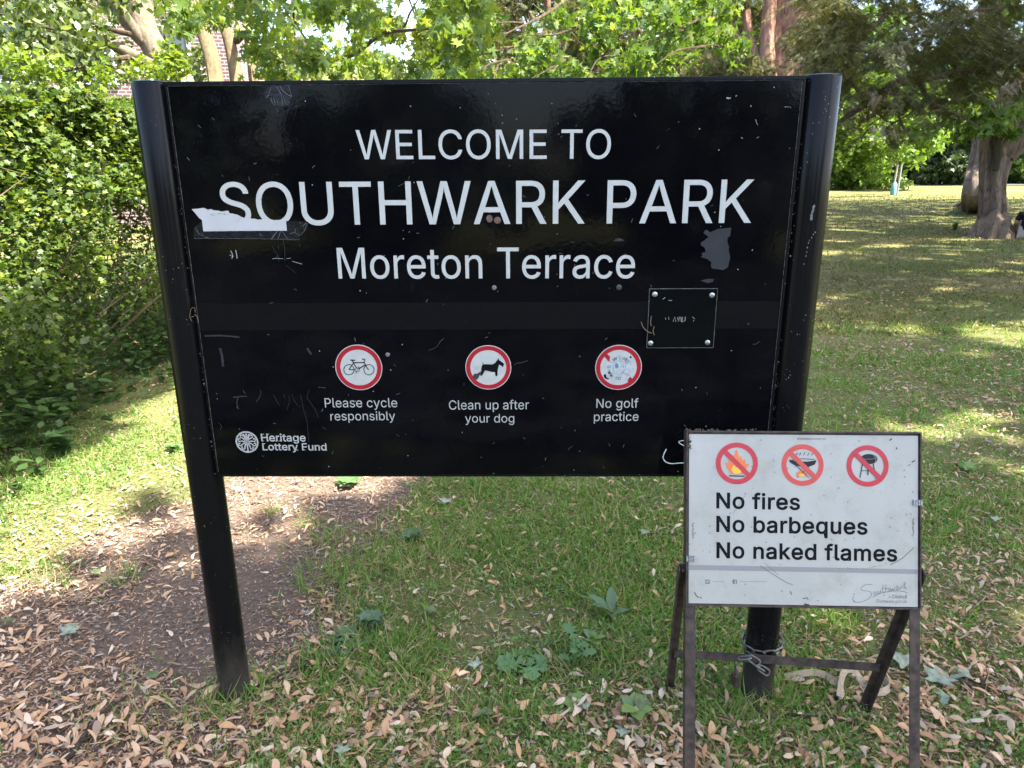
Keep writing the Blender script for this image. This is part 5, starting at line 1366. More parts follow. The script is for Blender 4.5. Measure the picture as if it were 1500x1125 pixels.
x, y = wedge(16000, 1.3, 5.0)
ok = (RNG.random(len(x)) < dirt_amount(x, y) * .8) & clear_of_posts(x, y)
x, y = x[ok], y[ok]; n = len(x)
OCTA = (np.array([(1, 0, 0), (-1, 0, 0), (0, 1, 0), (0, -1, 0), (0, 0, .7), (0, 0, -.7)], float), np.array([(0, 2, 4), (2, 1, 4), (1, 3, 4), (3, 0, 4), (2, 0, 5), (1, 2, 5), (3, 1, 5), (0, 3, 5)]))
S = RNG.uniform(.0012, .0045, n) * np.where(RNG.random(n) < .03, 2.6, 1)
M_GRIT = leaf_mat("soil_grit", [(0.07, 0.055, 0.045), (0.13, 0.10, 0.08), (0.20, 0.17, 0.14), (0.09, 0.07, 0.055), (0.32, 0.29, 0.25)], 0.0, .9, .1, (1, 1, 1))
tag(scatter("grit", M_GRIT, None, (OCTA, np.stack([x, y, ground_h(x, y) - .003], 1), frames(rand_dirs(n), rand_dirs(n)), S)), "small stones and crumbs of earth on the trodden soil", "grit", kind='stuff')

# fallen silver maple leaves, pale side up
def one_leaf(tpl, me_name, curl=0.25, sub=True):
    V, F = tpl
    V = V.copy(); V[:, 2] += curl * 1.6 * (V[:, 0] ** 2) + .16 * np.sin(V[:, 1] * 5 + V[:, 0] * 4) * .6
    V[:, 0] *= 1 - .25 * V[:, 1]
    return mesh_np(me_name, [(V, F)])
M_SILV = plain("silvery_leaf_back", (0.25, 0.29, 0.21), 0.75, 0.15, var=.45, vscale=60)
M_DEADG = plain("wilting_green_leaf", (0.13, 0.17, 0.075), 0.7, 0.15, var=.45, vscale=40)
SILVER = fan(mirror([(0, 0.06), (0.10, 0.10), (0.30, -0.10), (0.34, -.02), (0.18, 0.20), (0.40, 0.30), (0.62, 0.36), (0.46, 0.44), (0.26, 0.44), (0.12, 0.46), (0.26, 0.64), (0.30, 0.80), (0.14, 0.76), (0, 1.0)]), (0, 0.36), 0.10, 0.18)
PX_LEAVES = [(1330, 985, .13, .3, M_SILV, "pale silvery fallen maple leaf beside the right front leg of the A-frame"), (1372, 1012, .12, -.6, M_SILV, "silvery lobed fallen leaf just right of the A-frame, lying over twigs"), (1422, 1003, .10, 1.6, M_SILV, "silver backed fallen leaf at the far right of the A-frame"),
             (1385, 1030, .07, 2.4, M_SILV, "small silvery fallen leaf among the keys right of the A-frame"), (915, 1085, .06, .5, M_SILV, "curled whitish fallen leaf near the bottom edge by the A-frame leg"), (862, 1045, .05, 1.2, M_SILV, "small crumpled whitish leaf on the grass below the middle of the board"),
             (938, 1055, .11, -.3, M_DEADG, "broad green fallen leaf lying left of the A-frame front leg"), (725, 1055, .09, 1.9, M_DEADG, "folded green fallen leaf on the grass low in the middle"), (640, 905, .10, 1.3, M_DEADG, "brownish green broad leaf lying in the lawn under the board"), (655, 742, .09, .4, M_SILV, "pale blue green fallen leaf on the litter under the board edge"),
             (148, 846, .09, 1.2, M_DEADG, "flat green fallen leaf on the bare soil, the upper one"), (102, 940, .09, .2, M_SILV, "greyish fallen leaf on the bare soil left of the post"), (230, 1002, .08, .9, M_DEADG, "small green leaf on the soil close by the left post foot"), (25, 918, .09, 2.0, M_DEADG, "dark green fallen leaf at the left edge of the soil"),
             (505, 1110, .06, .7, M_SILV, "whitish scrap of leaf at the bottom edge among keys"), (945, 790, .07, .2, M_SILV, "grey green lying leaf on the lawn under the right part of the board"), (700, 985, .07, .9, M_SILV, "crinkled silver leaf in the grass beside the thistle weed"), (1460, 770, .08, .5, M_SILV, "pale leaf lying on the lawn at the right edge")]
for px, py, s, a, mt, lab in PX_LEAVES:
    s *= .8
    me = one_leaf(MAPLE if mt is M_SILV else OVAL, "fallen_leaf", .3)
    g = ground_at(px, py)
    M = Matrix.Translation((g[0], g[1], float(ground_h(np.array([g[0]]), np.array([g[1]]))[0]) + .022)) @ Matrix.Rotation(a, 4, 'Z') @ Matrix.Rotation(.22, 4, 'X') @ Matrix.Rotation(.15, 4, 'Y') @ Matrix.Scale(s, 4)
    if mt is M_DEADG:
        M = M @ Matrix.Diagonal((1.25, 1, 1, 1))
    me.transform(M); me.shade_smooth()
    tag(link("fallen_leaf", me, mt), lab, "fallen leaf", "fallen green and silver leaves")

M_TWIG = bark_mat("dead_twig_bark", (0.10, 0.075, 0.055), (0.035, 0.026, 0.02), 30)
for pts, r, lab in (([(95, 1120), (150, 1055), (185, 1022)], .008, "dark dead stick on the soil at the lower left corner"), ([(1075, 1000), (1095, 1022), (1112, 1050)], .006, "short grey twig leaning at the foot of the right post"), ([(1385, 990), (1440, 1010), (1500, 1030)], .005, "thin brown twig lying right of the A-frame"), ([(1360, 1110), (1440, 1095), (1495, 1075)], .005, "long thin twig in the grass at the lower right corner"), ([(375, 1010), (440, 985), (500, 975)], .005, "thin dark twig by the foot of the left post"), ([(540, 1043), (600, 1045), (640, 1043)], .004, "slender grey twig lying straight on the grass"), ([(1150, 1050), (1220, 1060), (1290, 1072)], .006, "brown twig half buried between the A-frame feet"), ([(700, 1095), (760, 1085), (830, 1110)], .004, "bent thin twig at the bottom middle of the ground"), ([(560, 955), (600, 985), (628, 995)], .004, "curved twig in the lawn below the middle pictogram")):
    P_ = []
    for k, (px, py) in enumerate(pts):
        g = ground_at(px, py); P_.append((g[0], g[1], .008 + .010 * (k % 2)))
    sp = spline(P_, 6)
    sp = [p + RNG.normal(0, .002, 3) for p in sp]
    mb = MB().tube(sp, lerp_list([r, r * .8, r * .45], len(sp)), 7)
    q = sp[len(sp) // 2]; mb.tube([q, q + np.array([.03, .03, .01]), q + np.array([.05, .07, .012])], [r * .5, r * .4, r * .25], 6)
    tag(mb.build("twig", M_TWIG, None, smooth=True), lab, "twig", "dead twigs on the ground")

# ------------------------------------------------------------------ weeds
THISTLE = fan(mirror([(0, 0), (.05, .12), (.24, .16), (.10, .28), (.32, .40), (.14, .46), (.34, .62), (.16, .66), (.24, .84), (0, 1.0)]), (0, .5), .15, .25)
LONG = fan(mirror([(0, 0), (.10, .2), (.17, .5), (.12, .8), (0, 1)]), (0, .5), .2, .35)
def weed(px, py, tpl, n, ln, up, mat, lab, stem=0.0, wid=1.0, cat="weed"):
    g = ground_at(px, py); g[2] = float(ground_h(np.array([g[0]]), np.array([g[1]]))[0])
    root = empty("lawn_weed", g, lab, cat, "weeds in the grass")
    a = np.linspace(0, 2 * math.pi, n, endpoint=False) + RNG.uniform(-.4, .4, n)
    d = np.stack([np.cos(a), np.sin(a), RNG.uniform(up * .5, up * 1.4, n)], 1)
    P = np.repeat(g[None], n, 0) + np.array([0, 0, .006])
    if not stem:
        stem = .012
    if stem:
        P = P + np.stack([np.zeros(n), np.zeros(n), RNG.uniform(.1, 1, n) * stem], 1)
        MB().tube([g, g + np.array([.004, .003, stem * .6]), g + np.array([.0, .0, stem])], [.0035, .003, .0015], 6).build("stem", mat, root, smooth=True)
    nr = np.stack([-np.cos(a) * up, -np.sin(a) * up, np.ones(n)], 1)
    S = RNG.uniform(.6, 1.1, n) * ln
    scatter("leaves", mat, root, (tpl, P, frames(d, nr), np.stack([S * wid, S, S], 1)))
M_WL = leaf_mat("light_weed_leaf", [(0.10, 0.19, 0.06), (0.12, 0.22, 0.075), (0.14, 0.24, 0.08)], .3)
M_WB = leaf_mat("bluish_weed_leaf", [(0.075, 0.13, 0.06), (0.095, 0.16, 0.08), (0.12, 0.19, 0.10), (0.06, 0.10, 0.05)], .3)
weed(772, 975, THISTLE, 8, .10, .25, M_WL, "light green lobed thistle weed in the lawn below the board", 0, 1.3)
weed(842, 975, THISTLE, 6, .07, .5, M_WL, "taller light weed on a stem right of the lobed thistle", .11, 1.2)
weed(545, 925, LOBED, 22, .06, .35, M_WB, "clump of blue green weed leaves at the edge of the bare soil", .05, 1.3)
weed(505, 950, THISTLE, 5, .09, .2, M_WB, "spreading blue green weed left of the leafy clump", 0, 1.4)
weed(895, 905, LONG, 5, .11, 1.1, M_WB, "upright long leaved dock weed under the right pictogram", 0, 1.2)
weed(870, 945, OVAL, 5, .06, .5, M_WEED, "broad leaved plantain below the long leaved dock", 0, 1.2)
weed(930, 1050, OVAL, 5, .07, .6, M_WEED, "broad shiny leaved weed left of the A-frame leg", .03, 1.3)
weed(840, 1035, OVAL, 6, .05, .4, M_WEED, "small plantain on the grass low in the middle", 0, 1.3)
weed(600, 790, LOBED, 14, .06, .3, M_WB, "bluish weed tuft in the lawn just below the board", .03, 1.3)
weed(510, 710, LOBED, 16, .08, .4, M_WL, "dull green weed at the far side of the soil under the board edge", .03, 1.3)
weed(1420, 690, LOBED, 9, .07, .3, M_WEED, "dark weed rosette in the lawn at the far right", 0, 1.2)
weed(90, 668, LOBED, 46, .10, .5, M_WL, "sunlit pale green nettle clump on the grass before the hedge", .12, 1.2)
weed(65, 610, OVAL, 12, .09, .7, M_WEED, "young stemmed plant at the shady foot of the hedge", .20, 1.3)
weed(255, 660, LOBED, 18, .06, .4, M_WL, "small sunlit weed on the grass against the left post", .03, 1.2)
weed(1398, 340, LOBED, 70, .12, .8, M_WEED, "bushy tuft of weeds at the root of the big trunk", .22, 1.0)

# ------------------------------------------------------------------ chain, padlock, webbing strap
M_GALV = plain("galvanised_chain", (.22, .215, .20), .42, .5, .75, var=.45, vscale=90, dark=(.10, .085, .07))
pc = SA + SE * W_SIGN
def chain_loop(centre, z, n):
    pts = []
    for k in range(n * 6):
        a = 2 * math.pi * k / (n * 6)
        pts.append(centre + np.array([.057 * math.cos(a), .060 * math.sin(a) - .006, z + .012 * math.sin(a + .6) - .018 * (math.sin(a) < 0) * math.sin(a)]))
    return pts
def chain_link(mb, c, d, up, L=.037, W=.019, r=.0029):
    d = d / np.linalg.norm(d); up = up - d * (up @ d); up = up / np.linalg.norm(up)
    pts = []
    for k in range(17):
        a = 2 * math.pi * k / 16
        x = math.cos(a); y = math.sin(a)
        pts.append(c + d * ((L / 2 - W / 2) * (1 if x > 0 else -1) * min(1, abs(x) * 6) + W / 2 * x) + up * (W / 2 * y))
    mb.tube(pts, r, 8, caps=False)
mb = MB()
lp = chain_loop(np.array([pc[0], pc[1], 0]), ZB - .012, 12)
m_ = len(lp)
for k in range(12):
    i = k * 6
    c, dd_ = lp[i], lp[(i + 1) % m_] - lp[i - 1]
    chain_link(mb, c, dd_, np.array([0, 0, 1.0]) if k % 2 else np.array([c[0] - pc[0], c[1] - pc[1], .25]))
c0 = on_line(HL, RL, ZB); 
bx = at(1112, 957, 1) ; 
bar_at = lambda px: BA + (BB - BA) * ((px - 992) / (1288 - 992)) + fwd * .012
q = bar_at(1098)
for k, (dz, dx, dn) in enumerate(((.016, -.012, .004), (.012, .014, .010), (-.010, .028, .013), (-.024, .046, .008))):
    c = q + np.array([dx, -.010 - dn, dz])
    chain_link(mb, c, np.array([.9, -.2, -.55 if k else .25]), np.array([0, .35, 1.0]) if k % 2 else np.array([.2, -1.0, .3]))
tag(mb.build("chain", M_GALV, None, smooth=True), "grey steel chain wrapped round the right post and the A-frame crossbar", "chain")
pd = empty("padlock", bar_at(1083) + np.array([0, -.006, -.05]), "small rusty brass padlock hanging from the chain left of the post", "padlock")
o = np.array(pd.location)
MB().box(o + np.array([0, 0, -.018]), (.016, .026, .040), Matrix.Rotation(.2, 3, 'Z')).build("body", plain("rusty_lock_body", (.085, .060, .045), .55, .4, .4, var=.4, vscale=80), pd, bevel=.003)
MB().tube(spline([o + np.array([0, -.008, .0]), o + np.array([0, -.009, .020]), o + np.array([0, 0, .032]), o + np.array([0, .009, .020]), o + np.array([0, .008, .0])], 5), .0032, 8).build("shackle", M_GALV, pd, smooth=True)

M_WEB = plain("beige_webbing", (.38, .305, .215), .85, .15, var=.35, vscale=150, bmp=.4)
def ribbon(px_pts, w, lab):
    P_ = []
    for px, py, z in px_pts:
        g = ground_at(px, py, z); P_.append(g)
    sp = spline(P_, 7)
    mb = MB(); V = []
    for i, p in enumerate(sp):
        t = sp[min(i + 1, len(sp) - 1)] - sp[max(i - 1, 0)]
        t = t / np.linalg.norm(t)
        k = i / (len(sp) - 1)
        up = np.array([.25 * math.sin(k * 9), .75, .75]); up = up - t * (up @ t); up = up / np.linalg.norm(up)
        th = np.cross(t, up) * .0009
        V += [p + th - up * w / 2, p + th + up * w / 2, p - th + up * w / 2, p - th - up * w / 2]
    F = []
    for i in range(len(sp) - 1):
        a = i * 4
        for k in range(4):
            F.append((a + k, a + (k + 1) % 4, a + 4 + (k + 1) % 4, a + 4 + k))
    F += [(0, 3, 2, 1), tuple(len(V) - 4 + k for k in range(4))]
    mb.add(V, F)
    root = empty("webbing_strap", ground_at(1240, 1000), lab, "strap")
    mb.build("webbing", M_WEB, root, smooth=True)
    return root, sp
root, sp = ribbon([(1150, 992, .02), (1178, 986, .03), (1200, 986, .03), (1220, 996, .030), (1235, 1008, .032), (1229, 1020, .034), (1236, 985, .06), (1252, 982, .06), (1264, 1000, .034), (1285, 1014, .030), (1302, 1008, .032), (1296, 996, .030), (1282, 984, .028)], .021, "beige webbing strap curled on the ground behind the A-frame")
g = ground_at(1230, 1022, .012)
MB().box(g, (.03, .006, .018), Matrix.Rotation(.3, 3, 'Z')).build("buckle", plain("black_buckle", (.02, .02, .022), .5, .4), root, bevel=.001)

# ------------------------------------------------------------------ hedge
M_HEDGE = leaf_mat("hedge_leaves", [(0.040, 0.078, 0.013), (0.066, 0.115, 0.018), (0.105, 0.165, 0.026), (0.030, 0.060, 0.013), (0.19, 0.24, 0.042), (0.085, 0.125, 0.042)], 0.38, .45, .35, (1.5, 1.4, .4))
M_HTWIG = bark_mat("hedge_twig", (0.20, 0.145, 0.085), (0.09, 0.062, 0.04), 30)
hedge = empty("hedge", (-3.9, 6.0, 0), "tall loose green hedge with sunlit top and bare twigs near its foot", "hedge")
hx0, hx1, hy0, hy1 = -5.3, -2.95, 2.2, 11.0
def hedge_top(y):
    return 2.22 + .36 * (fbm(y * .9, y * 0 + 2.0, 41) - .5) * 2 + .10 * (y < 4.6)
def hedge_face(y, z):
    return -3.12 + .34 * (fbm(y * 1.3, z * 1.3, 43) - .5) * 2 - .30 * smooth(1.2, .1, z) * .4 + .16 * np.sin(z * 1.7)
N = 270000
yy = RNG.uniform(hy0, hy1, N); u = RNG.random(N)
zz = np.where(u < .62, RNG.uniform(.05, 1, N) ** .8 * 2.4, 2.4 - RNG.exponential(.22, N))
depth = np.where(RNG.random(N) < .72, RNG.exponential(.26, N), RNG.uniform(.5, 1.5, N))
top = hedge_top(yy)
zz = np.minimum(zz, top - RNG.exponential(.10, N))
face = hedge_face(yy, zz)
xx = face - depth
is_top = u >= .62
xx = np.where(is_top, RNG.uniform(hx0, -3.0, N), xx)
xx = np.minimum(xx, face + .02)
xx = np.where(is_top & (zz > 1.6), xx - .25 * smooth(1.6, 2.2, zz) * (RNG.random(N) < .7), xx)
gap = fbm(yy * 2.1, zz * 2.1 + xx * .8, 47, 3)
inner = depth > .55
# a dark leafy core keeps the hedge from being seen through
keep = (zz > .05) & (inner | (gap > (.36 + .10 * smooth(1.3, .3, zz)))) & (RNG.random(N) < np.where(zz < 1.25, .55, .95)) & (RNG.random(N) < smooth(14, 7, yy) * .8 + .25)
P = np.stack([xx, yy, zz], 1)[keep]
n = len(P)
d = rand_dirs(n, (.55, -.15, .1)); nr = rand_dirs(n, (.35, -.1, 1.5))
sz = RNG.uniform(.026, .060, n)
scatter("foliage", M_HEDGE, hedge, (LOBED, P, frames(d, nr), np.stack([sz * 1.15, sz, sz], 1)))
mb = MB()
for k in range(110):
    y = RNG.uniform(hy0, 9.5); x = RNG.uniform(-4.3, -3.45); h = RNG.uniform(.9, 2.1)
    p0 = np.array([x, y, -.02]); pts = [p0]
    dx, dy = RNG.normal(0, .12), RNG.normal(0, .14)
    for j in range(1, 6):
        pts.append(p0 + np.array([dx * j + RNG.normal(0, .04) + .03 * j, dy * j + RNG.normal(0, .05), h * j / 5]))
    r = RNG.uniform(.005, .014)
    sp = spline(pts, 3)
    mb.tube(sp, lerp_list([r, r * .8, r * .4], len(sp)), 6)
    for j in range(3):
        q = sp[RNG.integers(4, len(sp))]
        mb.tube([q, q + np.array([RNG.uniform(0, .16), RNG.normal(0, .14), RNG.uniform(-.1, .2)]), q + np.array([RNG.uniform(0, .25), RNG.normal(0, .25), RNG.uniform(-.15, .3)])], [r * .4, r * .3, r * .15], 5)
for px, py, D in ((137, 480, 6.4), (198, 470, 7.0), (70, 560, 5.0)):
    g = ground_at(px, py + 30)
    mb.tube([(g[0] - .35, g[1], 0), (g[0] - .33, g[1], .6), (g[0] - .4, g[1] + .1, 1.3)], [.035, .03, .02], 8)
mb.build("twigs", M_HTWIG, hedge, smooth=True)
# sprouts standing above the hedge line
sp_c = [at(px, py, D) for px, py, D in ((240, 95, 5.2), (250, 80, 5.2), (235, 108, 5.1), (262, 100, 5.2), (205, 105, 5.3), (150, 112, 5.0), (60, 100, 4.9), (20, 92, 4.8), (90, 108, 4.9))]
P = clumps(sp_c, [.10] * 9, [110] * 9, 1.2); n = len(P)
scatter("sprouts", leaf_mat("fresh_sprout_leaves", [(.15, .22, .03), (.19, .26, .04), (.13, .20, .03)], .45, .4, .4, (1.5, 1.4, .4)), hedge, (LOBED, P, frames(rand_dirs(n, (.3, 0, .4)), rand_dirs(n, (.3, 0, .9))), RNG.uniform(.03, .055, n)))
# nettles along its foot
P, D_ = [], []
for k in range(300):
    y = RNG.uniform(3.0, 9); x = -3.05 + RNG.normal(0, .22) - .05 * (y - 4); h = RNG.uniform(.10, .55)
    m_ = int(5 + h * 22)
    a = RNG.uniform(0, 6.28, m_); z = RNG.uniform(.03, 1, m_) * h
    P.append(np.stack([x + .02 * np.cos(a), y + .02 * np.sin(a), z], 1)); D_.append(np.stack([np.cos(a), np.sin(a), RNG.uniform(-.2, .6, m_)], 1))
P, D_ = np.concatenate(P), np.concatenate(D_); n = len(P)
nett = scatter("undergrowth", leaf_mat("nettle_leaves", [(.030, .062, .014), (.042, .082, .018), (.055, .10, .024)], .3), None, (OVAL, P, frames(D_, np.repeat([[0, 0, 1.0]], n, 0) + RNG.normal(0, .3, (n, 3))), RNG.uniform(.05, .10, n)))
tag(nett, "dark green nettles and weeds along the shaded foot of the hedge", "nettles", kind='stuff')

# ------------------------------------------------------------------ trees
M_BARK_TAN = bark_mat("tan_bark", (0.19, 0.14, 0.08), (0.085, 0.062, 0.036), 8, .4, .5, (0.17, 0.15, 0.075))
M_BARK_GREY = bark_mat("grey_brown_bark", (0.25, 0.195, 0.155), (0.075, 0.055, 0.042), 5, .12, 1.0, (0.16, 0.14, 0.10))
M_BARK_BROWN = bark_mat("brown_ridged_bark", (0.215, 0.152, 0.11), (0.045, 0.032, 0.023), 8, .09, 1.0, (0.15, 0.12, 0.085))
M_BARK_RED = bark_mat("red_fibrous_bark", (0.33, 0.185, 0.135), (0.085, 0.045, 0.032), 6, .08, 1.0, (0.22, 0.13, 0.09))
M_BARK_DARK = bark_mat("dark_branch_bark", (0.11, 0.075, 0.05), (0.035, 0.025, 0.018), 14, .3, .7)
M_MAPLE = leaf_mat("maple_leaves", [(0.085, 0.145, 0.022), (0.13, 0.195, 0.030), (0.18, 0.24, 0.036), (0.065, 0.120, 0.045), (0.25, 0.29, 0.06), (0.11, 0.16, 0.07)], 0.45, .5, .25, (1.5, 1.45, .4))
M_MAPLE2 = leaf_mat("green_maple_leaves", [(0.065, 0.12, 0.025), (0.095, 0.16, 0.032), (0.145, 0.21, 0.040), (0.050, 0.095, 0.030), (0.19, 0.24, 0.06)], 0.42, .52, .22, (1.4, 1.45, .4))
M_GLOSS = leaf_mat("glossy_pale_leaves", [(0.055, 0.085, 0.020), (0.085, 0.12, 0.028), (0.042, 0.066, 0.015), (0.24, 0.29, 0.13), (0.065, 0.095, 0.022)], 0.38, .35, .4, (1.4, 1.35, .5))
M_CYPR = leaf_mat("cypress_foliage", [(0.050, 0.060, 0.018), (0.075, 0.082, 0.025), (0.105, 0.106, 0.035), (0.20, 0.175, 0.09), (0.040, 0.050, 0.020)], 0.22, .6, .2, (1.2, 1.2, .6))
M_LIME = leaf_mat("lime_tree_leaves", [(0.12, 0.20, 0.03), (0.15, 0.24, 0.04), (0.19, 0.28, 0.05), (0.10, 0.17, 0.03)], 0.35, .5, .3, (1.4, 1.4, .5))
M_YGREEN = leaf_mat("yellow_green_leaves", [(0.19, 0.24, 0.045), (0.24, 0.28, 0.06), (0.15, 0.20, 0.04), (0.29, 0.32, 0.10)], 0.35, .5, .3, (1.3, 1.3, .5))
M_FARG = leaf_mat("far_green_leaves", [(0.055, 0.10, 0.022), (0.075, 0.13, 0.03), (0.10, 0.16, 0.035), (0.045, 0.08, 0.02)], 0.3, .6, .2, (1.3, 1.35, .5))
M_DARKG = leaf_mat("dark_evergreen_leaves", [(0.026, 0.046, 0.016), (0.036, 0.060, 0.020), (0.048, 0.075, 0.025)], 0.2, .5, .3, (1.2, 1.3, .5))

def bumpy(seed, k=5, amp=.13):
    rr = np.random.default_rng(seed); ph = rr.uniform(0, 6.28, 6)
    def f(t, a):
        return 1 + amp * (math.sin(k * a + ph[0] + 2 * t) * .5 + math.sin((k + 4) * a + ph[1] - 3 * t) * .3 + math.sin(2 * a + ph[2] + 5 * t) * .4 + .5 * math.sin(9 * t + ph[3] + a) * .5)
    return f

def limb(mb, pts, radii, n=12, seed=0, amp=.10, sub=6):
    sp = spline(pts, sub)
    mb.tube(sp, lerp_list(radii, len(sp)), n, True, bumpy(seed, 4, amp))
    return sp

def crown(name, mat, root, P, tpl, s0, s1, down=.5, flat_=.8, wid=1.0):
    n = len(P); S = RNG.uniform(s0, s1, n)
    return scatter(name, mat, root, (tpl, P, leaf_frames(n, down, flat_), np.stack([S * wid, S, S], 1)))

def pxs(*q):
    return [at(*k) for k in q]

# --- maple with several stems behind the hedge
t = empty("silver_maple", (-4.3, 9.6, 0), "several stemmed maple with tan trunks and hanging leaves behind the words of the board", "maple tree")
mb = MB()
D = 9.6
limb(mb, [at(318, 240, D) * [1, 1, 0] + [0, 0, -.1]] + pxs((320, 200, D), (316, 118, D), (306, 70, D), (288, 20, D), (268, -40, D), (240, -200, D)), [.16, .125, .105, .10, .09, .085, .06], 14, 1, .07)
limb(mb, [at(345, 240, D + .5) * [1, 1, 0] + [0, 0, -.1]] + pxs((350, 180, D + .5), (346, 118, D + .5), (336, 60, D + .5), (318, 0, D + .4), (300, -140, D + .4)), [.13, .11, .09, .085, .08, .05], 12, 2, .07)
limb(mb, [at(375, 240, D + 1.4) * [1, 1, 0] + [0, 0, -.1]] + pxs((372, 118, D + 1.4), (362, 30, D + 1.4), (372, -60, D + 1.4)), [.10, .075, .07, .05], 10, 3)
limb(mb, [at(425, 240, D + 2.5) * [1, 1, 0] + [0, 0, -.1]] + pxs((420, 118, D + 2.5), (424, 70, D + 2.5), (440, -40, D + 2.5)), [.10, .08, .075, .05], 10, 4)
mb.build("trunk", M_BARK_TAN, t, smooth=True)
mb = MB()
limb(mb, pxs((346, 60, D + .5), (385, 22, 9), (430, -10, 8), (520, -60, 7)), [.05, .04, .03, .02], 8, 5)
limb(mb, pxs((424, 112, D + 2.5), (450, 100, 9), (480, 92, 8), (520, 78, 7), (560, 50, 6.4), (605, 44, 6), (660, 40, 5.8)), [.035, .03, .025, .02, .018, .014, .006], 8, 6)
limb(mb, pxs((560, 50, 6.4), (590, 40, 6.2), (600, 20, 6.1), (612, 0, 6)), [.014, .011, .008, .004], 6, 7)
limb(mb, pxs((450, 60, 6), (430, 25, 5.6), (445, -20, 5.2)), [.008, .008, .01], 6, 8)
limb(mb, pxs((240, -60, 8), (300, -40, 6.5), (420, -40, 5.5), (560, -40, 5.0), (700, -30, 4.8)), [.05, .04, .03, .025, .012], 8, 9)
mb.build("branches", M_BARK_DARK, t, smooth=True)
P = np.concatenate([
    px_clumps(20, (262, 470), (-25, 40), (4.6, 6.4), (.10, .22), 20),
    px_clumps(12, (380, 470), (40, 112), (5, 6.6), (.09, .18), 22),
    px_clumps(14, (460, 600), (-20, 62), (5.0, 6.6), (.09, .18), 22, lambda x, y: not (560 < x < 622 and y < 60)),
    px_clumps(16, (635, 705), (-30, 66), (4.6, 6.0), (.10, .2), 26),
    px_clumps(9, (540, 700), (82, 115), (4.6, 6.0), (.07, .14), 22),
    px_clumps(6, (460, 560), (85, 115), (5.0, 6.6), (.07, .14), 22), px_clumps(14, (400, 540), (10, 100), (6.5, 9), (.10, .2), 30),
    px_clumps(10, (380, 760), (-260, -80), (7.0, 9.5), (.2, .4), 60)])
P = np.concatenate([P, P[::2] + RNG.normal(0, .07, P[::2].shape)])
crown("crown", M_MAPLE, t, P, SILVERM, .05, .105, .85, .5, .95)

# --- leaning grey tree at the top left
t = empty("leaning_tree", (-5.6, 9.2, 0), "leaning grey barked tree with glossy pale leaves rising just above the hedge", "tree")
mb = MB(); D = 9.2
limb(mb, [at(300, 330, D) * [1, 1, 0] + [0, 0, -.1]] + pxs((275, 160, D), (250, 112, D), (226, 70, D), (212, 40, D), (206, 0, D), (196, -90, D)), [.2, .17, .16, .15, .155, .15, .11], 16, 11, .07)
limb(mb, pxs((226, 70, D), (204, 55, D - .1), (182, 26, D - .3), (160, -5, D - .5), (130, -60, D - .6)), [.10, .085, .08, .075, .05], 12, 12, .06)
limb(mb, pxs((252, 118, D), (226, 100, D - .1), (196, 82, D - .3), (160, 62, D - .5), (150, 52, D - .6)), [.12, .09, .075, .06, .03], 12, 13, .06)
mb.build("trunk", bark_mat("grey_speckled_bark", (0.19, 0.155, 0.11), (0.085, 0.066, 0.045), 9, .5, .5, (0.19, 0.165, 0.09)), t, smooth=True)
mb = MB()
for k, q in enumerate(([(190, 50, 8.8), (150, 40, 8.4), (100, 22, 8), (40, 0, 7.6)], [(196, 82, 8.9), (150, 90, 8.4), (95, 105, 8)], [(160, 62, 8.7), (120, 45, 8), (70, 40, 7.4), (0, 20, 7)], [(170, 100, 8.6), (140, 108, 8.2), (110, 112, 8)], [(130, -60, 8.6), (70, -70, 7.5), (0, -40, 6.5)])):
    limb(mb, pxs(*q), [.035, .025, .018, .008], 7, 14 + k)
mb.build("branches", M_BARK_DARK, t, smooth=True)
P = np.concatenate([px_clumps(44, (-60, 140), (-30, 105), (6.4, 8.8), (.12, .28), 44), px_clumps(26, (-40, 150), (60, 120), (7, 9), (.12, .26), 44), px_clumps(30, (60, 300), (-20, 118), (10, 12), (.15, .3), 50), px_clumps(5, (150, 270), (-20, 30), (7, 8.6), (.08, .14), 26), px_clumps(26, (-30, 125), (-25, 112), (7.4, 9.2), (.12, .26), 44), px_clumps(34, (20, 310), (-20, 118), (10, 12.5), (.16, .32), 56), px_clumps(8, (170, 290), (80, 112), (9.8, 11), (.12, .22), 46), px_clumps(12, (-150, 200), (-220, -40), (7, 9.5), (.3, .6), 50)])
crown("crown", M_GLOSS, t, P, OVAL, .06, .11, .35, .6, 1.05)

# --- maple over the middle of the board
t = empty("green_maple", (4.2, 10.5, 0), "green maple whose leafy boughs droop over the middle of the board", "maple tree")
mb = MB()
limb(mb, [(2.1, 9.4, -.1), (2.0, 9.3, 1.2)] + pxs((932, 60, 9.0), (925, 10, 8.8), (930, -60, 8.6), (950, -250, 8.5)), [.10, .085, .06, .055, .05, .03], 10, 21)
mb.build("trunk", M_BARK_GREY, t, smooth=True)
mb = MB()
for k, q in enumerate(([(930, -60, 8.6), (860, -20, 7.8), (800, 20, 7.4), (740, 50, 7)], [(930, -30, 8.6), (900, 30, 8), (870, 70, 7.6)], [(932, 40, 9), (960, 70, 8.4), (985, 95, 8)], [(925, 10, 8.8), (980, 10, 8.4), (1030, 30, 8)])):
    limb(mb, pxs(*q), [.03, .022, .015, .007], 7, 22 + k)
for k in range(26):
    px, py = RNG.uniform(700, 1060), RNG.uniform(-20, 105); D = RNG.uniform(7, 9)
    limb(mb, pxs((px, py, D), (px - RNG.uniform(15, 50), py + RNG.uniform(-5, 25), D - .15), (px - RNG.uniform(50, 90), py + RNG.uniform(0, 45), D - .3)), [.012, .008, .003], 5, k)
mb.build("branches", M_BARK_DARK, t, smooth=True)
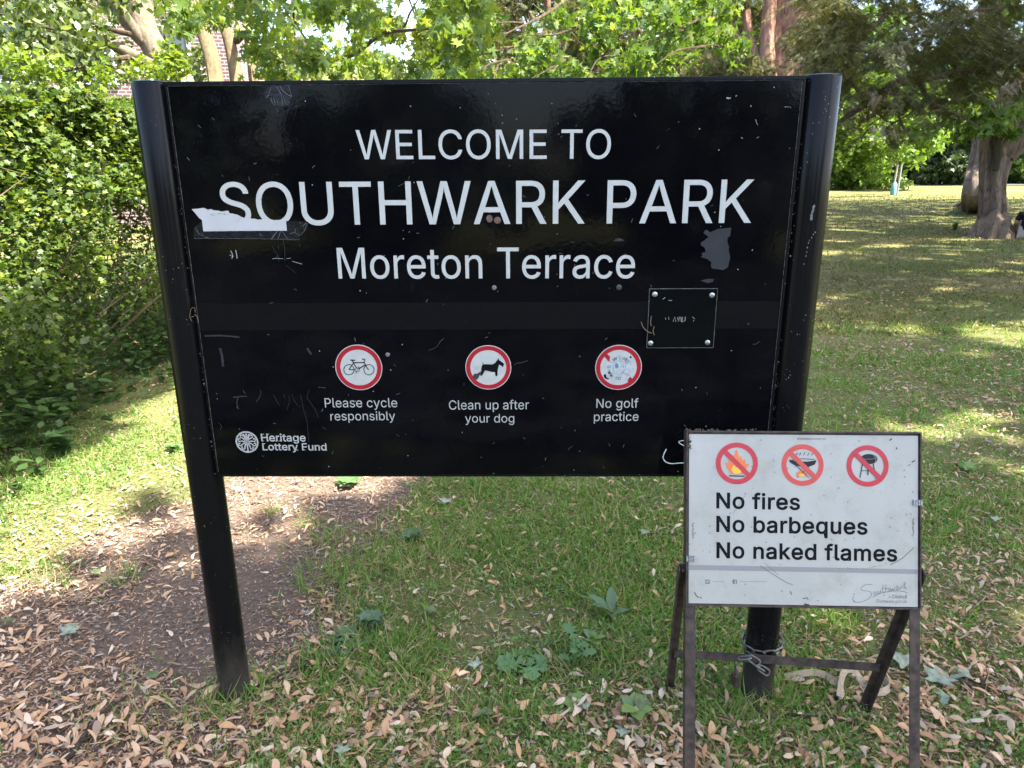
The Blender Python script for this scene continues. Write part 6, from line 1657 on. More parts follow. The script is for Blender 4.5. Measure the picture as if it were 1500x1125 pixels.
P = np.concatenate([px_clumps(34, (850, 1010), (-20, 112), (6.6, 9), (.12, .26), 32), px_clumps(18, (700, 850), (55, 114), (6.6, 9), (.10, .22), 30), px_clumps(6, (700, 830), (-20, 40), (6.6, 8.6), (.10, .18), 26), px_clumps(12, (1000, 1090), (-20, 70), (7.4, 9), (.12, .26), 34), px_clumps(20, (700, 1080), (-260, -60), (7, 10), (.3, .5), 40)])
P = np.concatenate([P, P[::3] + RNG.normal(0, .10, P[::3].shape)])
crown("crown", M_MAPLE2, t, P, SILVERM, .06, .125, .9, .5)

# --- red barked conifer
D = 20.0
t = empty("red_cypress", at(1148, 300, D) * [1, 1, 0], "old conifer with several reddish fibrous trunks rising behind the board's top edge", "conifer")
mb = MB()
g0 = at(1148, 300, D) * [1, 1, 0]
limb(mb, [g0 + [0, 0, -.2], g0 + [0, 0, 1.2]] + pxs((1150, 140, D), (1156, 90, D), (1160, 40, D), (1164, -20, D), (1170, -200, D), (1180, -700, D)), [.75, .62, .45, .50, .56, .62, .5, .2], 26, 31, .16)
limb(mb, pxs((1130, 200, D - .3), (1126, 110, D - .3), (1124, 60, D - .3), (1128, 0, D - .3), (1132, -120, D - .2), (1140, -400, D)), [.3, .20, .17, .17, .15, .1], 14, 32, .12)
limb(mb, pxs((1118, 220, D - .1), (1112, 110, D - .1), (1100, 60, D), (1092, 10, D), (1080, -100, D)), [.25, .15, .14, .12, .08], 12, 33, .12)
limb(mb, pxs((1092, 110, D + .2), (1084, 66, D + .2), (1068, 32, D + .2), (1040, 28, D), (1020, 10, D)), [.14, .12, .10, .08, .05], 10, 34, .12)
limb(mb, pxs((1085, 75, D), (1070, 50, D), (1058, 30, D)), [.06, .05, .03], 8, 35)
mb.build("trunk", M_BARK_RED, t, smooth=True)
P = np.concatenate([px_clumps(30, (985, 1120), (78, 125), (17, 21), (.3, .6), 55), px_clumps(16, (1150, 1260), (60, 125), (15, 20), (.3, .6), 55), px_clumps(14, (1040, 1110), (-20, 40), (19, 23), (.3, .6), 50), px_clumps(16, (1170, 1240), (-20, 70), (17, 20), (.3, .6), 50), px_clumps(80, (960, 1380), (-700, -30), (17, 23), (.7, 1.3), 60)])
crown("crown", M_CYPR, t, P, FROND, .2, .38, .55, .6, 1.0)

# --- dark cypress reaching in from the right
t = empty("dark_cypress", (12.5, 10.5, 0), "dark olive cypress whose long boughs hang down beside the board post", "conifer")
mb = MB()
limb(mb, [(12.5, 10.5, -.2), (12.3, 10.5, 2), (12.2, 10.6, 5), (12.2, 10.6, 11)], [.55, .42, .36, .15], 20, 41, .14)
mb.build("trunk", M_BARK_RED, t, smooth=True)
mb = MB()
B1 = [(12.2, 10.6, 4.4)] + pxs((1560, 40, 10.6), (1500, 68, 10.3), (1462, 92, 10.1), (1420, 103, 10.0), (1345, 116, 9.8), (1312, 124, 9.7), (1270, 150, 9.6), (1222, 184, 9.5))
limb(mb, B1, [.12, .09, .085, .08, .065, .06, .055, .05, .02], 10, 42)
for k, q in enumerate(([(1345, 116, 9.8), (1365, 150, 9.7), (1410, 172, 9.6), (1440, 190, 9.6)], [(1270, 150, 9.6), (1250, 125, 9.3), (1232, 112, 9.1)], [(1310, 125, 9.7), (1320, 180, 9.5), (1345, 215, 9.4)], [(1460, 92, 10.1), (1430, 80, 10), (1400, 60, 9.8)], [(1590, 0, 10.6), (1480, 10, 10), (1380, 20, 9.6), (1300, 20, 9.2), (1220, 40, 9)], [(1600, 120, 10.6), (1520, 120, 10.4), (1470, 135, 10.2), (1430, 140, 10)], [(1300, 20, 9.2), (1260, 60, 9.1), (1240, 90, 9)])):
    limb(mb, pxs(*q), [.03, .022, .014, .006], 6, 43 + k)
mb.build("branches", bark_mat("brown_bough_bark", (0.15, 0.10, 0.075), (0.06, 0.04, 0.03), 12, .3, .8), t, smooth=True)
def boughs(x, y):
    return vnoise(np.array([x / 55.]), np.array([y / 28.]), 5)[0] > .36
SP_ = [px_sprays(185, (1185, 1530), (-30, 85), (8.2, 10.8), (.35, .8), 80, boughs), px_sprays(60, (1200, 1430), (75, 140), (8.6, 10.4), (.3, .6), 74, boughs), px_sprays(26, (1225, 1390), (130, 180), (8.8, 10.2), (.25, .5), 66, boughs), px_sprays(34, (1430, 1530), (70, 130), (9.6, 10.8), (.3, .6), 70, boughs), px_sprays(70, (1400, 1545), (-45, 62), (8.8, 10.6), (.35, .8), 70), px_sprays(8, (1260, 1330), (175, 205), (9.2, 9.8), (.2, .4), 60), px_sprays(190, (1130, 1900), (-500, -25), (8, 12), (.6, 1.3), 50)]
P, D_, N_ = [np.concatenate([q[k] for q in SP_]) for k in range(3)]
n = len(P); S = RNG.uniform(.055, .12, n)
scatter("crown", M_CYPR, t, (FROND, P, frames(D_, N_), np.stack([S * .9, S, S], 1)))
mb = MB()
for k in range(110):
    px, py = RNG.uniform(1190, 1500), RNG.uniform(-10, 190)
    if not boughs(px, py) or (py > 150 and px > 1400): continue
    p = at(px, py, RNG.uniform(8.3, 10.0))
    a = RNG.uniform(0, 6.28)
    q = p + np.array([math.cos(a) * .25, math.sin(a) * .15, RNG.uniform(-.25, .15)])
    mb.tube([p, (p + q) / 2 + [0, 0, .03], q], [.006, .005, .002], 5)
mb.build("twigs", M_BARK_DARK, t, smooth=True)
crown("dead_sprays", leaf_mat("dead_cypress_spray", [(.17, .13, .09), (.23, .18, .13)], .1), t, px_clumps(14, (1200, 1480), (0, 200), (8.6, 10.2), (.08, .2), 14, boughs), FROND, .12, .22, .7, .4, .8)

# --- big trunk on the right with a fork, and its neighbour behind
def big_trunk(name, base, pts, radii, lab, mat, seed, flare):
    t = empty(name, base * [1, 1, 0], lab, "tree", None)
    mb = MB()
    sp_ = spline([base * [1, 1, 0] + [0, 0, -.25], base * [1, 1, 0] + [0, 0, .05]] + pts, 8)
    ridg = bumpy(seed, 9, .17); big = bumpy(seed + 1, 4, .14)
    mb.tube(sp_, lerp_list([radii[0] * flare * 1.25, radii[0] * 1.2] + radii, len(sp_)), 54, True, lambda t_, a_: ridg(t_, a_) * big(t_ * .5, a_))
    return t, mb
D = 18.6
gb = ground_at(1453, 347)
t, mb = big_trunk("old_tree", gb, pxs((1453, 330, D), (1453, 300, D), (1454, 268, D), (1460, 232, D), (1468, 205, D), (1482, 182, D), (1500, 150, D), (1530, 80, D), (1600, -150, D)), [.37, .33, .32, .38, .45, .43, .40, .34, .26], "massive grey brown leaning trunk with flared roots beside the sitting person", M_BARK_BROWN, 51, 1.0)
for a, l in ((-2.95, .6), (-.3, .7), (.5, .5), (1.5, .5), (2.4, .5)):
    d = np.array([math.cos(a), math.sin(a), 0])
    limb(mb, [gb * [1, 1, 0] + d * .26 + [0, 0, .34], gb * [1, 1, 0] + d * .36 + [0, 0, .12], gb * [1, 1, 0] + d * (.42 + l * .24) + [0, 0, .03], gb * [1, 1, 0] + d * (.42 + l * .6) + [0, 0, -.08]], [.07, .10, .07, .03], 12, int(60 + a * 10), .12)
limb(mb, pxs((1466, 222, D - .1), (1484, 204, D - .25), (1506, 178, D - .3), (1540, 150, D - .3)), [.36, .38, .36, .3], 18, 52, .2)
mb.build("trunk", M_BARK_BROWN, t, smooth=True)
mb = MB()
limb(mb, pxs((1458, 250, D - .36), (1462, 225, D - .42), (1460, 200, D - .5), (1448, 165, D - .5), (1450, 120, D - .5), (1470, 40, D - .4)), [.07, .11, .13, .12, .10, .08], 12, 53, .1)
mb.build("ivy_stem", bark_mat("dark_ivy_stem", (0.07, 0.06, 0.035), (0.03, 0.025, 0.015), 12, .3, .7), t, smooth=True)
P = np.concatenate([px_clumps(16, (1425, 1490), (125, 200), (16.6, 17.9), (.14, .30), 44), px_clumps(20, (1330, 1440), (100, 200), (17, 21), (.2, .5), 44), px_clumps(10, (1480, 1560), (95, 170), (16, 19), (.3, .5), 40)])
crown("crown", M_MAPLE2, t, P, MAPLE_SMALL, .14, .24, .5, .8)
D = 24.0
gb = ground_at(1434, 304)
t, mb = big_trunk("old_tree", gb, pxs((1434, 285, D + .2), (1438, 250, D + .2), (1444, 215, D + .2), (1444, 170, D + .2), (1450, 100, D), (1456, -100, D)), [.46, .42, .42, .44, .38, .3], "second grey trunk standing just behind the massive leaning one", M_BARK_GREY, 55, 1.35)
for a, l in ((-2.9, 1.0), (-2.0, .8), (-.4, 1.1), (.3, 1.4), (2.4, .9)):
    d = np.array([math.cos(a), math.sin(a), 0])
    limb(mb, [gb * [1, 1, 0] + d * .3 + [0, 0, .5], gb * [1, 1, 0] + d * .5 + [0, 0, .16], gb * [1, 1, 0] + d * (.5 + l * .3) + [0, 0, .04], gb * [1, 1, 0] + d * (.5 + l * .7) + [0, 0, -.08]], [.16, .16, .10, .05], 12, int(80 + a * 10), .12)
mb.build("trunk", M_BARK_GREY, t, smooth=True)
P = np.concatenate([px_clumps(24, (1340, 1500), (60, 150), (23, 27), (.4, .8), 60), px_clumps(26, (1380, 1700), (-300, 60), (20, 28), (.8, 1.6), 70)])
crown("crown", M_FARG, t, P, MAPLE_SMALL, .2, .34, .5, .8)

# --- unseen tree overhead, crown shaped to shade the signs (its trunk stands behind the viewer)
t = empty("spreading_maple", (5.2, -3.0, 0), "wide unseen maple behind the viewer, its crown shaped to shade the two signs", "maple tree")
mb = MB()
limb(mb, [(5.2, -3.0, -.2), (5.2, -3.0, .4), (5.1, -2.9, 2.2), (5.2, -2.7, 6.2), (5.6, -2.0, 13)], [.50, .36, .30, .28, .10], 20, 90, .12)
mb.build("trunk", M_BARK_GREY, t, smooth=True)
mb = MB()
for k, q in enumerate(([(5.2, -2.7, 6.0), (6, -.5, 9.4), (6.4, 1.0, 11.4), (6.6, 3.0, 12)], [(5.2, -2.6, 6.5), (4.5, -2.0, 9.6), (4.0, -1.0, 11.5), (3.6, 0, 12)], [(5.2, -2.5, 7), (7.2, -2, 10), (9.4, 0, 12), (10.5, 2, 12.4)], [(5.3, -2.4, 7.5), (7, -4, 10), (8.5, -6.5, 12), (8, -9, 12.5)])):
    limb(mb, q, [.14, .10, .07, .03], 9, 91 + k)
mb.build("branches", M_BARK_GREY, t, smooth=True)
P = np.concatenate([shade_points(11000, (-3.4, 4.6), (0.2, 6.6), (11, 14), .15), shade_points(2600, (-5, 5), (-8, 0.2), (11, 14), .15)])  # second batch shades the ground that the board mirrors
crown("crown", M_MAPLE2, t, P, MAPLE_SMALL, .24, .38, .2, .9)

# --- unseen tall trees added to shade the lawn (trunks out of the picture to the right)
for k, (bx, by, xr, yr, hr, num, lab) in enumerate(((20, 3, (0.5, 22), (3.8, 20), (12, 17), 15000, "unseen tall tree right of the lawn, added to shade it near the signs"), (34, 18, (6, 38), (18, 44), (13, 19), 21000, "unseen tall tree right of the far lawn, added to shade it"))):
    t = empty("lawn_shade_tree", (bx, by, 0), lab, "lime tree")
    mb = MB()
    limb(mb, [(bx, by, -.2), (bx, by, .6), (bx - .2, by, 5), (bx - .4, by + .2, 13)], [.6, .42, .36, .2], 16, 100 + k, .12)
    mb.build("trunk", M_BARK_GREY, t, smooth=True)
    mb = MB()
    for j in range(7):
        tgt = np.array([RNG.uniform(*xr), RNG.uniform(*yr), 0]) + SUN * (hr[0] / SUN[2])
        st = np.array([bx - .3, by, RNG.uniform(5, 9)])
        limb(mb, [st, st * .6 + tgt * .4 + [0, 0, 1.2], tgt + [0, 0, .8]], [.16, .10, .04], 8, 110 + j)
    mb.build("branches", M_BARK_GREY, t, smooth=True)
    P = shade_points(num, xr, yr, hr, .4)
    crown("crown", M_FARG, t, P, MAPLE_SMALL, .34, .60, .2, .9)

# --- park trees further off
def park_tree(name, base, h, r, cz, n, mat, lab, cat="tree", leaf=(.25, .45), bark=None, lean=0, tr=.3, tpl=None, group=None, squash=.75):
    t = empty(name, (base[0], base[1], 0), lab, cat, group)
    b = np.array([base[0], base[1], 0.0])
    mb = MB()
    limb(mb, [b + [0, 0, -.2], b + [0, 0, .3], b + [lean * .3, 0, cz * .6], b + [lean, 0, h * .75]], [tr * 1.7, tr * 1.1, tr * .85, tr * .3], 14, int(base[0] * 13) & 255, .13)
    mb.build("trunk", bark or M_BARK_GREY, t, smooth=True)
    k = max(10, n // 110)
    d = RNG.normal(size=(k, 3)); d /= np.linalg.norm(d, axis=1, keepdims=True)
    C = b + np.array([lean, 0, cz]) + d * (RNG.random((k, 1)) ** .4) * np.array([r, r, (h - cz)])
    C[:, 2] = np.maximum(C[:, 2], b[2] + .4)
    mb = MB()
    for j in range(min(k, 9)):
        s = b + np.array([lean * .5, 0, cz * RNG.uniform(.6, 1.0)])
        limb(mb, [s, s * .5 + C[j] * .5 + [0, 0, .3], C[j]], [tr * .35, tr * .22, tr * .08], 7, j)
    mb.build("branches", bark or M_BARK_DARK, t, smooth=True)
    P = clumps(C, RNG.uniform(.10, .24, k) * r + .35, [n // k] * k, squash)
    P = P[P[:, 2] > .15]
    crown("crown", mat, t, P, tpl or MAPLE_SMALL, leaf[0], leaf[1], .4, .8)
    return t
park_tree("lime_tree", at(1262, 255, 53)[:2], 8.0, 4.6, 3.4, 9500, M_LIME, "bright lime green tree with branches to the ground beyond the lawn, behind the staked sapling", "lime tree", (.26, .45), tr=.35)
park_tree("holm_oak", ground_at(1352, 264)[:2] * [.8, .8], 12, 7, 6.6, 6500, M_FARG, "broad dark based tree with spreading roots by the far path", "oak tree", (.4, .7), tr=1.2)
park_tree("round_bush", at(1405, 252, 62)[:2], 6, 5, 3.0, 4500, M_DARKG, "dark round evergreen bush by the far railings", "evergreen", (.35, .6), tr=.25)
park_tree("hornbeam", at(1500, 240, 66)[:2], 9, 5, 4, 4500, M_FARG, "mid green tree beyond the path past the white van", "tree", (.4, .7))
park_tree("yellow_bush", at(560, 190, 15)[:2], 3.5, 2.3, 2.4, 6500, M_YGREEN, "sunlit yellow green shrub behind the board, below the patch of sky", "shrub", (.07, .13), tr=.08)
park_tree("yellow_bush", at(675, 190, 17)[:2], 3.6, 2.0, 2.4, 4500, M_YGREEN, "pale yellow green shrub behind the middle of the board", "shrub", (.07, .13), tr=.08)
park_tree("pale_bush", at(780, 190, 19)[:2], 4.2, 2.4, 2.6, 4500, M_GLOSS, "dense grey green shrub behind the boughs right of the yellow shrubs", "shrub", (.10, .18), tr=.1)
park_tree("dead_topped_yew", at(800, 220, 24)[:2], 10, 3.2, 4.6, 6500, M_CYPR, "brownish yew with bare reddish limbs seen between the maple boughs", "yew", (.3, .5), M_BARK_RED, tr=.3, tpl=FROND)
FAR = [(-130, 46, 13, 6, "far broad tree behind the brick house"), (480, 70, 9, 6, "far low tree under the patch of open sky"), (650, 52, 15, 6, "far tree just beside the patch of sky"), (800, 58, 17, 7, "far tall tree behind the reddish yew"), (930, 48, 15, 6, "far tree behind the drooping green maple"), (1040, 62, 18, 7, "far tree between the green maple and red conifer"), (1160, 58, 16, 7, "far tree directly behind the red conifer"), (1260, 72, 18, 8, "far tree above the lime green tree"), (1340, 84, 17, 8, "far tall tree behind the dark based oak"), (1440, 80, 17, 8, "far tree behind the two big trunks"), (1560, 70, 17, 8, "far tree ending the far row past the trunks")]
for k, (px, dd_, h, r, lab) in enumerate(FAR):
    park_tree("park_tree", at(px, 240, dd_)[:2], h, r, h * .52, 5200, [M_FARG, M_LIME, M_FARG, M_DARKG][k % 4] if k not in (1, 2) else M_YGREEN, lab, "tree", (.45, .85), tr=.4, group="far trees across the park")
# shrub belt that closes the view under the far crowns
P, S = [], []
for k in range(90):
    a = -1.0 + 2.15 * k / 89; R_ = 92 + RNG.uniform(-6, 6)
    c = np.array([R_ * math.sin(a), R_ * math.cos(a), 0])
    h = RNG.uniform(3, 6.5)
    q = RNG.normal(size=(240, 3)) * [2.2, 2.2, h * .42]; q[:, 2] = np.abs(q[:, 2]); P.append(c + q)
P = np.concatenate(P)
tag(crown("far_shrubbery", M_DARKG, None, P, MAPLE_SMALL, .6, 1.1, .3, .8), "dark shrubbery along the far side of the park", "shrubbery", kind='stuff')

# --- unseen dark bushes added behind the viewer for the black board to mirror
for k, (bx, by, h, r, lab) in enumerate(((-8.0, -9, 4.4, 3.2, "unseen dark bush added behind the viewer to the left for the board to mirror"), (-2.4, -11.5, 3.4, 2.8, "unseen dark bush added behind the viewer in the middle for the board to mirror"), (3.4, -11, 3.8, 2.8, "unseen dark bush added behind the viewer to the right for the board to mirror"), (9.4, -9, 4.2, 3.0, "unseen dark bush added behind the viewer at the far right for the board to mirror"))):
    park_tree("mirrored_bush", (bx, by), h, r, h * .45, 3600, M_DARKG, lab, "added bush", (.22, .4), tr=.14)

# ------------------------------------------------------------------ far path, railings, buildings
M_PATH = plain("pale_tarmac", (.20, .19, .19), .9, .2, var=.2, vscale=.8)
def strip(name, a, b, w, z, mat):
    a, b = np.array(a, float), np.array(b, float)
    mb = MB(); V, F = [], []
    d = (b - a) / np.linalg.norm(b - a); s = np.array([-d[1], d[0]])
    n = 40
    for i in range(n + 1):
        p = a + (b - a) * i / n + s * math.sin(i * .35) * .8
        for k in (-1, 1):
            q = p + s * k * w / 2
            V.append((q[0], q[1], float(ground_h(np.array([q[0]]), np.array([q[1]]))[0]) + z))
    for i in range(n):
        F.append((2 * i, 2 * i + 1, 2 * i + 3, 2 * i + 2))
    return mb.add(V, F).build(name, mat)
tag(strip("footpath", (14, 66), (120, 58), 4.5, .06, M_PATH), "grey tarmac footpath across the far side of the lawn", "path", kind='structure')

tag(strip("added_dark_path", (-30, -5.6), (30, -5.0), 9.0, .012, plain("dark_path_grey", (.045, .045, .047), .9, .2, var=.25, vscale=6)), "dark tarmac entrance path behind the viewer", "path", kind='structure')  # unseen, added so the board mirrors dark ground instead of sunlit grass

rail = empty("park_railings", at(1420, 246, 74) * [1, 1, 0], "dark upright railings beyond the far path", "railings")
mb = MB(); p0 = at(1385, 250, 74) * [1, 1, 0]; p1 = at(1520, 250, 72) * [1, 1, 0]
for k in range(60):
    p = p0 + (p1 - p0) * k / 59
    mb.box(p + [0, 0, .85], (.05, .05, 1.7))
mb.build("bars", plain("black_rail_paint", (.012, .012, .013), .5, .4), rail)
MB().bar(p0 + [0, -.05, 1.55], p1 + [0, -.05, 1.55], .05, .05, (0, 0, 1)).build("rail", plain("black_rail_paint", (.012, .012, .013), .5, .4), rail)
van = empty("white_van", at(1428, 244, 80) * [1, 1, 0], "pale van parked behind the far railings, between the trunks and dark bush", "van")
c = np.array(van.location)
MB().box(c + [0, 0, 1.25], (4.6, 1.9, 1.7)).build("body", plain("white_car_paint", (.7, .72, .74), .3, .5), van, bevel=.18)
MB().box(c + [-1.5, -.96, 1.5], (1.1, .06, .6)).build("window", plain("dark_glass", (.02, .022, .025), .1, .5), van, bevel=.02)
for sx in (-1.5, 1.5):
    MB().tube([c + [sx, -1.0, .34], c + [sx, -.75, .34]], .34, 18).build("wheel", plain("black_tyre", (.015, .015, .015), .8, .3), van, smooth=True)

# staked sapling
g = ground_at(1309, 285)
t = empty("staked_sapling", g, "young tree between two grey stakes with a green watering bag at its foot", "sapling")
for dx, ln in ((-.10, .10), (.20, .04)):
    MB().tube([g + [dx, 0, -.1], g + [dx + ln, 0, 1.75]], [.055, .05], 10).build("stake", plain("weathered_stake", (.36, .34, .32), .85, .2, var=.25, vscale=12), t, smooth=True)
MB().tube([g + [0, 0, 0], g + [0.02, 0, 1.4], g + [.0, 0, 3.0]], [.035, .03, .015], 8).build("trunk", M_BARK_TAN, t, smooth=True)
MB().tube([g + [-.09, -.10, .0], g + [-.10, -.10, .35], g + [-.05, -.10, .62], g + [-.03, -.09, .72]], [.17, .17, .13, .06], 12).build("watering_bag", plain("teal_bag", (.16, .33, .34), .6, .3, var=.2, vscale=10), t, smooth=True)
crown("crown", M_LIME, t, clumps([g + np.array(q) for q in ((0, 0, 2.4), (.3, 0, 2.9), (-.3, .1, 2.8), (.1, 0, 3.4))], [.45] * 4, [160] * 4), MAPLE_SMALL, .10, .18, .4, .8)

# brick block behind the hedge
def mat_brick():
    m, nt, b, o = new_mat("purple_brown_brick")
    br = nt.nodes.new('ShaderNodeTexBrick')
    v = coords(nt, (1, 1, 1))
    sx = nt.nodes.new('ShaderNodeSeparateXYZ'); nt.links.new(v, sx.inputs[0])
    ad = nt.nodes.new('ShaderNodeMath'); ad.operation = 'ADD'; nt.links.new(sx.outputs[0], ad.inputs[0]); nt.links.new(sx.outputs[1], ad.inputs[1])
    cb = nt.nodes.new('ShaderNodeCombineXYZ'); nt.links.new(ad.outputs[0], cb.inputs[0]); nt.links.new(sx.outputs[2], cb.inputs[1])
    nt.links.new(cb.outputs[0], br.inputs['Vector'])
    br.inputs['Color1'].default_value = (.10, .05, .052, 1); br.inputs['Color2'].default_value = (.14, .075, .072, 1); br.inputs['Mortar'].default_value = (.33, .28, .28, 1)
    br.inputs['Scale'].default_value = 1.0; br.inputs['Brick Width'].default_value = .26; br.inputs['Row Height'].default_value = .10; br.inputs['Mortar Size'].default_value = .014
    nt.links.new(br.outputs['Color'], b.inputs['Base Color'])
    b.inputs['Roughness'].default_value = .9
    return m
M_BRICK = mat_brick()
M_FRAMEW = plain("white_window_frame", (.72, .74, .78), .5, .4)
M_GLASS = plain("dark_window_glass", (.05, .06, .075), .08, .6)
def window(root, c, ax, nrm, w, h):
    ax, nrm = np.array(ax, float), np.array(nrm, float)
    R = Matrix((Vector(ax), Vector(nrm), Vector((0, 0, 1)))).transposed()
    f = MB()
    for dx, dz, sw, sh in ((-w / 2, 0, .09, h), (w / 2, 0, .09, h), (0, h / 2 - .045, w - .09, .09), (0, -h / 2 + .045, w - .09, .09), (0, 0, w - .09, .06)):
        f.box(c + ax * dx + nrm * .03 + [0, 0, dz], (sw, .10, sh), R)
    fr = f.build("window", M_FRAMEW, root)
    MB().box(c + nrm * .012, (w - .05, .02, h - .05), R).build("pane", M_GLASS, fr)
hs = empty("brick_block", at(60, 200, 24) * [1, 1, 0], "purple brown brick block with white windows glimpsed through leaves behind the hedge", "building")
pA, pB = at(-420, 200, 20) * [1, 1, 0], at(345, 200, 23) * [1, 1, 0]
ax = (pB - pA) / np.linalg.norm(pB - pA); nr = np.array([ax[1], -ax[0], 0])
mid = (pA + pB) / 2 - nr * 4
R = Matrix((Vector(ax), Vector(nr), Vector((0, 0, 1)))).transposed()
MB().box(mid + [0, 0, 4.5], (np.linalg.norm(pB - pA), 8, 9.2), R).build("wall", M_BRICK, hs)
L_ = np.linalg.norm(pB - pA)
MB().box(mid + [0, 0, 9.3], (L_ + .6, 8.6, .4), R).build("roof", plain("roof_slate", (.09, .085, .09), .7, .3, var=.2), hs)
MB().box(mid + nr * 4.06 + [0, 0, 3.02], (L_, .12, .22), R).build("string_course", plain("pale_stone", (.5, .47, .43), .8, .2, var=.1), hs)
for k in range(6):
    for z in ((2.2, 5.0, 7.6) if k == 3 else (5.0, 7.6)):
        window(hs, pA + ax * (1.4 + k * (L_ - 2.4) / 5.3) + nr * .01 + [0, 0, z], ax, nr, 1.15, 1.7)
h2 = empty("gabled_house", at(470, 200, 34) * [1, 1, 0], "pale rendered gabled house with red roof seen through maple leaves", "house")
c = at(452, 200, 34) * [1, 1, 0]
wv, dv_, hv = 6.0, 7.0, 4.7
MB().box(c + [0, dv_ / 2, hv / 2 - .1], (wv, dv_, hv + .2)).build("wall", plain("cream_render", (.62, .55, .44), .85, .2, var=.1, vscale=4), h2)
mb = MB()
rf = [(-wv / 2 - .35, hv - .15), (0, hv + 2.5), (wv / 2 + .35, hv - .15), (wv / 2 + .35, hv + .08), (0, hv + 2.75), (-wv / 2 - .35, hv + .08)]
V = [c + [a, y, z] for y in (-.4, dv_ + .4) for a, z in rf]
mb.add(V, [(0, 1, 4, 5), (1, 2, 3, 4), (6, 11, 10, 7), (7, 10, 9, 8), (0, 6, 7, 1), (1, 7, 8, 2), (5, 4, 10, 11), (4, 3, 9, 10), (0, 5, 11, 6), (2, 8, 9, 3)])
mb.build("roof", plain("red_brown_tiles", (.24, .15, .12), .8, .2, var=.3, vscale=6), h2)
mb = MB(); mb.add([c + [-wv / 2, -.002, hv], c + [wv / 2, -.002, hv], c + [0, -.002, hv + 2.45], c + [-wv / 2, .3, hv], c + [wv / 2, .3, hv], c + [0, .3, hv + 2.45]], [(0, 1, 2), (3, 5, 4), (0, 3, 4, 1), (1, 4, 5, 2), (2, 5, 3, 0)])
mb.build("gable", plain("cream_gable", (.66, .58, .40), .85, .2, var=.1, vscale=4), h2)
for k, x_ in enumerate((-1.8, 0.2, 2.0)):
    for z in (1.3, 3.7):
        window(h2, c + np.array([x_, -.01, z]), (1, 0, 0), (0, -1, 0), 1.1, 1.4)
pz = empty("garage_roof", at(440, 150, 28) * [1, 1, 0], "low outbuilding with a pinkish tiled roof just above the board's top edge", "outbuilding")
c = at(432, 200, 27) * [1, 1, 0]
MB().box(c + [0, 1.5, 1.7], (4.6, 3, 3.5)).build("wall", M_BRICK, pz)
mb = MB(); mb.add([c + q for q in ([-2.6, -.3, 3.5], [2.6, -.3, 3.5], [2.6, 1.6, 5.0], [-2.6, 1.6, 5.0], [-2.6, 3.3, 3.5], [2.6, 3.3, 3.5])], [(0, 1, 2, 3), (3, 2, 5, 4), (0, 3, 4), (1, 5, 2), (0, 4, 5, 1)])
mb.build("roof", plain("pink_tiles", (.42, .26, .23), .8, .2, var=.25, vscale=6), pz)

# ------------------------------------------------------------------ person sitting on the lawn by the big trunk
def skin(name, joints, edges, radii, mat, parent, sub=2):
    me = bpy.data.meshes.new(name)
    me.from_pydata([tuple(float(c) for c in j) for j in joints], edges, [])
    o = bpy.data.objects.new(name, me); COL.objects.link(o)
    md = o.modifiers.new('skin', 'SKIN'); md.use_smooth_shade = True
    for v_, r in zip(me.skin_vertices[0].data, radii):
        v_.radius = (r, r) if not isinstance(r, tuple) else r
    me.skin_vertices[0].data[0].use_root = True
    s = o.modifiers.new('sub', 'SUBSURF'); s.levels = sub; s.render_levels = sub
    dg = bpy.context.evaluated_depsgraph_get()
    m2 = bpy.data.meshes.new_from_object(o.evaluated_get(dg))
    bpy.data.objects.remove(o)
    m2.materials.clear(); m2.shade_smooth()
    return link(name, m2, mat, parent)
pg = ground_at(1504, 349); pg[2] = 0
pr = empty("person", pg, "person in black printed T-shirt and beige trousers sitting on grass beside the big trunk", "person")
M_SKIN = plain("skin", (.42, .26, .19), .5, .4)
M_TEE = plain("black_tshirt", (.014, .013, .016), .8, .2, var=.3, vscale=20)
M_TROU = plain("beige_trousers", (.42, .35, .29), .85, .2, var=.15, vscale=15)
M_HAIR = plain("dark_hair", (.018, .014, .012), .5, .4)
def pp(x, y, z):            # seated, back towards the viewer and turned a little to the right
    a = rad(25)
    return pg + np.array([x * math.cos(a) + y * math.sin(a), -x * math.sin(a) + y * math.cos(a), z])
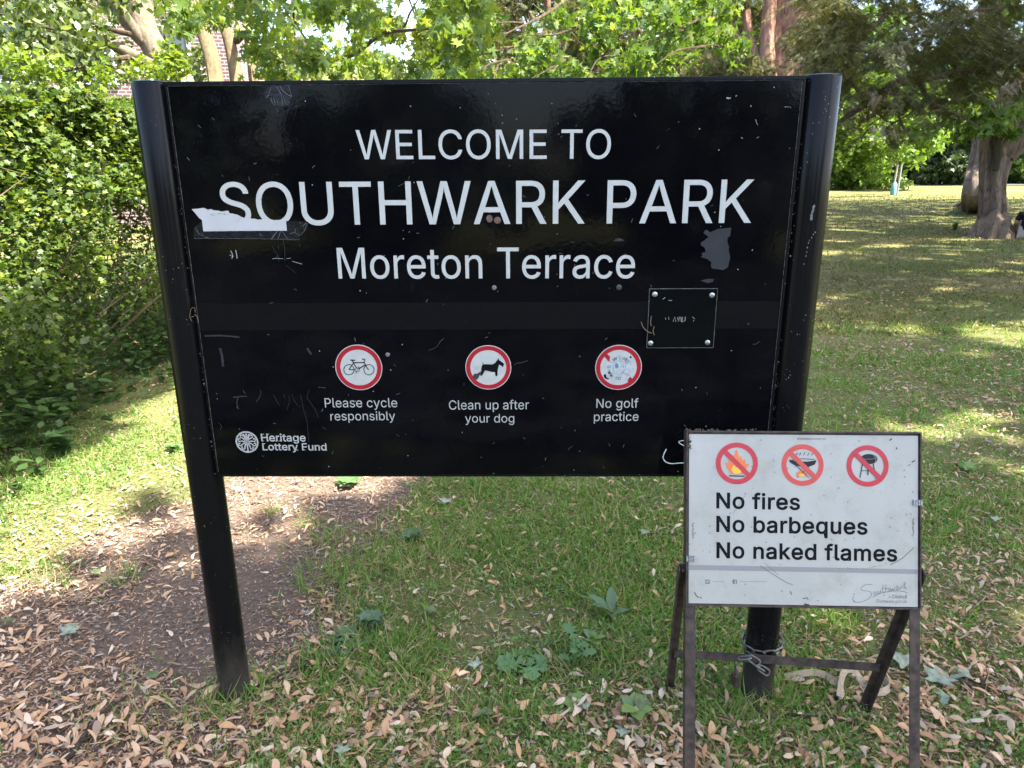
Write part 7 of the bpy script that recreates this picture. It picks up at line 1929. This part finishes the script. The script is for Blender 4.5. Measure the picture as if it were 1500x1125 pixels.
J = [pp(0, 0, .12), pp(0, .03, .30), pp(0, .06, .46), pp(0, .08, .56), pp(0, .09, .63), pp(0, .12, .70), pp(0, .14, .78),
     pp(-.17, .08, .53), pp(-.25, .10, .32), pp(-.20, .32, .25), pp(-.12, .42, .28), pp(.17, .08, .53), pp(.25, .10, .32), pp(.20, .32, .25), pp(.12, .42, .28),
     pp(-.10, .06, .12), pp(-.16, .42, .40), pp(-.15, .62, .06), pp(-.15, .74, .04), pp(.10, .06, .12), pp(.16, .42, .40), pp(.15, .62, .06), pp(.15, .74, .04)]
E_ = [(0, 1), (1, 2), (2, 3), (3, 4), (4, 5), (5, 6), (3, 7), (7, 8), (8, 9), (9, 10), (3, 11), (11, 12), (12, 13), (13, 14), (0, 15), (15, 16), (16, 17), (17, 18), (0, 19), (19, 20), (20, 21), (21, 22)]
Rr = [.14, .14, .15, .11, .055, .085, .085, .06, .045, .036, .03, .06, .045, .036, .03, .085, .06, .045, .035, .085, .06, .045, .035]
skin("body", J, E_, Rr, M_SKIN, pr)
skin("tshirt", [pp(0, 0, .14), pp(0, .03, .30), pp(0, .06, .46), pp(0, .08, .565), pp(-.17, .08, .54), pp(-.235, .095, .38), pp(.17, .08, .54), pp(.235, .095, .38)], [(0, 1), (1, 2), (2, 3), (3, 4), (4, 5), (3, 6), (6, 7)], [.165, .165, .168, .115, .08, .068, .08, .068], M_TEE, pr)
skin("trousers", [pp(0, .01, .11), pp(-.10, .06, .12), pp(-.16, .42, .40), pp(-.15, .60, .09), pp(.10, .06, .12), pp(.16, .42, .40), pp(.15, .60, .09)], [(0, 1), (1, 2), (2, 3), (0, 4), (4, 5), (5, 6)], [.155, .11, .078, .06, .11, .078, .06], M_TROU, pr)
skin("hair", [pp(0, .10, .70), pp(0, .115, .78), pp(0, .13, .82)], [(0, 1), (1, 2)], [.085, .102, .085], M_HAIR, pr)
bgk = skin("shoulder_bag", [pp(-.14, -.10, .50), pp(-.03, -.13, .49), pp(.07, -.13, .47)], [(0, 1), (1, 2)], [.06, .075, .055], plain("tan_leather", (.36, .24, .13), .6, .3, var=.2, vscale=30), pr)
mb = MB()
for q in ([(-.05, -.165, .36), (.0, -.17, .33), (.05, -.165, .35), (.09, -.155, .30)], [(-.02, -.17, .29), (.04, -.168, .28)]):
    mb.tube([pp(*k) for k in q], .012, 6)
mb.build("print", plain("white_shirt_print", (.6, .6, .62), .7, .2), pr, smooth=True)
